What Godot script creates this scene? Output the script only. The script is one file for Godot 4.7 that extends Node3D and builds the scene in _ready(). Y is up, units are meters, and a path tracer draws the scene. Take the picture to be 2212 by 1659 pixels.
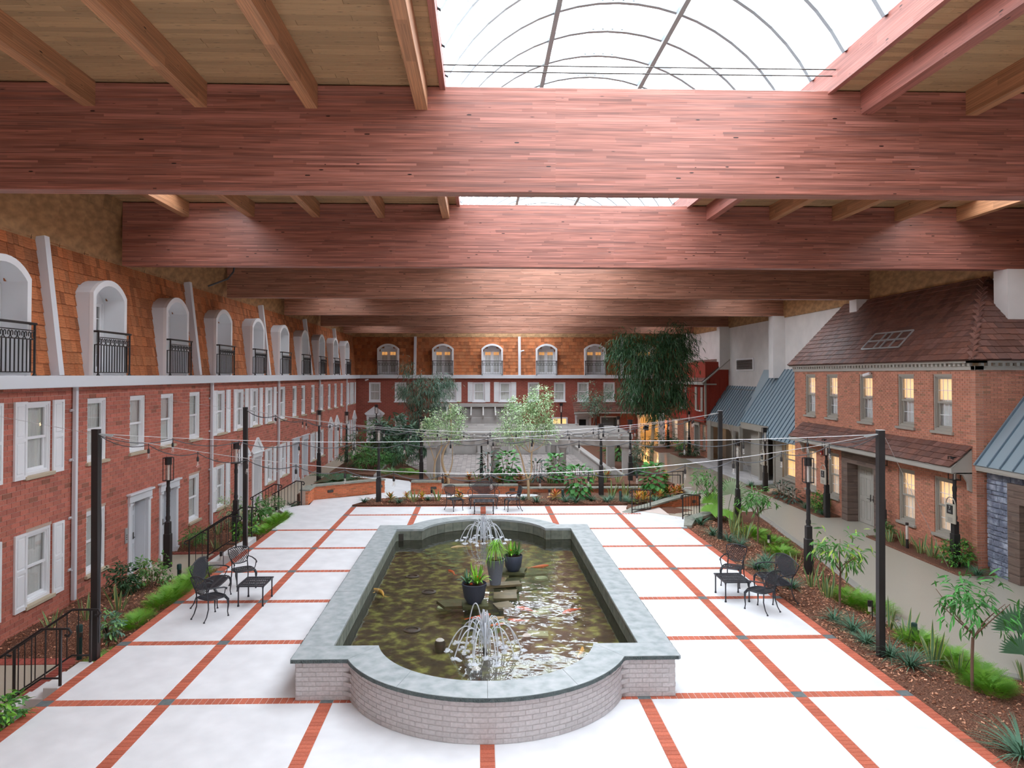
extends Node3D
# An atrium: a white paved court with a raised fish pond under timber beams and a vaulted skylight.
# Metres, y up; the court's paving is y = 0 and the camera looks along -z.

const S := 2.48            # one paving bay
const X0 := 0.0945         # middle brick line
const Z0 := -11.41         # first brick cross line in view
const XL := -6.72
const XR := 6.76
const ZE := -27.96
const WL := -9.95          # face of the long brick wall on the left
const WR := 13.55          # face of the brick house on the right
const WB := -58.0          # face of the far wall
const YL := -0.7           # lower ground on the left
const YR := -0.3           # lower ground on the right
const BEAMS := [4.75, -3.65, -12.1, -20.55, -28.95, -37.35, -45.75, -53.3]
const BB := 8.14           # underside of the beams
const CE := 9.93           # underside of the roof boards
const SKX0 := -0.63
const SKX1 := 5.96
const ORD := ["nearest", "second", "third", "fourth", "fifth", "sixth", "seventh", "eighth", "ninth", "tenth", "eleventh", "twelfth", "thirteenth", "fourteenth", "fifteenth", "sixteenth", "seventeenth", "eighteenth", "nineteenth", "twentieth"]

var rng := RandomNumberGenerator.new()
var M := {}
var cam_at := Vector3(0, 5.0716, 0)

class Geo:
	var v := PackedVector3Array()
	var n := PackedVector3Array()
	var u := PackedVector2Array()
	var c := PackedColorArray()
	var tint := Color.WHITE
	var uo := Vector2.ZERO
	func tri(a: Vector3, b: Vector3, d: Vector3, na: Vector3, nb: Vector3, nd: Vector3, ua := Vector2.ZERO, ub := Vector2.ZERO, ud := Vector2.ZERO):
		if (b - a).cross(d - a).dot(na + nb + nd) > 0.0:
			v.append(a); v.append(d); v.append(b)
			n.append(na); n.append(nd); n.append(nb)
			u.append(ua); u.append(ud); u.append(ub)
		else:
			v.append(a); v.append(b); v.append(d)
			n.append(na); n.append(nb); n.append(nd)
			u.append(ua); u.append(ub); u.append(ud)
		c.append(tint); c.append(tint); c.append(tint)
	func quad(a: Vector3, b: Vector3, d: Vector3, e: Vector3, nn := Vector3.ZERO, size := Vector2.ONE, long_u := false):
		if nn == Vector3.ZERO:
			nn = (b - a).cross(d - a).normalized()
		var w := size.x
		var h := size.y
		if long_u and h > w:
			tri(a, b, d, nn, nn, nn, uo, uo + Vector2(0, w), uo + Vector2(h, w))
			tri(a, d, e, nn, nn, nn, uo, uo + Vector2(h, w), uo + Vector2(h, 0))
		else:
			tri(a, b, d, nn, nn, nn, uo, uo + Vector2(w, 0), uo + Vector2(w, h))
			tri(a, d, e, nn, nn, nn, uo, uo + Vector2(w, h), uo + Vector2(0, h))
	func box(o: Vector3, s: Vector3, b := Basis.IDENTITY, bev := 0.0):
		var h := s * 0.5
		if bev <= 0.0:
			for ax in 3:
				for sg in [-1.0, 1.0]:
					var p := Vector3.ZERO
					p[ax] = h[ax] * sg
					var i := (ax + 1) % 3
					var j := (ax + 2) % 3
					var e1 := Vector3.ZERO
					e1[i] = h[i]
					var e2 := Vector3.ZERO
					e2[j] = h[j]
					var nn := Vector3.ZERO
					nn[ax] = sg
					quad(o + b * (p - e1 - e2), o + b * (p + e1 - e2), o + b * (p + e1 + e2), o + b * (p - e1 + e2), (b * nn).normalized(), Vector2(s[i], s[j]), true)
			return
		# chamfered: six faces, twelve edge strips, eight corners
		var k := h - Vector3.ONE * bev
		for ax in 3:
			var i := (ax + 1) % 3
			var j := (ax + 2) % 3
			for sg in [-1.0, 1.0]:
				var nn := Vector3.ZERO
				nn[ax] = sg
				var q := []
				for t in [[-1, -1], [1, -1], [1, 1], [-1, 1]]:
					var p := Vector3.ZERO
					p[ax] = h[ax] * sg
					p[i] = k[i] * t[0]
					p[j] = k[j] * t[1]
					q.append(o + b * p)
				quad(q[0], q[1], q[2], q[3], (b * nn).normalized(), Vector2(2 * k[i], 2 * k[j]), true)
			for si in [-1.0, 1.0]:
				for sj in [-1.0, 1.0]:
					var n2 := Vector3.ZERO
					n2[i] = si
					n2[j] = sj
					var pa := Vector3.ZERO
					pa[ax] = -k[ax]; pa[i] = h[i] * si; pa[j] = k[j] * sj
					var pb := pa
					pb[ax] = k[ax]
					var pd := Vector3.ZERO
					pd[ax] = k[ax]; pd[i] = k[i] * si; pd[j] = h[j] * sj
					var pe := pd
					pe[ax] = -k[ax]
					quad(o + b * pa, o + b * pb, o + b * pd, o + b * pe, (b * n2).normalized(), Vector2(s[ax], bev))
		for sx in [-1.0, 1.0]:
			for sy in [-1.0, 1.0]:
				for sz in [-1.0, 1.0]:
					var n3 := (b * Vector3(sx, sy, sz)).normalized()
					tri(o + b * Vector3(h.x * sx, k.y * sy, k.z * sz), o + b * Vector3(k.x * sx, h.y * sy, k.z * sz), o + b * Vector3(k.x * sx, k.y * sy, h.z * sz), n3, n3, n3)
	func mm(a: Vector3, b: Vector3, bev := 0.0):   # box from corner to corner
		box((a + b) * 0.5, (b - a).abs(), Basis.IDENTITY, bev)
	func bar(a: Vector3, b: Vector3, w: float, h := -1.0, up := Vector3.UP):   # a square bar from a to b
		var d := b - a
		var z := d.normalized()
		if absf(z.dot(up)) > 0.98:
			up = Vector3.RIGHT if absf(z.x) < 0.9 else Vector3.BACK
		var x := up.cross(z).normalized()
		var y := z.cross(x)
		box((a + b) * 0.5, Vector3(w, h if h > 0.0 else w, d.length()), Basis(x, y, z))
	func tube(p: Array, r, k := 8, cap := true):   # r is a number or a list
		var prev := []
		var m := p.size()
		var x := Vector3.ZERO
		for i in m:
			var t: Vector3 = ((p[mini(i + 1, m - 1)] as Vector3) - (p[maxi(i - 1, 0)] as Vector3)).normalized()
			if x == Vector3.ZERO:
				x = t.cross(Vector3.UP if absf(t.y) < 0.9 else Vector3.RIGHT).normalized()
			x = (x - t * t.dot(x)).normalized()
			var y := t.cross(x)
			var rr: float = r[i] if r is Array else r
			var ring := []
			for j in k:
				var a := TAU * j / k
				var d := x * cos(a) + y * sin(a)
				ring.append([p[i] + d * rr, d])
			if i > 0:
				for j in k:
					var q := (j + 1) % k
					var a0 = prev[j]; var a1 = prev[q]; var b0 = ring[j]; var b1 = ring[q]
					tri(a0[0], a1[0], b1[0], a0[1], a1[1], b1[1])
					tri(a0[0], b1[0], b0[0], a0[1], b1[1], b0[1])
			if cap and (i == 0 or i == m - 1):
				var nn := -t if i == 0 else t
				for j in k:
					tri(p[i], ring[j][0], ring[(j + 1) % k][0], nn, nn, nn)
			prev = ring
	func lathe(pr: Array, k := 16, o := Vector3.ZERO, b := Basis.IDENTITY, sharp := 0.6):   # profile of Vector2(radius, height)
		var m := pr.size()
		for i in m - 1:
			var p0: Vector2 = pr[i]
			var p1: Vector2 = pr[i + 1]
			var d := (p1 - p0).normalized()
			var nf := Vector2(d.y, -d.x)
			var n0 := nf
			var n1 := nf
			if i > 0:
				var e: Vector2 = (p0 - (pr[i - 1] as Vector2)).normalized()
				if e.dot(d) > sharp:
					n0 = (nf + Vector2(e.y, -e.x)).normalized()
			if i < m - 2:
				var e2: Vector2 = ((pr[i + 2] as Vector2) - p1).normalized()
				if e2.dot(d) > sharp:
					n1 = (nf + Vector2(e2.y, -e2.x)).normalized()
			for j in k:
				var a := TAU * j / k
				var a2 := TAU * (j + 1) / k
				var c0 := Vector3(cos(a), 0, sin(a))
				var c1 := Vector3(cos(a2), 0, sin(a2))
				var A := o + b * (c0 * p0.x + Vector3.UP * p0.y)
				var B := o + b * (c1 * p0.x + Vector3.UP * p0.y)
				var C := o + b * (c1 * p1.x + Vector3.UP * p1.y)
				var D := o + b * (c0 * p1.x + Vector3.UP * p1.y)
				var nA := b * (c0 * n0.x + Vector3.UP * n0.y)
				var nB := b * (c1 * n0.x + Vector3.UP * n0.y)
				var nC := b * (c1 * n1.x + Vector3.UP * n1.y)
				var nD := b * (c0 * n1.x + Vector3.UP * n1.y)
				if p0.x > 1e-5:
					tri(A, B, C, nA, nB, nC)
				if p1.x > 1e-5:
					tri(A, C, D, nA, nC, nD)
	func prism(poly: PackedVector2Array, depth: float, t := Transform3D.IDENTITY):   # polygon in t's xy plane pushed out along t's z
		var ix := Geometry2D.triangulate_polygon(poly)
		var z := t.basis.z.normalized()
		var o := t.basis.z * depth
		for i in range(0, ix.size(), 3):
			var a := poly[ix[i]]; var b := poly[ix[i + 1]]; var d := poly[ix[i + 2]]
			var A := t * Vector3(a.x, a.y, 0); var B := t * Vector3(b.x, b.y, 0); var D := t * Vector3(d.x, d.y, 0)
			tri(A, B, D, -z, -z, -z, a, b, d)
			tri(A + o, B + o, D + o, z, z, z, a, b, d)
		var ccw := not Geometry2D.is_polygon_clockwise(poly)
		for i in poly.size():
			var p := poly[i]
			var q := poly[(i + 1) % poly.size()]
			var e := q - p
			var n2 := Vector2(e.y, -e.x).normalized() * (1.0 if ccw else -1.0)
			var A := t * Vector3(p.x, p.y, 0); var B := t * Vector3(q.x, q.y, 0)
			quad(A, B, B + o, A + o, (t.basis * Vector3(n2.x, n2.y, 0)).normalized(), Vector2(e.length(), depth))
	func ribbon(p: Array, w: Array, side: Vector3, nrm: Array, mid := 0.0, ce := Color.WHITE, cm := Color.WHITE):   # a leaf: two strips either side of the rib p, folded by mid
		var m := p.size()
		for i in m - 1:
			for sg in [-1.0, 1.0]:
				var a: Vector3 = p[i]; var b: Vector3 = p[i + 1]
				var a2: Vector3 = a + side * sg * w[i] + nrm[i] * mid * w[i]
				var b2: Vector3 = b + side * sg * w[i + 1] + nrm[i + 1] * mid * w[i + 1]
				var na: Vector3 = (nrm[i] - side * sg * mid).normalized()
				var nb: Vector3 = (nrm[i + 1] - side * sg * mid).normalized()
				var k := c.size()
				tri(a, a2, b2, na, na, nb)
				tri(a, b2, b, na, nb, nb)
				for q in range(k, c.size()):
					var isedge := (v[q] - a2).length_squared() < 1e-10 or (v[q] - b2).length_squared() < 1e-10
					c[q] = tint * (ce if isedge else cm)
	func mesh() -> ArrayMesh:
		var a := []
		a.resize(Mesh.ARRAY_MAX)
		a[Mesh.ARRAY_VERTEX] = v
		a[Mesh.ARRAY_NORMAL] = n
		a[Mesh.ARRAY_TEX_UV] = u
		a[Mesh.ARRAY_COLOR] = c
		var m := ArrayMesh.new()
		if v.size():
			m.add_surface_from_arrays(Mesh.PRIMITIVE_TRIANGLES, a)
		return m

func numbered(called: String, parent: Node) -> String:
	var key := "count_" + called
	var k: int = parent.get_meta(key) if parent.has_meta(key) else 0
	parent.set_meta(key, k + 1)
	return called if k == 0 else "%s_%03d" % [called, k]

func tag(o: Node3D, label := "", category := "", group := "", kind := "") -> Node3D:
	if label: o.set_meta("label", label)
	if category: o.set_meta("category", category)
	if group: o.set_meta("group", group)
	if kind: o.set_meta("kind", kind)
	return o

func thing(called: String, label: String, category: String, at := Vector3.ZERO, turn := 0.0, group := "", kind := "") -> Node3D:
	var o := Node3D.new()
	o.name = numbered(called, self)
	add_child(o, true)
	o.position = at
	o.rotation.y = turn
	return tag(o, label, category, group, kind)

func part(called: String, g, m: Material, parent: Node3D, label := "") -> MeshInstance3D:
	var o := MeshInstance3D.new()
	o.name = numbered(called, parent)
	o.mesh = g.mesh() if g is Geo else g
	o.material_override = m
	parent.add_child(o, true)
	if label: o.set_meta("label", label)
	return o

func place(called: String, mesh: Mesh, m: Material, parent: Node3D, t: Transform3D) -> MeshInstance3D:
	var o := part(called, mesh, m, parent)
	o.transform = t
	return o

func copy(src: Node3D, label: String, at: Vector3, turn: float, scale_by := 1.0, group := "") -> Node3D:
	var o: Node3D = src.duplicate()
	var base: String = src.get_meta("kind_name") if src.has_meta("kind_name") else String(src.name).rstrip("0123456789").rstrip("_")
	o.name = numbered(base, self)
	add_child(o, true)
	o.position = at
	o.rotation.y = turn
	o.scale = Vector3.ONE * scale_by
	o.set_meta("label", label)
	if group: o.set_meta("group", group)
	return o

# pieces that can be told apart: the nearest ones as parts, the rest as one part of stuff
func pieces(called: String, many: String, mesh: Mesh, m: Material, list: Array, parent: Node3D, most := 300, tints := []):
	var order := range(list.size())
	if list.size() > most:
		var keyed := []
		for i in list.size():
			keyed.append([((list[i] as Transform3D).origin - cam_at).length_squared(), i])
		keyed.sort()
		order = []
		for k in keyed: order.append(k[1])
	for k in mini(most, order.size()):
		var i: int = order[k]
		var mt: Material = m
		if tints.size(): mt = tone(m, tints[i])
		place(called, mesh, mt, parent, list[i])
	if order.size() > most:
		var mu := MultiMesh.new()
		mu.transform_format = MultiMesh.TRANSFORM_3D
		mu.use_colors = tints.size() > 0
		mu.mesh = mesh
		mu.instance_count = order.size() - most
		for k in range(most, order.size()):
			mu.set_instance_transform(k - most, list[order[k]])
			if tints.size(): mu.set_instance_color(k - most, tints[order[k]])
		var o := MultiMeshInstance3D.new()
		o.name = numbered(many, parent)
		o.multimesh = mu
		o.material_override = m
		o.set_meta("kind", "stuff")
		parent.add_child(o, true)

var tones := {}
func tone(m: Material, c: Color) -> Material:   # the same material in one of a few tones (vertex colours are linear)
	var key := "%s|%.2f|%.2f|%.2f" % [m.resource_name, c.r, c.g, c.b]
	if not tones.has(key):
		var d: StandardMaterial3D = m.duplicate()
		var a: Color = (m as StandardMaterial3D).albedo_color.srgb_to_linear() * c
		a.a = 1.0
		d.albedo_color = a.linear_to_srgb()
		tones[key] = d
	return tones[key]

func mat(called: String, col: Color, rough := 0.8, metal := 0.0, tex: Texture2D = null, scale_by := 1.0, world := false, bump: Texture2D = null, depth := 0.0) -> StandardMaterial3D:
	var m := StandardMaterial3D.new()
	m.resource_name = called
	m.albedo_color = col
	m.roughness = rough
	m.metallic = metal
	m.vertex_color_use_as_albedo = true
	if tex: m.albedo_texture = tex
	if bump:
		m.heightmap_enabled = true
		m.heightmap_texture = bump
		m.heightmap_scale = depth
	if tex or bump:
		m.uv1_scale = Vector3.ONE * scale_by
		if world:
			m.uv1_triplanar = true
			m.uv1_world_triplanar = true
	M[called] = m
	return m

func rgb(r: int, g: int, b: int) -> Color:
	return Color8(r, g, b)

func noise(sd: int, freq: float, cols: Array, size := 512, oct := 4, kind := FastNoiseLite.TYPE_SIMPLEX_SMOOTH) -> NoiseTexture2D:
	var f := FastNoiseLite.new()
	f.seed = sd
	f.frequency = freq
	f.noise_type = kind
	f.fractal_octaves = oct
	var t := NoiseTexture2D.new()
	t.width = size
	t.height = size
	t.seamless = true
	t.noise = f
	var g := Gradient.new()
	g.offsets = PackedFloat32Array()
	g.colors = PackedColorArray()
	var off := PackedFloat32Array()
	var cc := PackedColorArray()
	for k in cols.size():
		off.append(cols[k][0])
		cc.append(cols[k][1])
	g.offsets = off
	g.colors = cc
	t.color_ramp = g
	return t

# wood with the grain along u: strips of a given count, each of random lengths and tones, with streaks, knots and holes
func wood(w: int, h: int, strips: int, base: Color, spread: float, streak: float, knots: int, hole: float, sd: int, seg := 0.4) -> ImageTexture:
	var r := RandomNumberGenerator.new()
	r.seed = sd
	var f := FastNoiseLite.new()
	f.seed = sd
	f.frequency = 0.02
	f.fractal_octaves = 3
	var buf := PackedByteArray()
	buf.resize(w * h * 3)
	var tonev := []
	var rows := []
	for s in strips:
		var cuts := []
		var x := r.randf() * seg * w
		while x < w:
			cuts.append([int(x), r.randfn(0.0, spread), r.randfn(0.0, spread * 0.35)])
			x += (0.35 + r.randf()) * seg * w
		if cuts.is_empty(): cuts.append([0, r.randfn(0.0, spread), 0.0])
		rows.append(cuts)
	var kn := []
	for k in knots:
		kn.append([r.randi() % w, r.randi() % h, r.randf_range(1.0, 3.2), r.randf() < hole])
	for y in h:
		var s := y * strips / h
		var cuts: Array = rows[s]
		var edge := (y * strips % h) < strips
		for x in w:
			var t = cuts[cuts.size() - 1]
			for q in cuts:
				if x >= q[0]: t = q
			var g := f.get_noise_2d(x * 0.22, y * 7.0 + s * 91.0) * streak
			var l: float = 1.0 + t[1] + g
			if edge: l *= 0.93
			var i := (y * w + x) * 3
			buf[i] = clampi(int(base.r * 255.0 * l), 0, 255)
			buf[i + 1] = clampi(int(base.g * 255.0 * (l + t[2] * 0.6)), 0, 255)
			buf[i + 2] = clampi(int(base.b * 255.0 * (l + t[2])), 0, 255)
	for k in kn:
		for dy in range(-4, 5):
			for dx in range(-9, 10):
				var d = Vector2(dx / 2.6, dy).length() / k[2]
				if d < 1.0:
					var px: int = posmod(k[0] + dx, w)
					var py: int = posmod(k[1] + dy, h)
					var i2 := (py * w + px) * 3
					var m: float = 0.12 if k[3] else lerpf(0.45, 1.0, d)
					for q in 3: buf[i2 + q] = int(buf[i2 + q] * m)
	return ImageTexture.create_from_image(Image.create_from_data(w, h, false, Image.FORMAT_RGB8, buf))

func _ready():
	# camera: level-shift lens, a touch of yaw and pitch
	var cam := Camera3D.new()
	cam.name = "camera"
	cam.projection = Camera3D.PROJECTION_FRUSTUM
	cam.near = 0.05
	cam.far = 400.0
	cam.size = 0.05 * 1.06432
	cam.frustum_offset = Vector2(0.05 * 0.015226, -0.05 * 0.030383)
	cam.position = cam_at
	cam.rotation_degrees = Vector3(1.0, -1.613, 0.018)
	add_child(cam)
	cam.current = true
	# an even, bright overcast sky: the only daylight, through the skylights
	var sky := ProceduralSkyMaterial.new()
	sky.sky_top_color = Color(0.93, 0.965, 1.0)
	sky.sky_horizon_color = Color(0.95, 0.97, 1.0)
	sky.ground_bottom_color = Color(0.5, 0.5, 0.5)
	sky.ground_horizon_color = Color(0.8, 0.8, 0.8)
	sky.sky_energy_multiplier = 1.0
	sky.sun_angle_max = 0.0
	var env := Environment.new()
	env.background_mode = Environment.BG_SKY
	env.sky = Sky.new()
	env.sky.sky_material = sky
	env.background_energy_multiplier = 8.0
	env.tonemap_mode = Environment.TONE_MAPPER_LINEAR
	env.tonemap_exposure = 1.0
	env.sdfgi_enabled = true
	env.ssao_enabled = true
	env.ssil_enabled = true
	var we := WorldEnvironment.new()
	we.name = "world"
	we.environment = env
	add_child(we)
	rng.seed = 7
	materials()
	# the large structure
	roof()
	skylight()
	ground()
	paving()
	left_wall()
	far_wall()
	right_wall()
	# the pond
	pond()
	# things
	planters()
	furniture()
	lamps()
	string_lights()
	rails()
	leaves()
	left_plants()
	right_plants()
	middle_plants()
	trees()
	small_things()

func materials():
	var wht := Color.WHITE
	var fine := noise(3, 0.05, [[0.0, rgb(214, 214, 214)], [0.5, rgb(240, 240, 240)], [1.0, wht]], 512, 5)
	var soft := noise(11, 0.008, [[0.0, rgb(240, 240, 240)], [1.0, wht]], 512, 3)
	var speck := noise(5, 0.22, [[0.0, rgb(150, 146, 140)], [0.45, rgb(236, 234, 230)], [1.0, wht]], 512, 3)
	var chip := noise(9, 0.06, [[0.0, rgb(70, 44, 34)], [0.42, rgb(128, 88, 70)], [0.6, rgb(168, 126, 104)], [1.0, rgb(222, 190, 166)]], 512, 4, FastNoiseLite.TYPE_CELLULAR)
	var bumpy := noise(21, 0.06, [[0.0, Color.BLACK], [1.0, wht]], 512, 4, FastNoiseLite.TYPE_CELLULAR)
	var rough_n := noise(23, 0.05, [[0.0, Color.BLACK], [1.0, wht]], 512, 5)
	var slate := noise(13, 0.012, [[0.0, rgb(186, 196, 196)], [0.5, rgb(226, 232, 232)], [1.0, wht]], 512, 5)
	var algae := noise(17, 0.016, [[0.0, rgb(34, 27, 18)], [0.4, rgb(62, 54, 30)], [0.55, rgb(86, 84, 42)], [0.75, rgb(122, 126, 62)], [1.0, rgb(160, 166, 96)]], 1024, 6)
	var ripple := noise(29, 0.012, [[0.0, Color.BLACK], [1.0, wht]], 512, 3)
	var smear := noise(31, 0.01, [[0.0, rgb(120, 126, 140)], [0.45, rgb(150, 156, 172)], [0.7, rgb(192, 198, 210)], [1.0, rgb(240, 244, 250)]], 512, 5)
	var t_beam := wood(1024, 512, 46, Color(0.80, 0.80, 0.80), 0.085, 0.26, 26, 0.6, 5, 0.35)
	var t_plank := wood(512, 128, 1, Color(0.84, 0.84, 0.84), 0.0, 0.10, 16, 0.2, 8, 1.0)
	var t_grain := wood(512, 128, 3, Color(0.84, 0.84, 0.84), 0.05, 0.22, 3, 0.2, 12, 0.8)
	var t_shin := wood(128, 128, 1, Color(0.82, 0.82, 0.82), 0.0, 0.34, 0, 0.0, 15, 1.0)
	# timber (laminations and grain in the texture, tone in the colour)
	mat("beam_wood", rgb(196, 128, 112), 0.36, 0.0, t_beam).uv1_scale = Vector3(0.16, 0.5587, 1)
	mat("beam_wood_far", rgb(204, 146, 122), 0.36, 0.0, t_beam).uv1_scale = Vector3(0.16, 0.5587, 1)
	mat("plank_wood", rgb(206, 166, 122), 0.7, 0.0, t_plank).uv1_scale = Vector3(0.33, 7.0, 1)
	mat("joist_wood", rgb(200, 144, 104), 0.6, 0.0, t_grain).uv1_scale = Vector3(0.3, 2.5, 1)
	mat("curb_wood", rgb(180, 112, 98), 0.5, 0.0, t_grain).uv1_scale = Vector3(0.3, 2.5, 1)
	mat("plywood", rgb(196, 154, 110), 0.7, 0.0, t_grain).uv1_scale = Vector3(0.9, 0.25, 1)
	mat("shingle", rgb(206, 126, 78), 0.85, 0.0, t_shin).uv1_scale = Vector3(1.2, 2.0, 1)
	mat("dark_shingle", rgb(140, 96, 84), 0.55, 0.0, t_shin).uv1_scale = Vector3(1.2, 2.0, 1)
	mat("brown_wood", rgb(132, 112, 102), 0.7, 0.0, t_grain).uv1_scale = Vector3(0.6, 3.0, 1)
	# masonry
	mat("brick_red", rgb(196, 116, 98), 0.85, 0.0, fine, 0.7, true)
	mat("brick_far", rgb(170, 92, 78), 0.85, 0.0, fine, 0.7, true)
	mat("brick_house", rgb(206, 138, 112), 0.85, 0.0, fine, 0.7, true)
	mat("brick_planter", rgb(222, 128, 84), 0.85, 0.0, fine, 0.7, true)
	mat("brick_grey", rgb(206, 200, 200), 0.7, 0.0, fine, 0.7, true)
	mat("brick_paver", rgb(204, 110, 84), 0.8, 0.0, fine, 1.1, true)
	mat("brick_edge", rgb(170, 84, 70), 0.8, 0.0, fine, 1.1, true)
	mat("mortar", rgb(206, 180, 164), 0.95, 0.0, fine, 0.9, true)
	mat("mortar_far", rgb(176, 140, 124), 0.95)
	mat("mortar_grey", rgb(190, 184, 184), 0.9)
	mat("joint", rgb(222, 206, 198), 0.95)
	mat("stone_sill", rgb(200, 184, 160), 0.85, 0.0, fine, 1.5, true)
	mat("bluestone", rgb(188, 192, 194), 0.42, 0.0, slate, 0.5, true)
	mat("bluestone_edge", rgb(104, 114, 114), 0.9, 0.0, slate, 1.2, true, rough_n, 2.0)
	mat("capstone", rgb(166, 164, 152), 0.8, 0.0, slate, 0.8, true)
	mat("grey_paver", rgb(116, 124, 126), 0.7, 0.0, slate, 1.2, true)
	mat("white_paving", rgb(238, 239, 242), 0.62, 0.0, soft, 0.35, true)
	mat("white_step", rgb(226, 226, 226), 0.7, 0.0, soft, 0.5, true)
	mat("concrete", rgb(198, 188, 170), 0.6, 0.0, speck, 0.9, true)
	mat("aggregate", rgb(194, 190, 178), 0.35, 0.0, speck, 1.4, true)
	mat("wet_concrete", rgb(176, 168, 152), 0.16, 0.0, soft, 0.3, true)
	mat("kerb", rgb(170, 168, 162), 0.7, 0.0, speck, 1.2, true)
	mat("grey_tile", rgb(176, 168, 164), 0.6, 0.0, fine, 0.8, true)
	mat("pale_tile", rgb(206, 202, 202), 0.5, 0.0, fine, 0.8, true)
	mat("whitewash", rgb(214, 218, 228), 0.8, 0.0, smear, 0.45, true, rough_n, 3.0)
	mat("mulch", rgb(214, 200, 190), 1.0, 0.0, chip, 1.3, true, bumpy, 3.0)
	mat("chips", rgb(168, 122, 98), 1.0)
	mat("soil", rgb(84, 58, 44), 1.0, 0.0, chip, 4.0, true)
	mat("algae", rgb(250, 244, 230), 0.9, 0.0, algae, 0.16, true)
	mat("pond_wall", rgb(132, 134, 122), 0.8, 0.0, slate, 0.7, true)
	mat("pond_wall_low", rgb(70, 76, 40), 0.9, 0.0, algae, 0.3, true)
	mat("wet_slab", rgb(120, 104, 74), 0.5, 0.0, slate, 0.6, true)
	mat("sunk_slab", rgb(84, 84, 50), 0.8, 0.0, slate, 0.6, true)
	mat("pale_slab", rgb(176, 184, 136), 0.8, 0.0, slate, 0.6, true)
	# paint and metal
	mat("white_paint", rgb(234, 235, 238), 0.45)
	mat("white_wall", rgb(230, 226, 224), 0.8, 0.0, soft, 0.2, true)
	mat("ledge_paint", rgb(218, 221, 227), 0.5)
	mat("grey_paint", rgb(176, 172, 164), 0.5)
	mat("taupe_paint", rgb(164, 158, 148), 0.55)
	mat("siding", rgb(166, 160, 150), 0.65)
	mat("pergola", rgb(188, 184, 180), 0.6, 0.0, soft, 0.4, true)
	mat("barn_red", rgb(172, 62, 44), 0.7, 0.0, fine, 0.5, true)
	mat("roof_metal", rgb(150, 168, 178), 0.4, 0.25)
	mat("seam_metal", rgb(112, 132, 146), 0.45, 0.25)
	mat("black_metal", rgb(46, 44, 45), 0.42, 0.1)
	mat("iron", rgb(58, 60, 66), 0.38, 0.35)
	mat("bronze", rgb(74, 70, 66), 0.4, 0.3)
	mat("green_metal", rgb(42, 74, 72), 0.4, 0.1)
	mat("steel", rgb(196, 202, 204), 0.35, 0.5)
	mat("wire", rgb(226, 226, 228), 0.35, 0.4)
	mat("cable", rgb(92, 94, 98), 0.7)
	mat("rib_metal", rgb(150, 160, 166), 0.4, 0.3)
	mat("red_plastic", rgb(206, 44, 40), 0.4)
	mat("pot_grey", rgb(128, 134, 148), 0.75, 0.0, fine, 2.0, true)
	mat("pot_dark", rgb(66, 74, 92), 0.55, 0.0, fine, 2.0, true)
	mat("sign_face", rgb(186, 180, 166), 0.5)
	mat("sign_dark", rgb(44, 44, 44), 0.6)
	mat("letter", rgb(226, 226, 224), 0.6)
	mat("dark_room", rgb(30, 30, 32), 0.9)
	mat("curtain", rgb(206, 208, 204), 0.9)
	mat("blind", rgb(214, 216, 214), 0.9)
	mat("bark_pale", rgb(206, 178, 142), 0.85, 0.0, fine, 3.0, true)
	mat("bark_brown", rgb(138, 108, 92), 0.9, 0.0, fine, 3.0, true)
	mat("bark_dark", rgb(88, 74, 62), 0.9, 0.0, fine, 3.0, true)
	mat("stone", rgb(206, 176, 152), 0.8, 0.0, fine, 2.0, true)
	mat("koi_orange", rgb(232, 96, 44), 0.45)
	mat("koi_gold", rgb(222, 170, 74), 0.45)
	mat("koi_pale", rgb(206, 170, 120), 0.45)
	mat("lamp_lens", rgb(216, 210, 202), 0.5)
	# leaves let some light through
	for l in [["leaf_dark", rgb(58, 96, 62)], ["leaf_mid", rgb(84, 136, 68)], ["leaf_fresh", rgb(122, 176, 58)], ["leaf_blue", rgb(92, 132, 108)], ["leaf_pale", rgb(176, 198, 160)], ["leaf_rubber", rgb(54, 78, 66)], ["leaf_color", rgb(238, 238, 238)], ["leaf_fig", rgb(72, 138, 66)], ["leaf_grey", rgb(96, 126, 110)]]:
		var m := mat(l[0], l[1], 0.5)
		m.backlight_enabled = true
		m.backlight = Color(0.35, 0.4, 0.25)
	# glass and water
	var gl := mat("glass", Color(1, 1, 1, 0.04), 0.02)
	gl.transparency = BaseMaterial3D.TRANSPARENCY_ALPHA
	var sk := mat("skylight_glass", Color(1, 1, 1, 0.03), 0.05)
	sk.transparency = BaseMaterial3D.TRANSPARENCY_ALPHA
	var wt := mat("water", Color(0.30, 0.31, 0.20, 0.10), 0.03)
	wt.transparency = BaseMaterial3D.TRANSPARENCY_ALPHA
	wt.uv1_scale = Vector3.ONE * 0.35
	wt.uv1_triplanar = true
	wt.uv1_world_triplanar = true
	wt.heightmap_enabled = true
	wt.heightmap_texture = ripple
	wt.heightmap_scale = 0.45
	var jt := mat("spray", Color(0.93, 0.95, 0.98, 0.55), 0.5)
	jt.transparency = BaseMaterial3D.TRANSPARENCY_ALPHA
	var fm := mat("foam", Color(0.93, 0.95, 0.98, 0.4), 0.6)
	fm.transparency = BaseMaterial3D.TRANSPARENCY_ALPHA
	# things that give light
	for e in [["lit_blind", rgb(255, 214, 158), 0.85], ["lit_blind_soft", rgb(226, 200, 172), 0.42], ["lit_window", rgb(255, 208, 140), 0.95], ["lit_hall", rgb(255, 190, 110), 0.5]]:
		var m := mat(e[0], e[1], 0.9)
		m.emission_enabled = true
		m.emission = e[1]
		m.emission_energy_multiplier = e[2]

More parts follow.
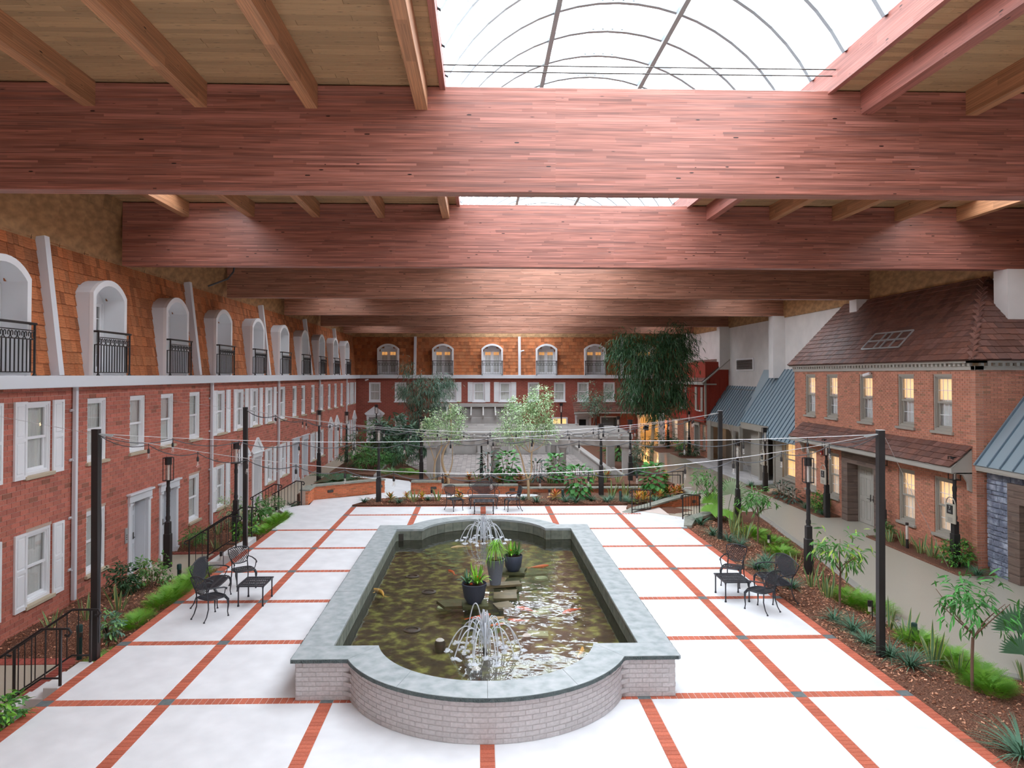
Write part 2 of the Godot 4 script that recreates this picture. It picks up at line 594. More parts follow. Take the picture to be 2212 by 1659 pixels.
func spot(called: String, at: Vector3, col: Color, energy: float, size := 0.15):
	var l := OmniLight3D.new()
	l.name = called
	l.position = at
	l.light_color = col
	l.light_energy = energy
	l.omni_range = 60.0
	l.omni_attenuation = 2.0
	l.light_size = size
	l.shadow_enabled = true
	add_child(l, true)

func roof():
	# glued timber beams across the hall
	for i in BEAMS.size():
		var g := Geo.new()
		g.uo = Vector2(i * 3.7, 0.0)
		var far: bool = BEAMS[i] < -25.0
		g.box(Vector3(2.95, (BB + CE) / 2, BEAMS[i] - 0.16), Vector3(26.1, CE - BB, 0.32), Basis.IDENTITY, 0.012)
		var b := part("beam", g, M.beam_wood_far if far else M.beam_wood, self)
		var nth := ["behind the camera", "just behind the camera", "nearest and largest in the picture, right under the near skylight", "second in the picture, its ends on the near roof slopes", "third in the picture, smooth and pale in its middle", "fourth in the picture", "fifth in the picture", "farthest, right before the far shingled wall"]
		tag(b, "red brown laminated timber beam, " + nth[i], "beam", "", "structure")
	# joists: three runs either side of the skylight in each bay
	var xs := []
	for k in 5:
		xs.append(-1.0 - 1.835 * k)
		xs.append(6.6 + 1.835 * k)
	var jn := 0
	for i in range(0, BEAMS.size() - 1):
		for x in xs:
			var g := Geo.new()
			g.uo = Vector2(jn * 0.37, jn * 0.21)
			g.mm(Vector3(x - 0.1, 9.53, BEAMS[i + 1]), Vector3(x + 0.1, CE + 0.02, BEAMS[i] - 0.32))
			var j := part("joist", g, M.joist_wood if (x < 6.0 or absf(x - 6.6) > 0.1) else M.curb_wood, self)
			var sx := "left" if x < 2 else "right"
			var k := int(round((-1.0 - x) / 1.835)) if x < 2 else int(round((x - 6.6) / 1.835))
			tag(j, "%s ceiling joist %s of the skylight in the %s bay between beams" % [ORD[k], sx, ORD[i]], "joist", "", "structure")
			jn += 1
	# ceiling: tongued boards under a roof slab; the even bays have a small side skylight either side
	var ceil := thing("ceiling", "pale knotty board ceiling between the timber beams", "ceiling", Vector3.ZERO, 0, "", "structure")
	var rects := []   # x0, x1, z0, z1
	rects.append([-11.0, SKX0 - 0.06, 8.0, -58.6])
	rects.append([SKX1 + 0.06, 16.9, 8.0, -58.6])
	var slab := Geo.new()
	var side := [[-8.12, -6.72], [12.2, 13.8]]
	var bays := []
	for i in range(0, BEAMS.size() - 1):
		bays.append([BEAMS[i] - 0.32, BEAMS[i + 1], i])
	for r in rects:
		var sk: Array = side[0] if r[0] < 0 else side[1]
		slab.mm(Vector3(r[0], CE + 0.05, r[2]), Vector3(sk[0], CE + 0.3, r[3]))
		slab.mm(Vector3(sk[1], CE + 0.05, r[2]), Vector3(r[1], CE + 0.3, r[3]))
		# the strip with the side skylights: closed except over the even bays
		var z := 8.0
		for bay in bays:
			if bay[2] in [2, 4, 6]:
				var za: float = bay[0] - 1.0
				var zb: float = bay[1] + 0.9
				slab.mm(Vector3(sk[0], CE + 0.05, z), Vector3(sk[1], CE + 0.3, za))
				z = zb
		slab.mm(Vector3(sk[0], CE + 0.05, z), Vector3(sk[1], CE + 0.3, -58.6))
	part("roof_slab", slab, M.plywood, ceil)
	var list := []
	var tints := []
	var unit := Geo.new()
	unit.box(Vector3.ZERO, Vector3(3, 0.03, 0.142), Basis.IDENTITY, 0.006)
	var um := unit.mesh()
	for bay in bays:
		if bay[2] < 1: continue
		for r in rects:
			var sk: Array = side[0] if r[0] < 0 else side[1]
			var z: float = bay[0] - 0.074
			if bay[2] == 1: z = -6.3
			while z > bay[1]:
				var x: float = r[0] + 0.05 - rng.randf() * 2.0
				while x < r[1]:
					var w := rng.randf_range(1.6, 3.6)
					var a: float = maxf(x, r[0])
					var b: float = minf(x + w - 0.004, r[1])
					x += w
					if b - a < 0.05: continue
					var segs := [[a, b]]
					if bay[2] in [2, 4, 6] and z < bay[0] - 1.0 and z > bay[1] + 0.9:
						segs = []
						if a < sk[0]: segs.append([a, minf(b, sk[0])])
						if b > sk[1]: segs.append([maxf(a, sk[1]), b])
					for sg in segs:
						if sg[1] - sg[0] < 0.05: continue
						list.append(Transform3D(Basis.from_scale(Vector3((sg[1] - sg[0]) / 3.0, 1, 1)), Vector3((sg[0] + sg[1]) / 2, CE + 0.032 + rng.randf() * 0.003, z)))
						var t = [0.82, 0.9, 1.0, 1.0, 1.08][rng.randi() % 5]
						tints.append(Color(t, t, t))
				z -= 0.148
	pieces("plank", "planks", um, M.plank_wood, list, ceil, 300, tints)
	# end of the hall behind the camera and the upper side walls
	var w := Geo.new()
	w.mm(Vector3(-11, -1, 8.0), Vector3(17, 10.2, 8.3))
	tag(part("wall_back", w, M.white_wall, self), "plain wall behind the camera closing the hall", "wall", "", "structure")
	var pl := Geo.new()
	pl.quad(Vector3(-10.34, 8.2, 8), Vector3(-10.34, 8.2, -58.4), Vector3(-10.08, CE + 0.05, -58.4), Vector3(-10.08, CE + 0.05, 8), Vector3(1, 0.15, 0).normalized(), Vector2(66, 1.8))
	pl.mm(Vector3(-11, -1.4, 8), Vector3(-10.75, 10.2, -58.4))
	tag(part("wall_upper", pl, M.plywood, self), "tan plywood strip above the shingled slope on the left", "wall", "", "structure")
	var pr := Geo.new()
	pr.mm(Vector3(15.86, 8.06, 8), Vector3(16.0, CE + 0.05, -58.4))
	tag(part("wall_upper", pr, M.plywood, self), "tan plywood strip above the white wall on the right", "wall", "", "structure")

func arc_pts(cx: float, hw: float, y0: float, rise: float, k: int) -> Array:
	var R := (hw * hw + rise * rise) / (2 * rise)
	var a0 := asin(hw / R)
	var out := []
	for i in k + 1:
		var a := -a0 + 2 * a0 * i / k
		out.append(Vector2(cx + R * sin(a), y0 + rise - R + R * cos(a)))
	return out

func skylight():
	var cx := (SKX0 + SKX1) / 2
	var hw := (SKX1 - SKX0) / 2
	var zs := 7.8
	var ze := -57.4
	var y0 := 10.36
	var o := thing("window_1", "barrel vaulted glass skylight with curved grey metal ribs along the roof", "skylight", Vector3.ZERO, 0, "", "structure")
	for s in [SKX0, SKX1]:
		var g := Geo.new()
		var sg := -1.0 if s == SKX0 else 1.0
		g.mm(Vector3(s, CE - 0.02, zs), Vector3(s + sg * 0.07, y0 + 0.02, ze))
		part("curb", g, M.curb_wood, o)
		var g2 := Geo.new()
		g2.uo = Vector2(0.3, 0.7)
		g2.mm(Vector3(s - sg * 0.03, CE - 0.06, zs), Vector3(s + sg * 0.06, CE + 0.06, ze))
		part("curb_trim", g2, M.curb_wood, o)
	var prof := arc_pts(cx, hw, y0, 2.0, 20)
	var z := 7.2
	while z > ze:
		var g := Geo.new()
		for i in prof.size() - 1:
			var a: Vector2 = prof[i]
			var b: Vector2 = prof[i + 1]
			var d := (b - a).normalized()
			var e := Vector2(-d.y, d.x) * 0.055
			var q := Vector3(0, 0, 0.045)
			var p := [Vector3(a.x - e.x, a.y - e.y, z), Vector3(b.x - e.x, b.y - e.y, z), Vector3(b.x + e.x, b.y + e.y, z), Vector3(a.x + e.x, a.y + e.y, z)]
			var n2 := Vector3(-d.y, d.x, 0)
			g.quad(p[0] - q, p[1] - q, p[1] + q, p[0] + q, -n2)
			g.quad(p[3] - q, p[2] - q, p[2] + q, p[3] + q, n2)
			g.quad(p[0] + q, p[1] + q, p[2] + q, p[3] + q, Vector3.BACK)
			g.quad(p[0] - q, p[1] - q, p[2] - q, p[3] - q, Vector3.FORWARD)
			if i == 9 or i == 10:
				for t in [0.25, 0.75]:
					var c: Vector2 = a.lerp(b, t)
					g.box(Vector3(c.x, c.y, z + 0.05), Vector3(0.03, 0.03, 0.02))
		part("rib", g, M.rib_metal, o)
		z -= 1.17
	for f in [0.33, 0.67]:
		var c: Vector2 = prof[int(round(f * 20))]
		var g := Geo.new()
		g.mm(Vector3(c.x - 0.05, c.y - 0.13, zs), Vector3(c.x + 0.05, c.y - 0.01, ze))
		part("purlin", g, M.rib_metal, o)
	# glazing: one curved pane between each pair of ribs and purlins
	z = 7.2
	while z - 1.17 > ze:
		for seg in [[0, 7], [7, 13], [13, 20]]:
			var g := Geo.new()
			for i in range(seg[0], seg[1]):
				var a: Vector2 = prof[i]
				var b: Vector2 = prof[i + 1]
				var n2 := Vector3(-(b - a).y, (b - a).x, 0).normalized()
				g.quad(Vector3(a.x, a.y + 0.06, z), Vector3(b.x, b.y + 0.06, z), Vector3(b.x, b.y + 0.06, z - 1.17), Vector3(a.x, a.y + 0.06, z - 1.17), n2)
			part("pane", g, M.skylight_glass, o)
		z -= 1.17
	for e in [zs, ze]:
		var g := Geo.new()
		var poly := PackedVector2Array()
		for p in prof: poly.append(p)
		g.prism(poly, 0.05, Transform3D(Basis.IDENTITY, Vector3(0, 0, e)))
		part("end_panel", g, M.curb_wood, o)
	# tie rods over each beam
	var first := true
	for b in BEAMS:
		if b > 0 or b < -30: continue
		for dz in [0.12, 0.0]:
			var g := Geo.new()
			g.tube([Vector3(SKX0, 10.14 + dz * 0.5, b + 0.1 + dz), Vector3(SKX1, 10.14 + dz * 0.5, b + 0.1 + dz)], 0.011, 6)
			part("tie_rod", g, M.bronze, o)
	# glass of the small side skylights
	var k := 2
	for i in [2, 4, 6]:
		for sk in [[-8.12, -6.72], [12.2, 13.8]]:
			var g := Geo.new()
			g.mm(Vector3(sk[0] - 0.02, CE + 0.3, BEAMS[i] - 1.3), Vector3(sk[1] + 0.02, CE + 0.32, BEAMS[i + 1] + 0.88))
			var w := thing("window_%d" % k, "small flat skylight between joists on the %s of the %s bay" % ["left" if sk[0] < 0 else "right", ORD[i]], "skylight", Vector3.ZERO, 0, "", "structure")
			part("pane", g, M.skylight_glass, w)
			k += 1
	win_n = k
var win_n := 1
var door_n := 1

# a brick face: mortar behind, bricks proud of it, openings left out. o is its lower left corner seen from outside, ux runs right
func brick_face(parent: Node3D, o: Vector3, ux: Vector3, w: float, h: float, course: float, length: float, holes: Array, bm: Material, mm: Material, most := 300, spread := 0.1, thick := 0.2, odd := 0.05, proud := 0.008, corners := true):
	var nn := ux.cross(Vector3.UP).normalized()
	var bs := Basis(ux, Vector3.UP, nn)
	# mortar and backing, cut into strips around the openings
	var ys := [0.0, h]
	for q in holes:
		ys.append(clampf(q.position.y, 0, h)); ys.append(clampf(q.end.y, 0, h))
	ys.sort()
	var g := Geo.new()
	for i in ys.size() - 1:
		if ys[i + 1] - ys[i] < 1e-4: continue
		var ym: float = (ys[i] + ys[i + 1]) / 2
		var cuts := []
		for q in holes:
			if q.position.y < ym and q.end.y > ym: cuts.append([q.position.x - 0.004, q.end.x + 0.004])
		for sg in gaps(w, cuts):
			g.box(o + bs * Vector3((sg[0] + sg[1]) / 2, ym, -proud - thick / 2), Vector3(sg[1] - sg[0], ys[i + 1] - ys[i], thick), bs)
	part("mortar", g, mm, parent)
	var unit := Geo.new()
	unit.box(Vector3.ZERO, Vector3.ONE)
	var um := unit.mesh()
	var list := []
	var tints := []
	var rows := int(round(h / course))
	var ch := h / rows
	var joint := 0.011
	var palette := []
	for k in 7:
		var v := 1.0 + spread * (k - 3) / 2.0
		palette.append(Color(v, v * (1.0 + 0.02 * (k % 3 - 1)), v))
	var brown := Color(0.62, 0.72, 0.66)
	var deep := minf(0.1, thick)
	for r in rows:
		var y0 := r * ch
		var cuts := []
		for q in holes:
			var ov: float = minf(q.end.y, y0 + ch) - maxf(q.position.y, y0)
			if ov > ch * 0.35: cuts.append([q.position.x, q.end.x])
		for sg in gaps(w, cuts):
			var x: float = -length * 0.5 if r % 2 else 0.0
			while x < sg[1]:
				var a: float = maxf(x, sg[0])
				var b: float = minf(x + length, sg[1])
				x += length
				if b - a < 0.025: continue
				var d := proud + rng.randf() * 0.0025
				var e0 := joint * 0.5 if a > sg[0] + 1e-4 else 0.0
				var e1 := joint * 0.5 if b < sg[1] - 1e-4 else 0.0
				var bx := b - a - e0 - e1
				list.append(Transform3D(Basis(ux * bx, Vector3.UP * (ch - joint), nn * deep), o + bs * Vector3(a + e0 + bx / 2, y0 + ch / 2, -proud + d - deep / 2)))
				tints.append(brown if rng.randf() < odd else palette[rng.randi() % 7])
	pieces("brick", "bricks", um, bm, list, parent, most, tints)

func gaps(w: float, cuts: Array) -> Array:
	cuts.sort()
	var out := []
	var x := 0.0
	for c in cuts:
		if c[0] > x + 1e-4: out.append([x, minf(c[0], w)])
		x = maxf(x, c[1])
	if x < w - 1e-4: out.append([x, w])
	return out

func flat(poly: Array, y: float, thick: float) -> Geo:   # a slab with that outline (x, z)
	var g := Geo.new()
	var p := PackedVector2Array()
	for q in poly: p.append(Vector2(q[0], -q[1]))
	g.prism(p, thick, Transform3D(Basis(Vector3.RIGHT, Vector3.FORWARD, Vector3.UP), Vector3(0, y - thick, 0)))
	return g

func in_rect(x: float, z: float, r: Array) -> float:   # distance to a rectangle x0 x1 z0 z1
	var dx := maxf(maxf(r[0] - x, x - r[1]), 0)
	var dz := maxf(maxf(r[2] - z, z - r[3]), 0)
	return Vector2(dx, dz).length()

const WALKS := [[-10.2, -8.2, -14.95, 0.0], [-10.2, -8.1, -23.7, -19.95], [-10.2, -7.5, -60.0, -28.6], [-8.4, -6.9, -13.15, -11.9], [-8.4, -7.0, -23.0, -21.2], [-8.9, -7.2, -29.6, -27.7]]
func bed_left(x: float, z: float) -> float:
	var y := lerpf(-0.04, -0.5, clampf((-6.83 - x) / 3.1, 0, 1))
	for r in WALKS:
		y = minf(y, -0.76 + 0.55 * in_rect(x, z, r))
	return y

func kerb_x(z: float) -> float:
	var t := [[-5.0, 14.0], [-11.9, 13.0], [-12.15, 10.2], [-12.5, 9.25], [-14.0, 9.15], [-16.0, 9.1], [-17.4, 9.4], [-20.5, 9.85], [-23.8, 10.2], [-26.0, 10.5], [-27.8, 10.7]]
	for i in t.size() - 1:
		if z <= t[i][0] and z >= t[i + 1][0]:
			return lerpf(t[i][1], t[i + 1][1], (z - t[i][0]) / (t[i + 1][0] - t[i][0]))
	return 10.7

func bed_right(x: float, z: float) -> float:
	return lerpf(-0.02, YR + 0.02, clampf((x - 6.87) / 2.1, 0, 1))

func terrain(x0: float, x1: float, z0: float, z1: float, step: float, which: int) -> Geo:
	var g := Geo.new()
	var nx := int(ceil((x1 - x0) / step))
	var nz := int(ceil((z1 - z0) / step))
	for i in nx:
		for j in nz:
			var p := []
			for q in [[0, 0], [0, 1], [1, 1], [1, 0]]:
				var x = x0 + (x1 - x0) * (i + q[0]) / nx
				var z = z0 + (z1 - z0) * (j + q[1]) / nz
				if which == 1: x = lerpf(x0, kerb_x(z), float(i + q[0]) / nx)
				var y := bed_left(x, z) if which == 0 else bed_right(x, z)
				p.append(Vector3(x, y + 0.012 * sin(x * 9.0 + z * 5.0) + 0.01 * sin(z * 13.0 - x * 4.0), z))
			var nn := (p[1] - p[0] as Vector3).cross(p[2] - p[0]).normalized()
			if nn.y < 0: nn = -nn
			g.tri(p[0], p[1], p[2], nn, nn, nn)
			g.tri(p[0], p[2], p[3], nn, nn, nn)
	return g

func chips(called: String, label: String, n: int, x0: float, x1: float, z0: float, z1: float, which: int, y := 0.0):
	var g := Geo.new()
	g.box(Vector3.ZERO, Vector3(1, 0.28, 0.4))
	var mu := MultiMesh.new()
	mu.transform_format = MultiMesh.TRANSFORM_3D
	mu.use_colors = true
	mu.mesh = g.mesh()
	mu.instance_count = n
	var cols := [Color(1, 1, 1), Color(0.6, 0.5, 0.46), Color(0.45, 0.36, 0.32), Color(0.8, 0.72, 0.66), Color(1.3, 1.25, 1.2), Color(2.0, 2.1, 2.1), Color(0.7, 0.55, 0.46)]
	for i in n:
		var z := rng.randf_range(z0, z1)
		var x := rng.randf_range(x0, x1 if which != 1 else kerb_x(z))
		var yy := y
		if which == 0:
			yy = bed_left(x, z)
			if yy < -0.72: yy = -2.0
		elif which == 1: yy = bed_right(x, z)
		var s := rng.randf_range(0.018, 0.055)
		var b := Basis.from_euler(Vector3(rng.randfn(0, 0.35), rng.randf() * TAU, rng.randfn(0, 0.35))).scaled(Vector3.ONE * s)
		mu.set_instance_transform(i, Transform3D(b, Vector3(x, yy + 0.012, z)))
		mu.set_instance_color(i, cols[rng.randi() % cols.size()] if rng.randf() < 0.985 else Color(3, 3.4, 3.6))
	var o := MultiMeshInstance3D.new()
	o.name = numbered(called, self)
	o.multimesh = mu
	o.material_override = M.chips
	add_child(o, true)
	tag(o, label, "mulch", "", "stuff")

func ground():
	tag(part("floor", terrain(WL, -6.83, -28.9, -7.0, 0.22, 0), M.mulch, self), "sloping mulched bed between the white court and the left brick wall", "mulch bed", "", "structure")
	chips("bark_chips", "loose bark chips on the left beds along the brick wall", 9000, WL, -6.86, -28.0, -10.0, 0)
	tag(part("floor", terrain(6.87, 10.0, -28.0, -5.0, 0.25, 1), M.mulch, self), "mulched bed between the white court and the grey walkway on the right", "mulch bed", "", "structure")
	chips("bark_chips", "loose bark chips on the right bed beside the court", 12000, 6.9, 9.2, -26.0, -8.0, 1)
	# lower ground, walkways
	var g := Geo.new()
	g.mm(Vector3(-11, -1.2, 8), Vector3(-6.0, -0.8, -58.4))
	tag(part("floor", g, M.soil, self), "soil under the left beds", "ground", "", "structure")
	g = Geo.new()
	g.mm(Vector3(6.9, -1.2, 8), Vector3(16.4, YR, -33.0))
	tag(part("floor", g, M.aggregate, self), "exposed aggregate walkway in front of the brick house", "walkway", "", "structure")
	g = Geo.new()
	g.mm(Vector3(7.6, -1.2, -33.0), Vector3(17.0, YR - 0.004, -64.0))
	tag(part("floor", g, M.wet_concrete, self), "shiny tan concrete walkway leading to the lit far doorway", "walkway", "", "structure")
	g = Geo.new()
	g.mm(Vector3(-6.0, -1.6, -28.0), Vector3(7.6, -0.9, -58.4))
	tag(part("floor", g, M.soil, self), "ground under the middle garden", "ground", "", "structure")
	g = Geo.new()
	g.mm(Vector3(-6.8, -1.0, -5.0), Vector3(6.85, -0.008, -28.0))
	tag(part("floor", g, M.joint, self), "bed under the white court", "ground", "", "structure")
	var k := Geo.new()
	var zz := -12.2
	while zz > -27.5:
		var a := Vector3(kerb_x(zz), YR + 0.01, zz)
		var b := Vector3(kerb_x(zz - 0.6), YR + 0.01, zz - 0.6)
		k.bar(a, b, 0.22, 0.06)
		zz -= 0.6
	tag(part("trim_1", k, M.kerb, self), "grey kerb curving along the right bed", "kerb", "", "structure")
	# walkways on the left
	var wk := [[[-9.95, -13.6], [-8.28, -13.6], [-8.28, -14.7], [-9.95, -14.7]], [[-9.95, -5.0], [-7.95, -5.0], [-7.95, -13.2], [-8.28, -13.6], [-9.95, -13.6]], [[-9.95, -20.2], [-8.3, -20.2], [-8.0, -20.0], [-8.0, -21.9], [-8.5, -22.2], [-8.5, -23.6], [-9.95, -23.5]], [[-9.95, -28.8], [-7.6, -27.6], [-7.55, -31.5], [-7.9, -45.0], [-8.2, -58.0], [-9.95, -58.0]]]
	var wl := ["beside the nearest left window", "at the foot of the near left steps", "in front of the two near white doors", "running along the far half of the left brick wall"]
	for i in wk.size():
		tag(part("floor", flat(wk[i], YL, 0.3), M.concrete, self), "beige concrete walk " + wl[i], "walkway", "", "structure")
	# brick edging of the walks: soldier bricks side by side
	var runs := [[Vector3(-9.9, YL, -14.86), Vector3(-8.2, YL, -14.86), "across the near beige walk"], [Vector3(-8.18, YL, -14.9), Vector3(-8.18, YL, -13.3), "along the near beige walk"], [Vector3(-9.9, YL, -23.76), Vector3(-8.4, YL, -23.76), "across the walk at the two white doors"], [Vector3(-8.4, YL, -23.7), Vector3(-8.4, YL, -22.2), "along the walk at the two white doors"], [Vector3(-9.0, YL, -20.08), Vector3(-8.0, YL, -19.9), "at the near end of the walk by the two white doors"], [Vector3(-7.45, YL, -29.0), Vector3(-7.6, YL, -31.8), "along the far left walk"]]
	var bm := Geo.new()
	bm.box(Vector3.ZERO, Vector3(0.095, 0.2, 0.3), Basis.IDENTITY, 0.006)
	var bmesh := bm.mesh()
	for r in runs:
		var o := thing("trim_2", "dull red brick edging " + r[2], "brick edging", Vector3.ZERO, 0, "", "structure")
		var list := []
		var tints := []
		var d: Vector3 = r[1] - r[0]
		var n := int(d.length() / 0.105)
		for i in n:
			list.append(Transform3D(Basis(Vector3.UP, atan2(-d.z, d.x)), r[0] + d * (i + 0.5) / n + Vector3(0, -0.09 + rng.randf() * 0.006, 0)))
			var v := rng.randf_range(0, 3)
			tints.append([Color(0.9, 0.9, 0.9), Color(1, 1, 1), Color(1.1, 1.08, 1.08)][int(v)])
		pieces("brick", "bricks", bmesh, M.brick_edge, list, o, 300, tints)
	# white path beyond the court on the left, slab and ramp on the right
	var pth := [[-6.83, -23.92], [-4.97, -23.92], [-4.97, -28.05], [-5.0, -28.3], [-4.4, -29.3], [-3.2, -29.7], [2.2, -29.75], [2.6, -30.4], [2.2, -30.75], [-2.95, -30.75], [-3.1, -31.4], [-3.0, -33.0], [-3.4, -34.6], [-4.6, -35.6], [-6.2, -36.3], [-7.6, -36.9], [-7.6, -35.9], [-6.3, -35.2], [-4.9, -34.2], [-4.3, -32.8], [-4.15, -31.3], [-4.7, -30.75], [-6.76, -29.5], [-6.66, -28.4], [-7.0, -28.3], [-7.6, -27.45], [-6.78, -26.1]]
	tag(part("floor", flat(pth, 0.0, 0.5), M.white_paving, self), "plain white concrete path leaving the court at its far left corner", "path", "", "structure")
	tag(part("floor", flat([[5.15, -23.92], [6.87, -23.92], [6.9, -24.2], [7.3, -25.5], [5.9, -26.75], [5.15, -26.4]], 0.0, 0.5), M.white_paving, self), "white slab at the far right corner of the court before the ramp", "paving slab", "", "structure")
	g = Geo.new()
	var q := [Vector3(5.9, 0, -26.75), Vector3(7.3, 0, -25.5), Vector3(9.9, YR + 0.01, -28.0), Vector3(8.5, YR + 0.01, -29.9)]
	g.quad(q[0], q[1], q[2], q[3], Vector3(0.05, 1, 0.05).normalized())
	var dn := Vector3(0, -0.5, 0)
	for i in 4: g.quad(q[i], q[(i + 1) % 4], q[(i + 1) % 4] + dn, q[i] + dn)
	tag(part("floor", g, M.concrete, self), "concrete ramp falling from the court to the right walkway", "ramp", "", "structure")
	# stairs on the left: white treads
	for st in [[-6.84, -12.05, -13.05, "nearest left"], [-7.02, -21.3, -22.9, "second left"], [-7.35, -27.6, -28.3, "far left"]]:
		var o := thing("stairs", "white concrete steps down from the court, %s flight" % st[3], "stairs", Vector3.ZERO, 0, "", "structure")
		for i in 4:
			var t := Geo.new()
			t.mm(Vector3(st[0] - 0.24 - 0.29 * i, -0.9, st[1] + 0.08), Vector3(st[0] if i == 0 else st[0] - 0.24 - 0.29 * (i - 1), -0.172 * i, st[2]), 0.008)
			part("step", t, M.white_step, o)
	# beds of the middle garden
	var beds := [[[[-4.95, -28.07], [5.75, -28.07], [5.5, -27.2], [5.85, -26.85], [8.2, -29.6], [8.6, -30.6], [6.2, -30.7], [2.3, -30.7], [2.55, -30.3], [2.2, -29.8], [-3.2, -29.75], [-4.4, -29.35]], 0.05, "behind the far edge of the court"], [[[-7.5, -29.8], [-4.4, -31.6], [-4.5, -33.0], [-5.0, -34.1], [-6.4, -35.1], [-7.5, -35.7]], 0.18, "behind the left orange brick wall"], [[[-7.7, -37.1], [-6.2, -36.5], [-4.5, -35.7], [-3.2, -34.4], [-3.0, -33.2], [-3.0, -31.2], [-2.2, -31.1], [-2.2, -33.4], [-2.9, -37.0], [-4.8, -42.0], [-5.2, -54.0], [-7.7, -54.0]], 0.1, "of the left half of the middle garden"], [[[-2.2, -31.1], [8.4, -31.1], [8.2, -32.8], [7.2, -33.6], [-2.2, -33.4]], 0.35, "above the central orange brick wall"], [[[7.0, -33.6], [8.2, -33.0], [9.6, -37.0], [9.8, -50.0], [9.0, -57.9], [7.2, -57.9]], -0.1, "of the right half of the middle garden"]]
	for b in beds:
		tag(part("floor", flat(b[0], b[1], 0.9), M.mulch, self), "mulched bed " + b[2], "mulch bed", "", "structure")
	chips("bark_chips", "loose bark chips on the bed behind the court's far edge", 2600, -4.6, 5.6, -29.6, -28.1, 2, 0.05)

func paving():
	var fl := thing("floor", "white paved court crossed by bands of red brick with grey corner stones", "paving", Vector3.ZERO, 0, "", "structure")
	var xs := [XL, X0 - 2 * S, X0 - S, X0, X0 + S, X0 + 2 * S, XR]
	var zs := []
	for j in range(-2, 7): zs.append(Z0 - j * S)
	zs.append(ZE)
	var pool := Rect2(-2.9, -21.3, 6.0, 9.92)
	var stones := []
	var bricks := []
	var along := Geo.new()
	along.box(Vector3.ZERO, Vector3(0.194, 0.06, 0.094), Basis.IDENTITY, 0.004)
	var bmesh := along.mesh()
	var bt := []
	var pal := [Color(0.88, 0.86, 0.86), Color(0.95, 0.95, 0.95), Color(1, 1, 1), Color(1.05, 1.03, 1.02), Color(1.1, 1.1, 1.1)]
	var turned := Basis(Vector3.UP, PI / 2)
	var joints := Geo.new()
	for i in xs.size():
		for j in zs.size():
			var x: float = xs[i]
			var z: float = zs[j]
			var outl: bool = i == 0 and z < -24.5
			var outr: bool = i == 6 and z < -24.0
			if not outl and not outr and not pool.grow(-0.15).has_point(Vector2(x, z)):
				if Vector2(x - 0.1, z + 12.3).length() > 2.28 and Vector2(x - 0.1, z + 20.41).length() > 2.28:
					stones.append(Transform3D(Basis.from_scale(Vector3(1, 1, 1 if j < zs.size() - 1 else 0.55)), Vector3(x, -0.03 + 0.0008 * (j % 2), z)))
			# band running away from the camera, from this crossing to the next
			if j < zs.size() - 1 and not (i == 0 and zs[j + 1] < -24.0) and not (i == 6 and zs[j + 1] < -26.0):
				var za := z - 0.1
				var zb: float = zs[j + 1] + 0.1
				var n := int(round((za - zb) / 0.1035))
				for k in n:
					var zc := za + (zb - za) * (k + 0.5) / n
					if i == 6 and zc < -24.05: continue
					if absf(x - 0.1) < 2.95 and zc < -11.38 and zc > -21.35: continue
					if Vector2(x - 0.1, zc + 12.3).length() < 2.26 or Vector2(x - 0.1, zc + 20.41).length() < 2.26: continue
					bricks.append(Transform3D(Basis.from_scale(Vector3(1, 1, (za - zb) / n / 0.1035)), Vector3(x, -0.03 + rng.randf() * 0.0015, zc)))
					bt.append(pal[rng.randi() % 5])
			# band across
			if i < xs.size() - 1:
				var xa: float = x + 0.1
				var xb: float = xs[i + 1] - 0.1
				if (i == 0 and z < -24.5) or (i == 5 and z < -26.5): continue
				var n := int(round((xb - xa) / 0.1035))
				for k in n:
					var xc := xa + (xb - xa) * (k + 0.5) / n
					if i == 5 and z < -26 and xc > 5.9: continue
					if absf(xc - 0.1) < 2.93 and z < -11.3 and z > -21.3:
						if not (z > -11.45 and Vector2(xc - 0.1, z + 12.3).length() > 2.26): continue
					if Vector2(xc - 0.1, z + 12.3).length() < 2.22 or Vector2(xc - 0.1, z + 20.41).length() < 2.26: continue
					bricks.append(Transform3D(turned * Basis.from_scale(Vector3(1 if j < zs.size() - 1 else 0.55, 1, (xb - xa) / n / 0.1035)), Vector3(xc, -0.03 + rng.randf() * 0.0015, z)))
					bt.append(pal[rng.randi() % 5])
			# slab
			if i < xs.size() - 1 and j < zs.size() - 1:
				if (i == 0 and zs[j + 1] < -24.5) or (i == 5 and zs[j + 1] < -25.0): continue
				var x0: float = x + 0.103
				var x1: float = xs[i + 1] - 0.103
				var z0: float = z - 0.103
				var z1: float = zs[j + 1] + (0.103 if j < zs.size() - 2 else 0.06)
				if x0 > -2.5 and x1 < 2.7 and z0 < -11.4 and z1 > -21.3: continue
				var g := Geo.new()
				g.mm(Vector3(x0, -0.3, z0), Vector3(x1, 0.0, z1), 0.003)
				part("slab", g, M.white_paving, fl)
	var st := Geo.new()
	st.box(Vector3.ZERO, Vector3(0.196, 0.06, 0.196), Basis.IDENTITY, 0.004)
	pieces("corner_stone", "corner_stones", st.mesh(), M.grey_paver, stones, fl)
	pieces("brick", "bricks", bmesh, M.brick_paver, bricks, fl, 300, bt)

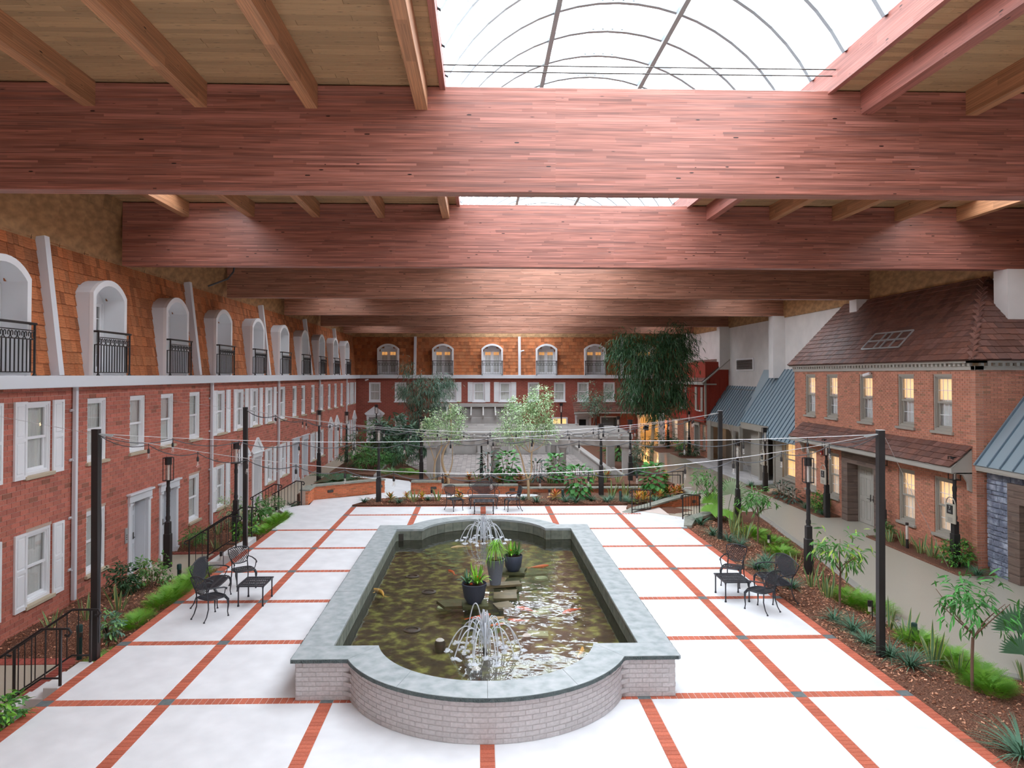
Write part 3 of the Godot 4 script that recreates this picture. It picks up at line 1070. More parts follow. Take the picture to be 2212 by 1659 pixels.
func sheet_wave(w: float, h: float, z: float, amp: float, waves: int) -> Geo:   # a hanging pleated cloth
	var g := Geo.new()
	var k := waves * 6
	for i in k:
		var x0 := -w / 2 + w * i / k
		var x1 := -w / 2 + w * (i + 1) / k
		var f0 := float(i) / k * waves * TAU
		var f1 := float(i + 1) / k * waves * TAU
		var z0 := z + amp * sin(f0) + amp * 0.4 * sin(f0 * 0.37 + 1.0)
		var z1 := z + amp * sin(f1) + amp * 0.4 * sin(f1 * 0.37 + 1.0)
		var n0 := Vector3(-amp * cos(f0) * waves * TAU / w, 0, 1).normalized()
		var n1 := Vector3(-amp * cos(f1) * waves * TAU / w, 0, 1).normalized()
		var a := Vector3(x0, 0, z0); var b := Vector3(x1, 0, z1)
		var up := Vector3(0, h, 0)
		g.tri(a, b, b + up, n0, n1, n1)
		g.tri(a, b + up, a + up, n0, n1, n0)
	return g

func ring(g: Geo, x0: float, x1: float, y0: float, y1: float, t: float, z0: float, z1: float, tb := -1.0):   # four bars round an opening
	var b := t if tb < 0 else tb
	g.mm(Vector3(x0, y0, z0), Vector3(x0 + t, y1, z1))
	g.mm(Vector3(x1 - t, y0, z0), Vector3(x1, y1, z1))
	g.mm(Vector3(x0 + t, y1 - t, z0), Vector3(x1 - t, y1, z1))
	g.mm(Vector3(x0 + t, y0, z0), Vector3(x1 - t, y0 + b, z1))

func make_window(label: String, w: float, h: float, paint: Material, sill_m: Material, shutters := false, lit := 0, sill := true) -> Node3D:
	var o := thing("window_%d" % win_n, label, "window", Vector3.ZERO, 0, "", "structure")
	win_n += 1
	var f := Geo.new()
	ring(f, -w / 2, w / 2, 0, h, 0.06, -0.13, -0.03)
	ring(f, -w / 2 + 0.06, w / 2 - 0.06, 0.06, h - 0.06, 0.03, -0.16, -0.055)
	part("frame", f, paint, o)
	var mid := h * 0.5
	for k in 2:
		var y0 := 0.09 if k == 0 else mid - 0.02
		var y1 := mid + 0.02 if k == 0 else h - 0.09
		var z := -0.135 if k == 0 else -0.1
		var x := w / 2 - 0.09
		var s := Geo.new()
		ring(s, -x, x, y0, y1, 0.045, z - 0.018, z + 0.018, 0.06)
		var sash := part("sash", s, paint, o)
		if lit > 0:
			var mu := Geo.new()
			for c in [1, 2]:
				var xx := lerpf(-x + 0.045, x - 0.045, c / 3.0)
				mu.mm(Vector3(xx - 0.009, y0 + 0.06, z - 0.006), Vector3(xx + 0.009, y1 - 0.045, z + 0.006))
			var ym := (y0 + y1) / 2
			mu.mm(Vector3(-x + 0.045, ym - 0.009, z - 0.006), Vector3(x - 0.045, ym + 0.009, z + 0.006))
			part("muntins", mu, M.white_paint, sash)
		var p := Geo.new()
		p.mm(Vector3(-x + 0.04, y0 + 0.05, z - 0.002), Vector3(x - 0.04, y1 - 0.04, z + 0.002))
		part("pane", p, M.glass, sash)
	if lit == 0:
		part("curtain", sheet_wave(w - 0.1, h - 0.1, -0.2, 0.014, 9), M.curtain, o).position.y = 0.05
	else:
		var hi := h * (0.62 if lit == 2 else 0.55)
		var a := Geo.new()
		a.mm(Vector3(-w / 2, hi, -0.24), Vector3(w / 2, h, -0.23))
		part("glowing_blind", a, M.lit_blind, o, "blind glowing warm from the lit room behind")
		var b := Geo.new()
		b.mm(Vector3(-w / 2, 0.0, -0.235), Vector3(w / 2, hi, -0.225))
		part("lower_blind", b, M.lit_blind_soft if lit == 2 else M.blind, o)
	if sill:
		var s := Geo.new()
		s.mm(Vector3(-w / 2 - 0.07, -0.085, -0.1), Vector3(w / 2 + 0.07, 0.0, 0.075), 0.01)
		part("sill", s, sill_m, o)
	if shutters:
		for sg in [-1.0, 1.0]:
			var s := Geo.new()
			var c: float = sg * (w / 2 + 0.225)
			ring(s, c - 0.21, c + 0.21, -0.05, h + 0.02, 0.06, 0.005, 0.05, 0.09)
			s.mm(Vector3(c - 0.15, h * 0.5 - 0.04, 0.005), Vector3(c + 0.15, h * 0.5 + 0.04, 0.05))
			s.mm(Vector3(c - 0.15, 0.04, 0.005), Vector3(c + 0.15, h - 0.04, 0.025))
			for q in [[0.08, h * 0.5 - 0.08], [h * 0.5 + 0.08, h - 0.08]]:
				s.mm(Vector3(c - 0.115, q[0], 0.02), Vector3(c + 0.115, q[1], 0.042), 0.012)
			part("shutter", s, paint, o)
	return o

func leaf_slab(g: Geo, x0: float, x1: float, y0: float, y1: float, z: float, cols: int, rows: Array):   # a panelled door leaf
	g.mm(Vector3(x0, y0, z - 0.02), Vector3(x1, y1, z + 0.0))
	var st := 0.09
	var pw := (x1 - x0 - st * (cols + 1)) / cols
	for c in cols + 1:
		var xx := x0 + c * (pw + st)
		g.mm(Vector3(xx, y0, z), Vector3(xx + st, y1, z + 0.014))
	for r in rows.size() + 1:
		var ya: float = y0 if r == 0 else lerpf(y0, y1, rows[r - 1][1])
		var yb: float = y1 if r == rows.size() else lerpf(y0, y1, rows[r][0])
		for c in cols:
			var xx := x0 + st + c * (pw + st)
			g.mm(Vector3(xx, ya, z), Vector3(xx + pw, yb, z + 0.014))
	for r in rows:
		for c in cols:
			var xx := x0 + st + c * (pw + st)
			g.mm(Vector3(xx + 0.03, lerpf(y0, y1, r[0]) + 0.03, z), Vector3(xx + pw - 0.03, lerpf(y0, y1, r[1]) - 0.03, z + 0.012), 0.005)

func make_door(label: String, w: float, h: float, style: int, paint: Material) -> Node3D:   # 0 flat head, 1 pediment
	var o := thing("door_%d" % door_n, label, "door", Vector3.ZERO, 0, "", "structure")
	door_n += 1
	var f := Geo.new()
	for sg in [-1.0, 1.0]:
		f.box(Vector3(sg * (w / 2 + 0.08), h / 2, -0.02), Vector3(0.16, h, 0.12))
		f.box(Vector3(sg * (w / 2 + 0.08), 0.09, 0.02), Vector3(0.19, 0.18, 0.12))
		f.box(Vector3(sg * (w / 2 + 0.08), h - 0.04, 0.02), Vector3(0.19, 0.06, 0.12))
		f.box(Vector3(sg * (w / 2 + 0.01), h / 2, -0.24), Vector3(0.05, h, 0.36))
	f.box(Vector3(0, h + 0.02, -0.24), Vector3(w, 0.05, 0.36))
	part("casing", f, paint, o)
	var hd := Geo.new()
	if style == 0:
		hd.box(Vector3(0, h + 0.11, 0.0), Vector3(w + 0.36, 0.2, 0.14))
		hd.box(Vector3(0, h + 0.24, 0.03), Vector3(w + 0.5, 0.06, 0.2), Basis.IDENTITY, 0.012)
		part("header", hd, paint, o)
	else:
		hd.box(Vector3(0, h + 0.09, 0.0), Vector3(w + 0.36, 0.16, 0.14))
		hd.box(Vector3(0, h + 0.19, 0.03), Vector3(w + 0.5, 0.05, 0.2))
		var hw := w / 2 + 0.25
		hd.prism(PackedVector2Array([Vector2(-hw, 0), Vector2(hw, 0), Vector2(0, 0.55)]), 0.06, Transform3D(Basis.IDENTITY, Vector3(0, h + 0.2, -0.02)))
		for sg in [-1.0, 1.0]:
			hd.bar(Vector3(sg * (hw + 0.03), h + 0.22, 0.05), Vector3(0, h + 0.79, 0.05), 0.18, 0.07, Vector3.BACK)
		part("pediment", hd, paint, o)
	var g := Geo.new()
	leaf_slab(g, -w / 2 + 0.03, w / 2 - 0.03, 0.01, h, -0.36, 2, [[0.06, 0.36], [0.44, 0.76], [0.82, 0.95]])
	var lf := part("leaf", g, paint, o)
	var k := Geo.new()
	k.box(Vector3(w / 2 - 0.13, h * 0.47, -0.34), Vector3(0.05, 0.2, 0.012))
	k.tube([Vector3(w / 2 - 0.13, h * 0.45, -0.34), Vector3(w / 2 - 0.13, h * 0.45, -0.29), Vector3(w / 2 - 0.24, h * 0.45, -0.285)], 0.01, 6)
	part("handle", k, M.bronze, lf)
	return o

func u_poly(ow: float, oh: float, orise: float, iw: float, ih: float, irise: float) -> PackedVector2Array:   # an arched surround
	var p := PackedVector2Array()
	for q in arch_line(ow, oh, orise): p.append(q)
	var inn := arch_line(iw, ih, irise)
	inn.reverse()
	for q in inn: p.append(q)
	return p

func arch_line(hw: float, spring: float, rise: float) -> Array:
	var out := [Vector2(-hw, 0)]
	for q in arc_pts(0, hw, spring, rise, 12): out.append(q)
	out.append(Vector2(hw, 0))
	return out

func make_dormer(label: String, lit := false) -> Node3D:
	var o := thing("window_%d" % win_n, label, "dormer window", Vector3.ZERO, 0, "", "structure")
	win_n += 1
	var g := Geo.new()
	g.prism(u_poly(0.86, 2.1, 0.4, 0.72, 2.02, 0.33), 0.1, Transform3D(Basis.IDENTITY, Vector3(0, 0, -0.1)))
	part("arched_surround", g, M.white_paint, o)
	var hd := Geo.new()
	var ol := arch_line(0.85, 2.1, 0.385)
	var il := arch_line(0.73, 2.02, 0.34)
	for i in ol.size() - 1:
		var a: Vector2 = ol[i]; var b: Vector2 = ol[i + 1]
		hd.quad(Vector3(a.x, a.y, -0.09), Vector3(b.x, b.y, -0.09), Vector3(b.x, b.y, -1.0), Vector3(a.x, a.y, -1.0), Vector3(-(b - a).y, (b - a).x, 0).normalized())
	part("hood", hd, M.ledge_paint, o)
	var ln := Geo.new()
	for i in il.size() - 1:
		var a: Vector2 = il[i]; var b: Vector2 = il[i + 1]
		ln.quad(Vector3(a.x, a.y, -0.08), Vector3(b.x, b.y, -0.08), Vector3(b.x, b.y, -0.66), Vector3(a.x, a.y, -0.66), Vector3((b - a).y, -(b - a).x, 0).normalized())
	ln.mm(Vector3(-0.73, -0.02, -0.66), Vector3(0.73, 0.03, -0.05))
	part("lining", ln, M.white_paint, o)
	var ty := Geo.new()
	ty.prism(PackedVector2Array(arch_line(0.735, 2.02, 0.345).map(func(q): return Vector2(q.x, maxf(q.y, 1.97)))), 0.03, Transform3D(Basis.IDENTITY, Vector3(0, 0, -0.62)))
	ring(ty, -0.72, 0.72, 0.03, 2.0, 0.06, -0.64, -0.56)
	part("frame", ty, M.white_paint, o)
	for sg in [-1.0, 1.0]:
		var lf := Geo.new()
		var x0 := 0.01 if sg > 0 else -0.66
		ring(lf, x0, x0 + 0.65, 0.04, 1.96, 0.105, -0.62, -0.585, 0.2)
		var pd := part("door_leaf", lf, M.white_paint, o)
		var mu := Geo.new()
		mu.mm(Vector3(x0 + 0.316, 0.24, -0.612), Vector3(x0 + 0.334, 1.86, -0.59))
		for r in [1, 2, 3, 4]:
			var y := lerpf(0.24, 1.855, r / 5.0)
			mu.mm(Vector3(x0 + 0.1, y - 0.009, -0.612), Vector3(x0 + 0.55, y + 0.009, -0.59))
		part("muntins", mu, M.white_paint, pd)
		var pn := Geo.new()
		pn.mm(Vector3(x0 + 0.1, 0.22, -0.604), Vector3(x0 + 0.55, 1.87, -0.6))
		part("pane", pn, M.glass, pd)
	var cu := sheet_wave(1.4, 1.9, -0.72, 0.012, 12)
	part("curtain", cu, M.curtain, o)
	if lit:
		var lt := Geo.new()
		lt.mm(Vector3(-0.6, 1.62, -0.7), Vector3(0.6, 1.86, -0.69))
		part("lit_room", lt, M.lit_hall, o, "warm lit room behind the top panes")
	return o

func scrolls(g: Geo, x0: float, x1: float, y0: float, y1: float, z: float, n: int, ax: int):   # a frieze of C scrolls
	for i in n:
		var cx := lerpf(x0, x1, (i + 0.5) / n)
		var hw := (x1 - x0) / n * 0.5
		var hh := (y1 - y0) * 0.5
		for sg in [-1.0, 1.0]:
			var pts := []
			for k in 11:
				var t := k / 10.0
				var a := -PI * 0.5 + t * PI * 1.75
				var r := 1.0 - 0.62 * t
				var px: float = cx + sg * (hw * 0.98 - hw * 0.5 * (1.0 + cos(a) * r))
				var py: float = (y0 + y1) / 2 + hh * sin(a) * (0.98 - 0.45 * t)
				pts.append(Vector3(px, py, z) if ax == 0 else Vector3(z, py, px))
			g.tube(pts, 0.011, 5, false)

func make_rail(label: String, w: float, deep: float) -> Node3D:   # an iron balcony rail; z = 0 is its front
	var o := thing("balcony_rail", label, "balcony rail")
	o.set_meta("kind_name", "balcony_rail")
	var h := 1.12
	var t := Geo.new()
	t.box(Vector3(0, h, 0), Vector3(w + 0.1, 0.05, 0.07), Basis.IDENTITY, 0.01)
	if deep > 0:
		for sg in [-1.0, 1.0]: t.box(Vector3(sg * w / 2, h, -deep / 2), Vector3(0.07, 0.05, deep), Basis.IDENTITY, 0.01)
	part("handrail", t, M.black_metal, o)
	var f := Geo.new()
	for y in [0.08, 0.78, 0.97]:
		f.box(Vector3(0, y, 0), Vector3(w, 0.022, 0.022))
		if deep > 0 and y != 0.97:
			for sg in [-1.0, 1.0]: f.box(Vector3(sg * w / 2, y, -deep / 2), Vector3(0.022, 0.022, deep))
	part("bars", f, M.black_metal, o)
	var corners := [Vector3(-w / 2, 0, 0), Vector3(w / 2, 0, 0)]
	if deep > 0: corners.append_array([Vector3(-w / 2, 0, -deep), Vector3(w / 2, 0, -deep)])
	for c in corners:
		var p := Geo.new()
		p.box(c + Vector3(0, h / 2, 0), Vector3(0.035, h, 0.035))
		p.lathe([Vector2(0.045, 0), Vector2(0.045, 0.012), Vector2(0.02, 0.05)], 8, c)
		part("post", p, M.black_metal, o)
	var bl := Geo.new()
	bl.box(Vector3(0, 0.43, 0), Vector3(0.02, 0.7, 0.02))
	var bmesh := bl.mesh()
	var n := int(w / 0.125)
	for i in range(1, n):
		place("baluster", bmesh, M.black_metal, o, Transform3D(Basis.IDENTITY, Vector3(-w / 2 + w * i / n, 0, 0)))
	if deep > 0:
		var wb := Geo.new()
		wb.box(Vector3(0, 0.43, 0), Vector3(0.02, 0.7, 0.05))
		var wm := wb.mesh()
		for sg in [-1.0, 1.0]:
			for i in [1, 2, 3]:
				place("baluster", wm, M.black_metal, o, Transform3D(Basis.IDENTITY, Vector3(sg * w / 2, 0, -deep * i / 4.0)))
	var s := Geo.new()
	scrolls(s, -w / 2 + 0.02, w / 2 - 0.02, 0.79, 0.965, 0, 7, 0)
	part("scrollwork", s, M.black_metal, o)
	return o

# shingles laid in courses on a slope; o lower left corner, ux right, vs up the slope, nn outward; clip(x, y) tells what is covered
func shingle_face(parent: Node3D, o: Vector3, ux: Vector3, vs: Vector3, w: float, h: float, expose: float, wmin: float, wmax: float, holes: Array, m: Material, most := 300, trap := [0.0, 0.0], spread := 0.13):
	var nn := ux.cross(vs).normalized()
	var unit := Geo.new()
	unit.box(Vector3.ZERO, Vector3.ONE)
	var um := unit.mesh()
	var list := []
	var tints := []
	var rows := int(ceil(h / expose))
	for r in rows:
		var y0 := r * expose
		var len := minf(expose * 1.25, h - y0 + 0.02)
		var x := -rng.randf() * wmax
		var lo: float = trap[0] * y0 / h
		var hi: float = w - trap[1] * y0 / h
		while x < hi:
			var sw := rng.randf_range(wmin, wmax)
			var a := maxf(x, lo)
			var b := minf(x + sw - 0.006, hi)
			x += sw
			if b - a < 0.03: continue
			var segs := [[a, b]]
			for q in holes:
				if q.position.y < y0 + expose * 0.6 and q.end.y > y0 + expose * 0.3:
					var nxt := []
					for sg in segs:
						if sg[1] <= q.position.x or sg[0] >= q.end.x: nxt.append(sg)
						else:
							if sg[0] < q.position.x: nxt.append([sg[0], q.position.x])
							if sg[1] > q.end.x: nxt.append([q.end.x, sg[1]])
					segs = nxt
			for sg in segs:
				if sg[1] - sg[0] < 0.02: continue
				var jit := rng.randfn(0, 0.006)
				var tilt := 0.026 / len
				var v2 := (vs - nn * tilt).normalized()
				var n2 := ux.cross(v2)
				list.append(Transform3D(Basis(ux * (sg[1] - sg[0]), v2 * len, n2 * 0.024), o + ux * (sg[0] + sg[1]) / 2 + vs * (y0 + len / 2 + jit) + nn * (0.024 + rng.randf() * 0.006)))
				var k: float = [1.0 - spread * 2.2, 1.0 - spread, 1.0, 1.0, 1.0 + spread, 1.0 + spread * 2][rng.randi() % 6]
				var hue: float = [0.94, 1.0, 1.0, 1.08][rng.randi() % 4]
				tints.append(Color(k, k / hue, k / hue / hue))
	pieces("shingle", "shingles", um, m, list, parent, most, tints)

const UP_WIN := [[13.9, 1], [16.1, 1], [18.57, 0], [20.79, 0], [22.77, 0], [24.98, 0], [27.52, 1], [29.76, 1], [31.76, 1], [33.97, 1], [36.2, 0], [38.5, 0], [40.4, 0], [42.73, 0], [45.15, 0], [47.35, 0], [49.4, 0], [51.6, 0], [54.3, 1], [56.25, 1]]
const LOW_WIN := [[13.9, 1], [16.15, 1], [18.57, 0], [24.98, 0], [27.52, 1], [34.0, 1], [36.45, 1], [42.9, 1], [45.3, 0], [51.5, 0], [54.55, 1]]
const L_DOORS := [[20.87, 0], [22.85, 0], [30.0, 1], [31.9, 1], [38.6, 0], [40.65, 0], [47.55, 1], [49.6, 1], [56.5, 1]]

func left_wall():
	var o := thing("wall_left", "long red brick wall on the left with two rows of windows", "wall", Vector3.ZERO, 0, "", "structure")
	var zn := 9.0    # near end of the built wall
	var holes := []
	for q in UP_WIN: holes.append(Rect2(q[0] - zn, 2.84 - YL + 0.2, 0.96, 1.63))
	for q in LOW_WIN: holes.append(Rect2(q[0] - zn, 0.0 - YL + 0.2, 0.96, 1.6))
	for q in L_DOORS: holes.append(Rect2(q[0] - zn, 0.2, 1.05, 2.14))
	brick_face(o, Vector3(WL, YL - 0.2, -zn), Vector3.FORWARD, 49.05, 4.8 - YL + 0.2, 0.1128, 0.302, holes, M.brick_red, M.mortar)
	var proto := {}
	var k := [0, 0]
	for row in 2:
		for q in (UP_WIN if row == 0 else LOW_WIN):
			var near: String = ORD[k[row]] + (" from the near end" if k[row] > 0 else " one")
			var lab := "white sash window%s, %s row of the left brick wall, %s" % [" with white panelled shutters" if q[1] else " without shutters", "upper" if row == 0 else "lower", near]
			var key := "%d%d" % [q[1], row]
			var wo: Node3D
			if proto.has(key):
				wo = proto[key].duplicate()
				wo.name = "window_%d" % win_n
				win_n += 1
				add_child(wo, true)
				wo.set_meta("label", lab)
			else:
				wo = make_window(lab, 0.95, 1.62 if row == 0 else 1.59, M.white_paint, M.stone_sill, q[1] == 1)
				proto[key] = wo
			wo.position = Vector3(WL, 2.84 if row == 0 else 0.0, -(q[0] + 0.48))
			wo.rotation.y = PI / 2
			k[row] += 1
	for i in L_DOORS.size():
		var q = L_DOORS[i]
		var kind := "white door under a triangular pediment" if q[1] else "pale door under a flat moulded header"
		var d := make_door("%s, %s door along the left brick wall" % [kind, ORD[i]], 1.03, 2.12, q[1], M.white_paint if q[1] else M.ledge_paint)
		d.position = Vector3(WL, YL, -(q[0] + 0.525))
		d.rotation.y = PI / 2
	# downspouts
	for i in 6:
		var z: float = [17.9, 26.85, 35.65, 44.65, 53.6, 11.5][i]
		var yb: float = [-0.45, -0.5, -0.65, -0.7, -0.7, -0.5][i]
		var d := thing("downspout", "white square downspout on the left brick wall, %s along it" % (ORD[i] + " seen" if i < 5 else "nearest and out of frame"), "downspout", Vector3(WL + 0.075, 0, -z))
		var g := Geo.new()
		g.mm(Vector3(-0.05, yb + 0.05, -0.05), Vector3(0.05, 4.8, 0.05), 0.008)
		part("pipe", g, M.ledge_paint, d)
		for y in [0.35, 1.6, 3.0, 4.2]:
			var b := Geo.new()
			b.box(Vector3(-0.055, y, 0.06), Vector3(0.03, 0.06, 0.16))
			b.tube([Vector3(-0.03, y, 0.13), Vector3(0.03, y, 0.13)], 0.016, 6)
			part("bracket", b, M.ledge_paint, d)
	# ledge, slope, dormers, fins
	var lg := Geo.new()
	lg.mm(Vector3(WL - 0.5, 4.77, -9.0), Vector3(-9.6, 5.045, -58.3), 0.01)
	tag(part("trim_3", lg, M.ledge_paint, self), "long pale painted ledge above the left brick wall", "ledge", "", "structure")
	var roof_o := thing("wall_mansard", "steep cedar shingled slope with dormers above the left brick wall", "shingled wall", Vector3.ZERO, 0, "", "structure")
	var vs := Vector3(-0.38, 3.2, 0).normalized()
	var sh := []
	var dz := []
	for i in 10: dz.append(19.27 + 4.22 * (i - 1))
	for z in dz:
		for q in [[0.8, 1.95], [0.66, 2.2], [0.36, 2.34]]:
			sh.append(Rect2(z - 9.0 - q[0], -0.1, q[0] * 2, q[1] + 0.1))
	shingle_face(roof_o, Vector3(-10.0, 5.04, -9.0), Vector3.FORWARD, vs, 49.3, 3.25, 0.292, 0.14, 0.34, sh, M.shingle)
	var bk := Geo.new()
	var last := -9.0
	for z in dz + [60.0]:
		var a := Vector3(-10.0, 5.04, last)
		var b := Vector3(-10.0, 5.04, -(z - 0.8)) if z < 59 else Vector3(-10.0, 5.04, -58.3)
		var up := vs * 3.25
		bk.quad(a, b, b + up, a + up, Vector3.FORWARD.cross(vs).normalized())
		if z < 59:
			var c := Vector3(-10.0, 5.04, -(z + 0.8))
			bk.quad(b + vs * 2.35, c + vs * 2.35, c + up, b + up, Vector3.FORWARD.cross(vs).normalized())
			last = c.z
	part("backing", bk, M.dark_shingle, roof_o)
	var rail0: Node3D
	for i in dz.size():
		var lab := "white arched dormer with French doors, %s along the left shingled slope" % ORD[i]
		var d: Node3D
		if i == 0: d = make_dormer(lab)
		else:
			d = get_node("window_%d" % dorm0).duplicate()
			d.name = "window_%d" % win_n
			win_n += 1
			add_child(d, true)
			d.set_meta("label", lab)
		if i == 0: dorm0 = win_n - 1
		d.position = Vector3(-9.74, 5.045, -dz[i])
		d.rotation.y = PI / 2
		var rl := "black iron balcony rail in front of the %s dormer on the left" % ORD[i]
		if i == 0:
			rail0 = make_rail(rl, 1.62, 0.42)
		var r: Node3D = rail0 if i == 0 else copy(rail0, rl, Vector3.ZERO, 0)
		r.position = Vector3(-9.635, 5.045, -dz[i])
		r.rotation.y = PI / 2
	for i in 6:
		var z := 17.1 + 8.37 * i
		if z > 58: continue
		var g := Geo.new()
		var a := Vector3(-9.87, 5.045, -z)
		g.bar(a, a + vs * 3.27, 0.2, 0.24, Vector3.RIGHT)
		tag(part("fin", g, M.ledge_paint, self), "white slanting fin on the left shingled slope, %s" % ORD[i], "fin", "", "structure")
	var br := Geo.new()
	br.tube([Vector3(-10.1, 8.35, -27.0), Vector3(-9.6, 8.7, -27.6), Vector3(-9.45, 9.0, -27.8), Vector3(-9.4, 9.3, -27.8)], 0.035, 8)
	tag(part("pipe", br, M.cable, self), "bent grey conduit above the left shingles below the third beam", "pipe")
var dorm0 := 0

func far_wall():
	var o := thing("wall_far", "dark red brick far wall with white windows behind the garden", "wall", Vector3.ZERO, 0, "", "structure")
	var x0 := -9.95
	var holes := []
	var wins := [[-8.93, 0], [-6.87, 0], [-2.9, 1], [-0.6, 1], [1.5, 1], [3.79, 0], [5.9, 0], [7.79, 0], [9.9, 0], [12.0, 0]]
	for q in wins: holes.append(Rect2(q[0] - x0, 2.93 + 1.2, 0.92, 1.54))
	holes.append(Rect2(-8.95 - x0, 1.2 + YR, 0.98, 1.98))
	holes.append(Rect2(-6.86 - x0, 0.22 + 1.2, 0.92, 1.52))
	holes.append(Rect2(7.75 - x0, YR + 1.2, 1.0, 2.0))
	holes.append(Rect2(9.62 - x0, 0.35 + 1.2, 1.46, 1.38))
	holes.append(Rect2(5.7 - x0, YR + 1.2, 1.3, 1.95))
	holes.append(Rect2(12.86 - x0, YR + 1.2, 1.96, 1.98))
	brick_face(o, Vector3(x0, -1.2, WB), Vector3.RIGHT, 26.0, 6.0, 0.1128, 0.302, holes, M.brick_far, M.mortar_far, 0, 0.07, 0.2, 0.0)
	for i in wins.size():
		var q = wins[i]
		var w := make_window("white sash window of the far wall's upper row, %s from the left%s" % ["first" if i == 0 else ORD[i], ", with pale shutters" if q[1] else ""], 0.92, 1.53, M.white_paint, M.white_paint, q[1] == 1)
		w.position = Vector3(q[0] + 0.46, 2.93, WB)
	var w6 := make_window("white sash window low on the far wall behind the garden shrubs", 0.92, 1.52, M.white_paint, M.white_paint)
	w6.position = Vector3(-6.4, 0.22, WB)
	var pd := make_door("white door with a triangular pediment at the left end of the far wall", 0.96, 1.98, 1, M.white_paint)
	pd.position = Vector3(-8.46, YR, WB)
	var d2 := make_door("white framed glass door in the far wall left of the dark shop window", 0.98, 1.98, 0, M.white_paint)
	d2.position = Vector3(8.25, YR, WB)
	var gp := Geo.new()
	gp.mm(Vector3(-0.28, 0.5, -0.345), Vector3(0.28, 1.75, -0.33))
	part("dark_pane", gp, M.dark_room, d2)
	var sw := thing("window_%d" % win_n, "dark shop window in a white frame on the far wall", "window", Vector3(10.35, 0.35, WB), 0, "", "structure")
	win_n += 1
	var g := Geo.new()
	ring(g, -0.73, 0.73, 0, 1.38, 0.1, -0.12, 0.03)
	part("frame", g, M.white_paint, sw)
	g = Geo.new()
	g.mm(Vector3(-0.64, 0.09, -0.07), Vector3(0.64, 1.29, -0.065))
	part("pane", g, M.glass, sw)
	g = Geo.new()
	g.mm(Vector3(-0.7, 0.0, -0.2), Vector3(0.7, 1.38, -0.19))
	part("dark_interior", g, M.dark_room, sw)
	var gd := thing("door_%d" % door_n, "glazed doorway with a warm lit room, seen past the middle tree", "door", Vector3(6.35, YR, WB), 0, "", "structure")
	door_n += 1
	g = Geo.new()
	ring(g, -0.65, 0.65, 0, 1.95, 0.12, -0.12, 0.04, 0.02)
	for x in [-0.2, 0.2]: g.mm(Vector3(x - 0.02, 0, -0.1), Vector3(x + 0.02, 1.85, -0.06))
	for y in [0.5, 1.0, 1.4]: g.mm(Vector3(-0.55, y - 0.02, -0.1), Vector3(0.55, y + 0.02, -0.06))
	part("frame", g, M.white_paint, gd)
	g = Geo.new()
	g.mm(Vector3(-0.6, 0.0, -0.2), Vector3(0.6, 1.9, -0.19))
	part("lit_room", g, M.lit_window, gd)
	# ledge, shingles and dormers of the far wall
	var lg := Geo.new()
	lg.mm(Vector3(-9.6, 4.77, WB - 0.3), Vector3(14.4, 5.045, WB + 0.3), 0.01)
	tag(part("trim_4", lg, M.ledge_paint, self), "pale painted ledge across the far wall", "ledge", "", "structure")
	var so := thing("wall_shingled", "cedar shingled far slope with white arched dormers", "shingled wall", Vector3.ZERO, 0, "", "structure")
	var vs := Vector3(0, 3.2, -0.38).normalized()
	var dx := [-7.39, -3.02, 0.92, 5.28, 9.2, 13.2]
	var sh := []
	for x in dx:
		for q in [[0.8, 1.95], [0.66, 2.2], [0.36, 2.34]]:
			sh.append(Rect2(x + 10.4 - q[0], -0.1, q[0] * 2, q[1] + 0.1))
	shingle_face(so, Vector3(-10.4, 5.04, WB - 0.0), Vector3.RIGHT, vs, 26.4, 3.15, 0.27, 0.14, 0.34, sh, M.shingle, 0)
	var bk := Geo.new()
	var xx := -10.4
	for x in dx + [30.0]:
		var a := Vector3(xx, 5.04, WB)
		var b := Vector3(x - 0.8 if x < 29 else 16.0, 5.04, WB)
		bk.quad(a, b, b + vs * 3.15, a + vs * 3.15, Vector3(0, 0.1, 1).normalized())
		if x < 29:
			var c := Vector3(x + 0.8, 5.04, WB)
			bk.quad(b + vs * 2.35, c + vs * 2.35, c + vs * 3.15, b + vs * 3.15, Vector3(0, 0.1, 1).normalized())
			xx = c.x
	part("backing", bk, M.dark_shingle, so)
	bk = Geo.new()
	bk.mm(Vector3(-11, 8.1, WB - 0.4), Vector3(16.4, 10.2, WB - 0.3))
	part("plywood_strip", bk, M.plywood, so)
	bk = Geo.new()
	bk.mm(Vector3(-11, -1.4, WB - 1.3), Vector3(12.7, 10.2, WB - 1.2))
	bk.mm(Vector3(12.7, 2.0, WB - 1.3), Vector3(17, 10.2, WB - 1.2))
	part("backing", bk, M.dark_room, so)
	var rail0: Node3D
	for i in dx.size():
		var lab := "white arched dormer with French doors on the far shingled slope, %s from the left" % ("first" if i == 0 else ORD[i])
		var d := make_dormer(lab, true)
		d.position = Vector3(dx[i], 5.045, WB + 0.28)
		var rl := "black iron rail before the far slope's dormer, %s from the left" % ("first" if i == 0 else ORD[i])
		if i == 0: rail0 = make_rail(rl, 1.62, 0.0)
		var r: Node3D = rail0 if i == 0 else copy(rail0, rl, Vector3.ZERO, 0)
		r.position = Vector3(dx[i], 5.045, WB + 0.32)
	for i in 3:
		var x: float = [-5.26, 3.12, 11.4][i]
		var f := Geo.new()
		var a := Vector3(x, 5.045, WB + 0.12)
		f.bar(a, a + vs * 3.1, 0.2, 0.24, Vector3.BACK)
		tag(part("fin", f, M.ledge_paint, self), "white fin on the far shingled slope, %s from the left" % ("first" if i == 0 else ORD[i]), "fin", "", "structure")
	# lean-to roof, beam and lit passage at the right end
	var lr := thing("wall_canopy", "low brown shingled lean-to roof on the far wall above the shop window", "roof", Vector3.ZERO, 0, "", "structure")
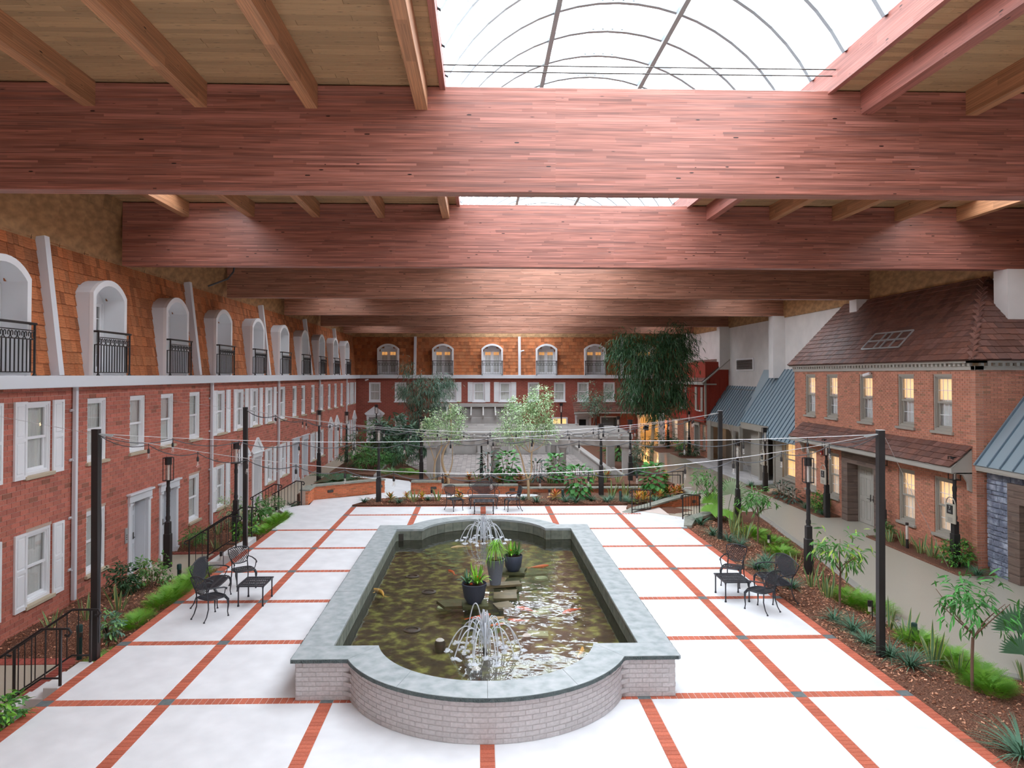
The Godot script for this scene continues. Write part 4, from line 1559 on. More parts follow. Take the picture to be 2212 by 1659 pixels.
	var lv := Vector3(0, 0.7, -1.0).normalized()
	shingle_face(lr, Vector3(7.4, 2.12, WB + 1.1), Vector3.RIGHT, lv, 8.4, 1.3, 0.26, 0.16, 0.36, [], M.dark_shingle, 0)
	g = Geo.new()
	g.quad(Vector3(7.4, 2.1, WB + 1.1), Vector3(15.8, 2.1, WB + 1.1), Vector3(15.8, 2.87, WB), Vector3(7.4, 2.87, WB), Vector3(0, 1, 0.7).normalized())
	g.mm(Vector3(7.4, 2.0, WB + 1.04), Vector3(15.8, 2.12, WB + 1.12))
	part("fascia", g, M.grey_paint, lr)
	var en := thing("door_%d" % door_n, "white columned doorway opening on a warm yellow lit passage", "doorway", Vector3(13.84, YR, WB), 0, "", "structure")
	door_n += 1
	g = Geo.new()
	for sg in [-1.0, 1.0]:
		g.box(Vector3(sg * 1.08, 1.0, 0.06), Vector3(0.2, 2.0, 0.2))
		g.box(Vector3(sg * 1.08, 0.1, 0.08), Vector3(0.28, 0.2, 0.28))
		g.box(Vector3(sg * 1.08, 1.9, 0.08), Vector3(0.28, 0.1, 0.28))
	g.box(Vector3(0, 2.12, 0.06), Vector3(2.5, 0.3, 0.22))
	part("columns", g, M.white_paint, en)
	g = Geo.new()
	g.mm(Vector3(-1.4, -0.1, -5.0), Vector3(1.4, 2.5, -4.9))
	g.mm(Vector3(-1.4, -0.1, -5.0), Vector3(-1.3, 2.5, -0.2))
	g.mm(Vector3(1.3, -0.1, -5.0), Vector3(1.4, 2.5, -0.2))
	g.mm(Vector3(-1.4, 2.4, -5.0), Vector3(1.4, 2.5, -0.2))
	part("passage", g, M.white_wall, en)
	g = Geo.new()
	g.mm(Vector3(-0.55, 0.95, -4.9), Vector3(0.2, 1.12, -4.88))
	part("picture", g, M.bronze, en)
	spot("passage_light", Vector3(13.84, 1.8, WB - 2.4), rgb(255, 184, 96), 2.6, 0.2)

func seam_roof(o: Node3D, poly: Array, up: Vector3, along: Vector3, gap: float, start: Vector3, n: int, lens: Array):
	var g := Geo.new()
	var nn := along.cross(up).normalized()
	if nn.y < 0: nn = -nn
	for i in range(1, poly.size() - 1):
		g.tri(poly[0], poly[i], poly[i + 1], nn, nn, nn)
		g.tri(poly[0] - nn * 0.05, poly[i] - nn * 0.05, poly[i + 1] - nn * 0.05, -nn, -nn, -nn)
	for i in poly.size():
		var a: Vector3 = poly[i]; var b: Vector3 = poly[(i + 1) % poly.size()]
		g.quad(a, b, b - nn * 0.05, a - nn * 0.05)
	part("metal_sheet", g, M.roof_metal, o)
	for i in n:
		var a: Vector3 = start + along * gap * i
		var s := Geo.new()
		var ln: float = lens[mini(i, lens.size() - 1)] if lens.size() else 1.0
		var t0 := 0.0
		if ln < 0:
			pass
		s.bar(a + up * t0 + nn * 0.02, a + up * absf(ln) + nn * 0.02, 0.03, 0.05, nn)
		part("standing_seam", s, M.seam_metal, o)

func right_wall():
	var w := Geo.new()
	w.mm(Vector3(15.9, -1.0, 8), Vector3(16.2, 8.1, WB - 1.0))
	tag(part("wall_right", w, M.white_wall, self), "tall plain white wall behind the houses on the right", "wall", "", "structure")
	var cn := 0
	for z in [-12.1, -20.55, -28.95, -37.35, -45.75, -53.3]:
		var g := Geo.new()
		var yb: float = [3.0, 3.6, 6.7, 4.9, 5.4, 4.0][cn]
		g.mm(Vector3(15.25, yb, z - 0.45), Vector3(15.92, BB, z + 0.12))
		tag(part("column", g, M.white_wall, self), "white boxed pilaster under the %s beam end on the right" % ORD[cn], "pilaster", "", "structure")
		cn += 1
	brick_house()
	grey_building()
	barn()
	stone_house()
	# grille on the white wall
	var v := thing("vent", "square metal ventilation grille on the white wall above the low metal roof", "vent", Vector3(15.88, 5.68, -42.95), -PI / 2)
	var g := Geo.new()
	ring(g, -1.4, 1.4, -0.38, 0.38, 0.1, 0.0, 0.05)
	part("frame", g, M.white_paint, v)
	g = Geo.new()
	for i in 9: g.box(Vector3(0, -0.27 + i * 0.067, 0.015), Vector3(2.6, 0.035, 0.03), Basis(Vector3.RIGHT, 0.5))
	part("louvres", g, M.bronze, v)

func brick_house():
	var o := thing("wall_house", "two storey light red brick house front on the right", "house wall", Vector3.ZERO, 0, "", "structure")
	var za := -30.8   # its far end
	var uw := [29.33, 27.5, 25.04, 22.66, 20.83]
	var lw := [29.28, 27.43, 22.66, 20.82]
	var holes := []
	for z in uw: holes.append(Rect2(-z - 0.44 - za, 3.42 + 0.7, 0.88, 1.66))
	for z in lw: holes.append(Rect2(-z - 0.44 - za, 0.38 + 0.7, 0.88, 1.68))
	holes.append(Rect2(-26.6 - za, 0.3, 2.6, 2.85))
	brick_face(o, Vector3(WR, -0.7, za), Vector3.BACK, 11.4, 6.0, 0.0677, 0.203, holes, M.brick_house, M.mortar, 300, 0.1)
	brick_face(o, Vector3(WR, -0.7, za + 11.4), Vector3.RIGHT, 2.4, 6.0, 0.0677, 0.203, [], M.brick_house, M.mortar, 300, 0.1)
	var g := Geo.new()
	g.mm(Vector3(WR - 0.012, 2.2, -29.9), Vector3(WR + 0.02, 2.235, -19.8))
	part("brick_ledge", g, M.brick_house, o)
	# cornice with dentils
	var c := thing("trim_5", "grey dentil cornice under the eaves of the brick house", "cornice", Vector3.ZERO, 0, "", "structure")
	g = Geo.new()
	g.mm(Vector3(WR - 0.06, 5.2, za - 0.02), Vector3(WR + 0.2, 5.32, za + 11.46), 0.008)
	g.mm(Vector3(WR - 0.2, 5.4, za - 0.1), Vector3(WR + 0.2, 5.5, za + 11.6))
	g.mm(Vector3(WR - 0.06, 5.2, za + 11.3), Vector3(WR + 2.3, 5.32, za + 11.46))
	g.mm(Vector3(WR - 0.2, 5.4, za + 11.3), Vector3(WR + 2.3, 5.5, za + 11.6))
	part("moulding", g, M.grey_paint, c)
	var dm := Geo.new()
	dm.box(Vector3.ZERO, Vector3(0.09, 0.085, 0.1))
	var list := []
	for i in 57: list.append(Transform3D(Basis.IDENTITY, Vector3(WR - 0.09, 5.36, za + 0.1 + i * 0.2)))
	for i in 11: list.append(Transform3D(Basis.IDENTITY, Vector3(WR + 0.1 + i * 0.2, 5.36, za + 11.49)))
	pieces("dentil", "dentils", dm.mesh(), M.grey_paint, list, c)
	var proto: Node3D
	for i in 5:
		var lab := "grey sash window glowing warm in its top half, upper floor of the brick house, %s from the far end" % ("first" if i == 0 else ORD[i])
		var x: Node3D
		if i == 0:
			x = make_window(lab, 0.88, 1.66, M.taupe_paint, M.taupe_paint, false, 1)
			proto = x
		else:
			x = proto.duplicate(); x.name = "window_%d" % win_n; win_n += 1; add_child(x, true); x.set_meta("label", lab)
		x.position = Vector3(WR, 3.42, -uw[i])
		x.rotation.y = -PI / 2
	for i in 4:
		var lab := "grey sash window with a fully lit warm blind, ground floor of the brick house, %s from the far end" % ("first" if i == 0 else ORD[i])
		var x: Node3D
		if i == 0:
			x = make_window(lab, 0.88, 1.68, M.taupe_paint, M.taupe_paint, false, 2)
			proto = x
		else:
			x = proto.duplicate(); x.name = "window_%d" % win_n; win_n += 1; add_child(x, true); x.set_meta("label", lab)
		x.position = Vector3(WR, 0.38, -lw[i])
		x.rotation.y = -PI / 2
	double_door("pale grey panelled double door in a dark timber surround, brick house front", Vector3(WR, YR, -25.3), 1.78, 2.1)
	# main roof: front slope, hip, hatch
	var r := thing("roof", "brown shingled hipped roof of the brick house", "roof", Vector3.ZERO, 0, "", "structure")
	var sl := sqrt(1 + 1.07 * 1.07)
	var vs := Vector3(1, 1.07, 0) / sl
	var run := 2.45
	var zl := za - 0.05
	var zr := -19.15
	var hip := 2.9
	shingle_face(r, Vector3(WR - 0.27, 5.47, zl), Vector3.BACK, vs, zr - zl, run * sl, 0.235, 0.16, 0.36, [], M.dark_shingle, 300, [0.15, hip])
	g = Geo.new()
	var A := Vector3(WR - 0.27, 5.46, zl); var B := Vector3(WR - 0.27, 5.46, zr)
	var top := Vector3(run, run * 1.07, 0)
	var C := B + top + Vector3(0, 0, -hip); var D := A + top
	g.quad(A, B, C, D)
	var E := B + Vector3(2.7, 0, 0)
	g.tri(B, E, C, Vector3(0, 0.8, 0.7).normalized(), Vector3(0, 0.8, 0.7).normalized(), Vector3(0, 0.8, 0.7).normalized())
	g.quad(A, D, D + Vector3(0.3, -2.5, 0), A + Vector3(0.3, 0, 0))
	part("backing", g, M.dark_shingle, r)
	var hv := Vector3(0, run * 1.07, -hip).normalized()
	shingle_face(r, B + Vector3(0, 0.01, 0), Vector3.RIGHT, hv, 2.65, Vector2(run * 1.07, hip).length(), 0.235 * 1.15, 0.16, 0.36, [], M.dark_shingle, 0, [run, 0.0])
	g = Geo.new()
	g.bar(B + Vector3(0, 0.03, 0), C + Vector3(0, 0.04, 0), 0.14, 0.04)
	part("hip_cap", g, M.dark_shingle, r)
	var h := thing("roof_hatch", "square white framed roof grid lying on the brown shingle roof", "roof grid", Vector3(13.95, 6.22, -24.35))
	var fb := Basis(Vector3.BACK, vs, Vector3.BACK.cross(vs))
	g = Geo.new()
	for y in [-0.38, 0.0, 0.38]: g.box(fb * Vector3(0, y, 0.06), Vector3(2.3, 0.035, 0.04), fb)
	for x in [-1.15, -0.38, 0.0, 0.55, 1.15]: g.box(fb * Vector3(x, 0, 0.06), Vector3(0.035, 0.76, 0.04), fb)
	part("frame", g, M.steel, h)
	# pent roof over the ground floor
	var p := thing("roof", "narrow brown shingled pent roof across the brick house above its ground floor", "roof", Vector3.ZERO, 0, "", "structure")
	var pv := Vector3(0.55, 0.5, 0).normalized()
	shingle_face(p, Vector3(12.93, 2.5, -30.0), Vector3.BACK, pv, 10.45, 0.86, 0.215, 0.16, 0.34, [], M.dark_shingle, 150)
	g = Geo.new()
	g.quad(Vector3(12.93, 2.48, -30.0), Vector3(12.93, 2.48, -19.55), Vector3(WR, 3.02, -19.55), Vector3(WR, 3.02, -30.0))
	g.mm(Vector3(12.95, 2.36, -30.0), Vector3(13.0, 2.5, -19.55))
	g.mm(Vector3(12.98, 2.34, -29.98), Vector3(WR, 2.37, -19.57))
	part("fascia", g, M.grey_paint, p)
	for z in [-29.95, -19.65]:
		var bp := PackedVector2Array([Vector2(0, 0.0), Vector2(-0.58, 0.0), Vector2(-0.6, -0.12), Vector2(-0.25, -0.2), Vector2(-0.12, -0.4), Vector2(-0.1, -0.62), Vector2(0, -0.68)])
		g = Geo.new()
		g.prism(bp, 0.08, Transform3D(Basis.IDENTITY, Vector3(WR, 2.5, z)))
		g.prism(PackedVector2Array([Vector2(0, 0), Vector2(0, 0.5), Vector2(-0.58, 0)]), 0.08, Transform3D(Basis.IDENTITY, Vector3(WR, 2.5, z)))
		part("bracket", g, M.grey_paint, p)

func double_door(label: String, at: Vector3, w: float, h: float):
	var o := thing("door_%d" % door_n, label, "double door", at, -PI / 2, "", "structure")
	door_n += 1
	var sw := 0.42
	# planked timber surround
	for sg in [-1.0, 1.0]:
		for i in 9:
			var g := Geo.new()
			g.uo = Vector2(i * 0.7, i * 0.3)
			var y := i * (h + 0.05) / 9
			g.box(Vector3(sg * (w / 2 + sw / 2), y + (h + 0.05) / 18, -0.15), Vector3(sw, (h + 0.05) / 9 - 0.006, 0.5), Basis.IDENTITY, 0.006)
			part("plank", g, M.brown_wood, o)
	for i in 3:
		var g := Geo.new()
		g.uo = Vector2(i * 0.9, 0.4)
		g.box(Vector3(0, h + 0.13 + i * 0.17, -0.15), Vector3(w + sw * 2, 0.164, 0.5), Basis.IDENTITY, 0.006)
		part("plank", g, M.brown_wood, o)
	var f := Geo.new()
	ring(f, -w / 2, w / 2, 0, h, 0.05, -0.4, -0.3, 0.01)
	part("frame", f, M.taupe_paint, o)
	for sg in [-1.0, 1.0]:
		var g := Geo.new()
		var x0 := 0.008 if sg > 0 else -w / 2 + 0.05
		leaf_slab(g, x0, x0 + w / 2 - 0.058, 0.02, h - 0.05, -0.35, 2, [[0.07, 0.4], [0.48, 0.8], [0.86, 0.95]])
		var lf := part("leaf", g, M.grey_paint, o)
		var k := Geo.new()
		k.box(Vector3(sg * 0.09, 0.98, -0.33), Vector3(0.05, 0.24, 0.012))
		k.tube([Vector3(sg * 0.09, 0.95, -0.33), Vector3(sg * 0.09, 0.95, -0.27), Vector3(sg * 0.22, 0.95, -0.265)], 0.012, 6)
		part("handle", k, M.bronze, lf)
	var b := Geo.new()
	b.mm(Vector3(-w / 2, 0, -0.6), Vector3(w / 2, h, -0.5))
	part("backing", b, M.dark_room, o)

func lap_siding(g: Geo, x: float, z0: float, z1: float, y0: float, y1: float):
	var n := int((y1 - y0) / 0.17)
	for i in n:
		var y := lerpf(y0, y1, float(i) / n)
		g.box(Vector3(x - 0.01, y + (y1 - y0) / n / 2, (z0 + z1) / 2), Vector3(0.03, (y1 - y0) / n, absf(z1 - z0)), Basis(Vector3.BACK, 0.07))

func grey_building():
	var m := 1.5
	var sl := sqrt(1 + m * m)
	var up := Vector3(1, m, 0) / sl
	var lo := thing("roof", "lower grey standing seam metal roof beside the red barn", "metal roof", Vector3.ZERO, 0, "", "structure")
	var a := Vector3(14.43, 2.17, -46.0); var b := Vector3(14.43, 2.17, -39.95); var c := Vector3(15.9, 4.375, -41.2); var d := Vector3(15.9, 4.375, -46.0)
	var lens := []
	for i in 15:
		var z := -45.9 + i * 0.42
		var t := 1.0 if z < -41.2 else clampf((-39.95 - z) / 1.25, 0.05, 1.0)
		lens.append(1.47 * sl * t)
	seam_roof(lo, [a, b, c, d], up, Vector3.BACK, 0.42, a + Vector3(0, 0, 0.1), 15, lens)
	var hi := thing("roof", "larger grey standing seam metal roof between the brick house and the lower metal roof", "metal roof", Vector3.ZERO, 0, "", "structure")
	var p := [Vector3(13.68, 2.02, -34.8), Vector3(13.68, 2.02, -30.6), Vector3(15.9, 5.35, -30.6), Vector3(15.9, 5.35, -40.1), Vector3(14.03, 2.545, -38.6), Vector3(14.03, 2.545, -34.8)]
	# order the fan from an inner corner so that the notch stays open
	seam_roof(hi, [p[5], p[0], p[1], p[2], p[3], p[4]], up, Vector3.BACK, 0.42, Vector3(14.03, 2.545, -38.5), 9, [1.87 * sl])
	for i in 10:
		var s := Geo.new()
		var q := Vector3(13.68, 2.02, -34.7 + i * 0.42)
		s.bar(q + Vector3(-0.01, 0.02, 0), q + up * 2.22 * sl + Vector3(-0.01, 0.02, 0), 0.03, 0.05)
		part("standing_seam", s, M.seam_metal, hi)
	var w := thing("wall_siding", "grey lap sided shop front under the metal roofs", "wall", Vector3.ZERO, 0, "", "structure")
	var g := Geo.new()
	g.mm(Vector3(14.45, 1.86, -46.05), Vector3(14.5, 2.16, -39.9))
	g.mm(Vector3(14.05, 2.2, -38.7), Vector3(14.1, 2.52, -34.8))
	g.mm(Vector3(13.95, 2.2, -38.7), Vector3(15.9, 2.3, -38.6))
	part("fascia", g, M.taupe_paint, w)
	g = Geo.new()
	lap_siding(g, 14.6, -38.6, -36.3, YR, 2.5)
	part("siding", g, M.siding, w)
	g = Geo.new()
	lap_siding(g, 14.2, -34.4, -33.55, YR, 2.4)
	lap_siding(g, 14.2, -33.6, -30.8, YR, 0.25)
	lap_siding(g, 14.2, -31.15, -30.8, 0.25, 2.4)
	part("siding", g, M.siding, w)
	g = Geo.new()
	g.mm(Vector3(14.62, YR, -38.7), Vector3(15.9, 2.5, -38.6))
	g.mm(Vector3(14.22, YR, -34.5), Vector3(15.9, 2.4, -34.4))
	g.mm(Vector3(15.75, YR, -46.0), Vector3(15.88, 4.2, -31.0))
	g.mm(Vector3(14.5, YR, -45.9), Vector3(14.62, 2.2, -45.1))
	part("panel", g, M.siding, w)
	g = Geo.new()
	for z in [-45.0, -41.0, -39.9]: g.mm(Vector3(14.4, YR, z - 0.09), Vector3(14.58, 2.2, z + 0.09))
	for q in [[-36.35, 2.45], [-34.5, 2.45], [-33.6, 2.05], [-30.95, 2.05]]: g.mm(Vector3(14.13, YR, q[0] - 0.07), Vector3(14.27, q[1], q[0] + 0.07))
	part("post", g, M.taupe_paint, w)
	# dark stone panel and flat wall of the recess
	g = Geo.new()
	g.mm(Vector3(15.6, YR, -40.9), Vector3(15.76, 2.4, -38.8))
	part("stone_panel", g, M.bluestone_edge, w)
	g = Geo.new()
	g.mm(Vector3(15.4, YR, -36.2), Vector3(15.5, 2.4, -34.4))
	part("grey_door", g, M.grey_paint, w)
	var win := make_window("wide glowing yellow shop window under the metal roof, left of the brick house", 2.1, 1.75, M.taupe_paint, M.taupe_paint, false, 2)
	win.position = Vector3(14.15, 0.28, -32.35)
	win.rotation.y = -PI / 2
	for k in win.get_children():
		if String(k.name).contains("blind"): k.material_override = M.lit_window
	# pale tiled forecourt
	var t := thing("floor", "pale wood look tile strip before the grey shop front", "paving", Vector3.ZERO, 0, "", "structure")
	var unit := Geo.new()
	unit.box(Vector3.ZERO, Vector3(0.196, 0.02, 0.9), Basis.IDENTITY, 0.003)
	var list := []
	var tints := []
	for i in 13:
		var z := -45.8 + rng.randf() * 0.5
		while z < -34.8:
			var x := 13.2 + i * 0.2
			if x > 12.4 + maxf(0.0, absf(z + 40.0) - 4.2) * 0.5:
				list.append(Transform3D(Basis.IDENTITY, Vector3(x, YR + 0.004, z)))
				var v: float = [0.9, 1.0, 1.05, 1.1][rng.randi() % 4]
				tints.append(Color(v, v, v))
			z += 0.905
	pieces("tile", "tiles", unit.mesh(), M.pale_tile, list, t, 300, tints)

func barn():
	var o := thing("wall_barn", "red board and batten barn front with a brick ground floor at the far right", "barn", Vector3.ZERO, 0, "", "structure")
	var g := Geo.new()
	g.mm(Vector3(14.4, 2.1, -57.9), Vector3(15.9, 5.9, -45.9))
	part("boards", g, M.barn_red, o)
	g = Geo.new()
	g.mm(Vector3(14.3, 2.0, -57.9), Vector3(14.42, 2.3, -45.85))
	part("band", g, M.barn_red, o)
	var bt := Geo.new()
	bt.box(Vector3.ZERO, Vector3(0.03, 2.6, 0.05))
	var list := []
	for i in 42: list.append(Transform3D(Basis.IDENTITY, Vector3(14.39, 3.5, -57.7 + i * 0.28)))
	for i in 4: list.append(Transform3D(Basis(Vector3.UP, PI / 2), Vector3(14.7 + i * 0.33, 3.6, -45.88)))
	pieces("batten", "battens", bt.mesh(), M.barn_red, list, o)
	g = Geo.new()
	g.mm(Vector3(14.36, 2.1, -46.0), Vector3(14.46, 4.7, -45.86))
	part("corner_board", g, M.grey_paint, o)
	brick_face(o, Vector3(14.62, YR - 0.1, -57.9), Vector3.BACK, 12.0, 2.45, 0.0677, 0.203, [Rect2(3.0, 0.6, 1.6, 1.6), Rect2(6.2, 0.6, 1.6, 1.6), Rect2(9.0, 0.1, 1.0, 2.0), Rect2(10.6, 0.6, 0.7, 1.6)], M.brick_house, M.mortar, 0)
	var rf := thing("roof", "brown shingled barn roof at the far right", "roof", Vector3.ZERO, 0, "", "structure")
	var vs := Vector3(1.75, 1.5, 0).normalized()
	shingle_face(rf, Vector3(14.15, 4.6, -57.9), Vector3.BACK, vs, 12.1, 2.3, 0.26, 0.16, 0.36, [], M.dark_shingle, 0)
	g = Geo.new()
	g.quad(Vector3(14.15, 4.58, -57.9), Vector3(14.15, 4.58, -45.7), Vector3(15.9, 6.08, -45.7), Vector3(15.9, 6.08, -57.9))
	g.bar(Vector3(14.1, 4.5, -45.68), Vector3(15.9, 6.05, -45.68), 0.06, 0.22, Vector3.BACK)
	g.mm(Vector3(14.1, 4.42, -57.9), Vector3(14.2, 4.6, -45.7))
	g.mm(Vector3(14.1, 4.42, -45.8), Vector3(15.0, 4.5, -45.5))
	part("trim", g, M.grey_paint, rf)
	for i in 3:
		var z: float = [-47.15, -50.8, -54.5][i]
		var w := make_window("barn window with grey shutters on the red boards, %s from the near corner" % ("first" if i == 0 else ORD[i]), 0.8, 1.5, M.grey_paint, M.white_paint, true, 1)
		w.position = Vector3(14.38, 2.75, z)
		w.rotation.y = -PI / 2
	for i in 3:
		var q: Array = [[-54.1, 1.6], [-50.9, 1.6], [-46.95, 0.7]][i]
		var w := make_window("ground floor barn window with a warm light inside, %s from the far wall" % ("first" if i == 0 else ORD[i]), q[1], 1.6, M.taupe_paint, M.taupe_paint, false, 2)
		w.position = Vector3(14.62, YR + 0.5, q[0])
		w.rotation.y = -PI / 2
	var d := make_door("plain grey door on the barn's brick ground floor", 0.95, 1.98, 0, M.grey_paint)
	d.position = Vector3(14.62, YR, -48.4)
	d.rotation.y = -PI / 2
	spot("wall_light", Vector3(14.1, 1.2, -57.0), rgb(255, 190, 120), 1.2, 0.1)
	var pil := Geo.new()
	pil.mm(Vector3(13.9, YR, -56.3), Vector3(14.35, 2.1, -55.9))
	tag(part("column", pil, M.white_wall, self), "smooth column beside the lit doorway at the far right", "column", "", "structure")

func stone_house():
	var o := thing("wall_stone", "whitewashed rough stone front at the right edge", "wall", Vector3.ZERO, 0, "", "structure")
	var g := Geo.new()
	g.mm(Vector3(13.84, -0.7, -19.33), Vector3(14.2, 2.7, -18.45))
	g.mm(Vector3(13.84, 2.4, -18.5), Vector3(14.2, 2.75, -8.0))
	g.mm(Vector3(13.84, -0.7, -15.6), Vector3(14.2, 2.7, -8.0))
	part("backing", g, M.mortar_grey, o)
	# rough stones laid in uneven courses
	var y := YR - 0.2
	while y < 2.7:
		var ch := rng.randf_range(0.11, 0.2)
		var z := -19.36 - rng.randf() * 0.2
		while z < -12.0:
			var ln := rng.randf_range(0.22, 0.52)
			var a := maxf(z, -19.36)
			var b := z + ln
			z += ln
			if y + ch < 2.38:
				if a > -18.5 and b < -15.6: continue
				if a < -18.5: b = minf(b, -18.5)
				elif a < -15.6: a = -15.6
			if b - a < 0.06: continue
			var s := Geo.new()
			s.box(Vector3(13.83 + rng.randf() * 0.02, y + ch / 2, (a + b) / 2), Vector3(0.1, ch - 0.012, b - a - 0.012), Basis.from_euler(Vector3(rng.randfn(0, 0.012), rng.randfn(0, 0.02), 0)), 0.014)
			part("stone", s, M.whitewash, o)
		y += ch
	double_door("grey panelled double door in a planked surround at the right edge of the picture", Vector3(13.82, YR, -17.05), 2.05, 2.0)
	var r := thing("roof", "pale blue grey standing seam roof at the right edge", "metal roof", Vector3.ZERO, 0, "", "structure")
	var m := 1.3
	var sl := sqrt(1 + m * m)
	var up := Vector3(1, m, 0) / sl
	var a := Vector3(13.45, 2.62, -19.4); var b := Vector3(13.45, 2.62, -8.0)
	var t := Vector3(2.45, 2.45 * m, 0)
	seam_roof(r, [a, b, b + t, a + t], up, Vector3.BACK, 0.46, a + Vector3(0, 0, 0.12), 24, [2.45 * sl])
	g = Geo.new()
	g.mm(Vector3(13.5, 2.5, -19.38), Vector3(13.56, 2.6, -8.0))
	g.mm(Vector3(13.52, 2.46, -19.38), Vector3(13.9, 2.5, -8.0))
	part("fascia", g, M.grey_paint, r)

func outline(hx: float, z0: float, z1: float, r: float, c0: float, c1: float) -> Array:   # the pond's plan: a rectangle with a bow at either end, from the near left corner round
	var cx := 0.1
	var out := []
	var h0 := sqrt(r * r - (z0 - c0) * (z0 - c0))
	var a0 := atan2(z0 - c0, h0)
	out.append(Vector2(cx - hx, z0))
	var k := 36
	for i in k + 1:
		var a := PI - a0 - (PI - 2 * a0) * i / k
		out.append(Vector2(cx + r * cos(a), c0 + r * sin(a)))
	out.append(Vector2(cx + hx, z0))
	out.append(Vector2(cx + hx, z1))
	for i in k + 1:
		var a := a0 + (PI - 2 * a0) * i / k
		out.append(Vector2(cx + r * cos(a), c1 - r * sin(a)))
	out.append(Vector2(cx - hx, z1))
	return out

func walk_line(p: Array, closed := true) -> Array:   # distances along an outline
	var d := [0.0]
	for i in p.size() - (0 if closed else 1): d.append(d[i] + ((p[(i + 1) % p.size()] as Vector2) - p[i]).length())
	return d

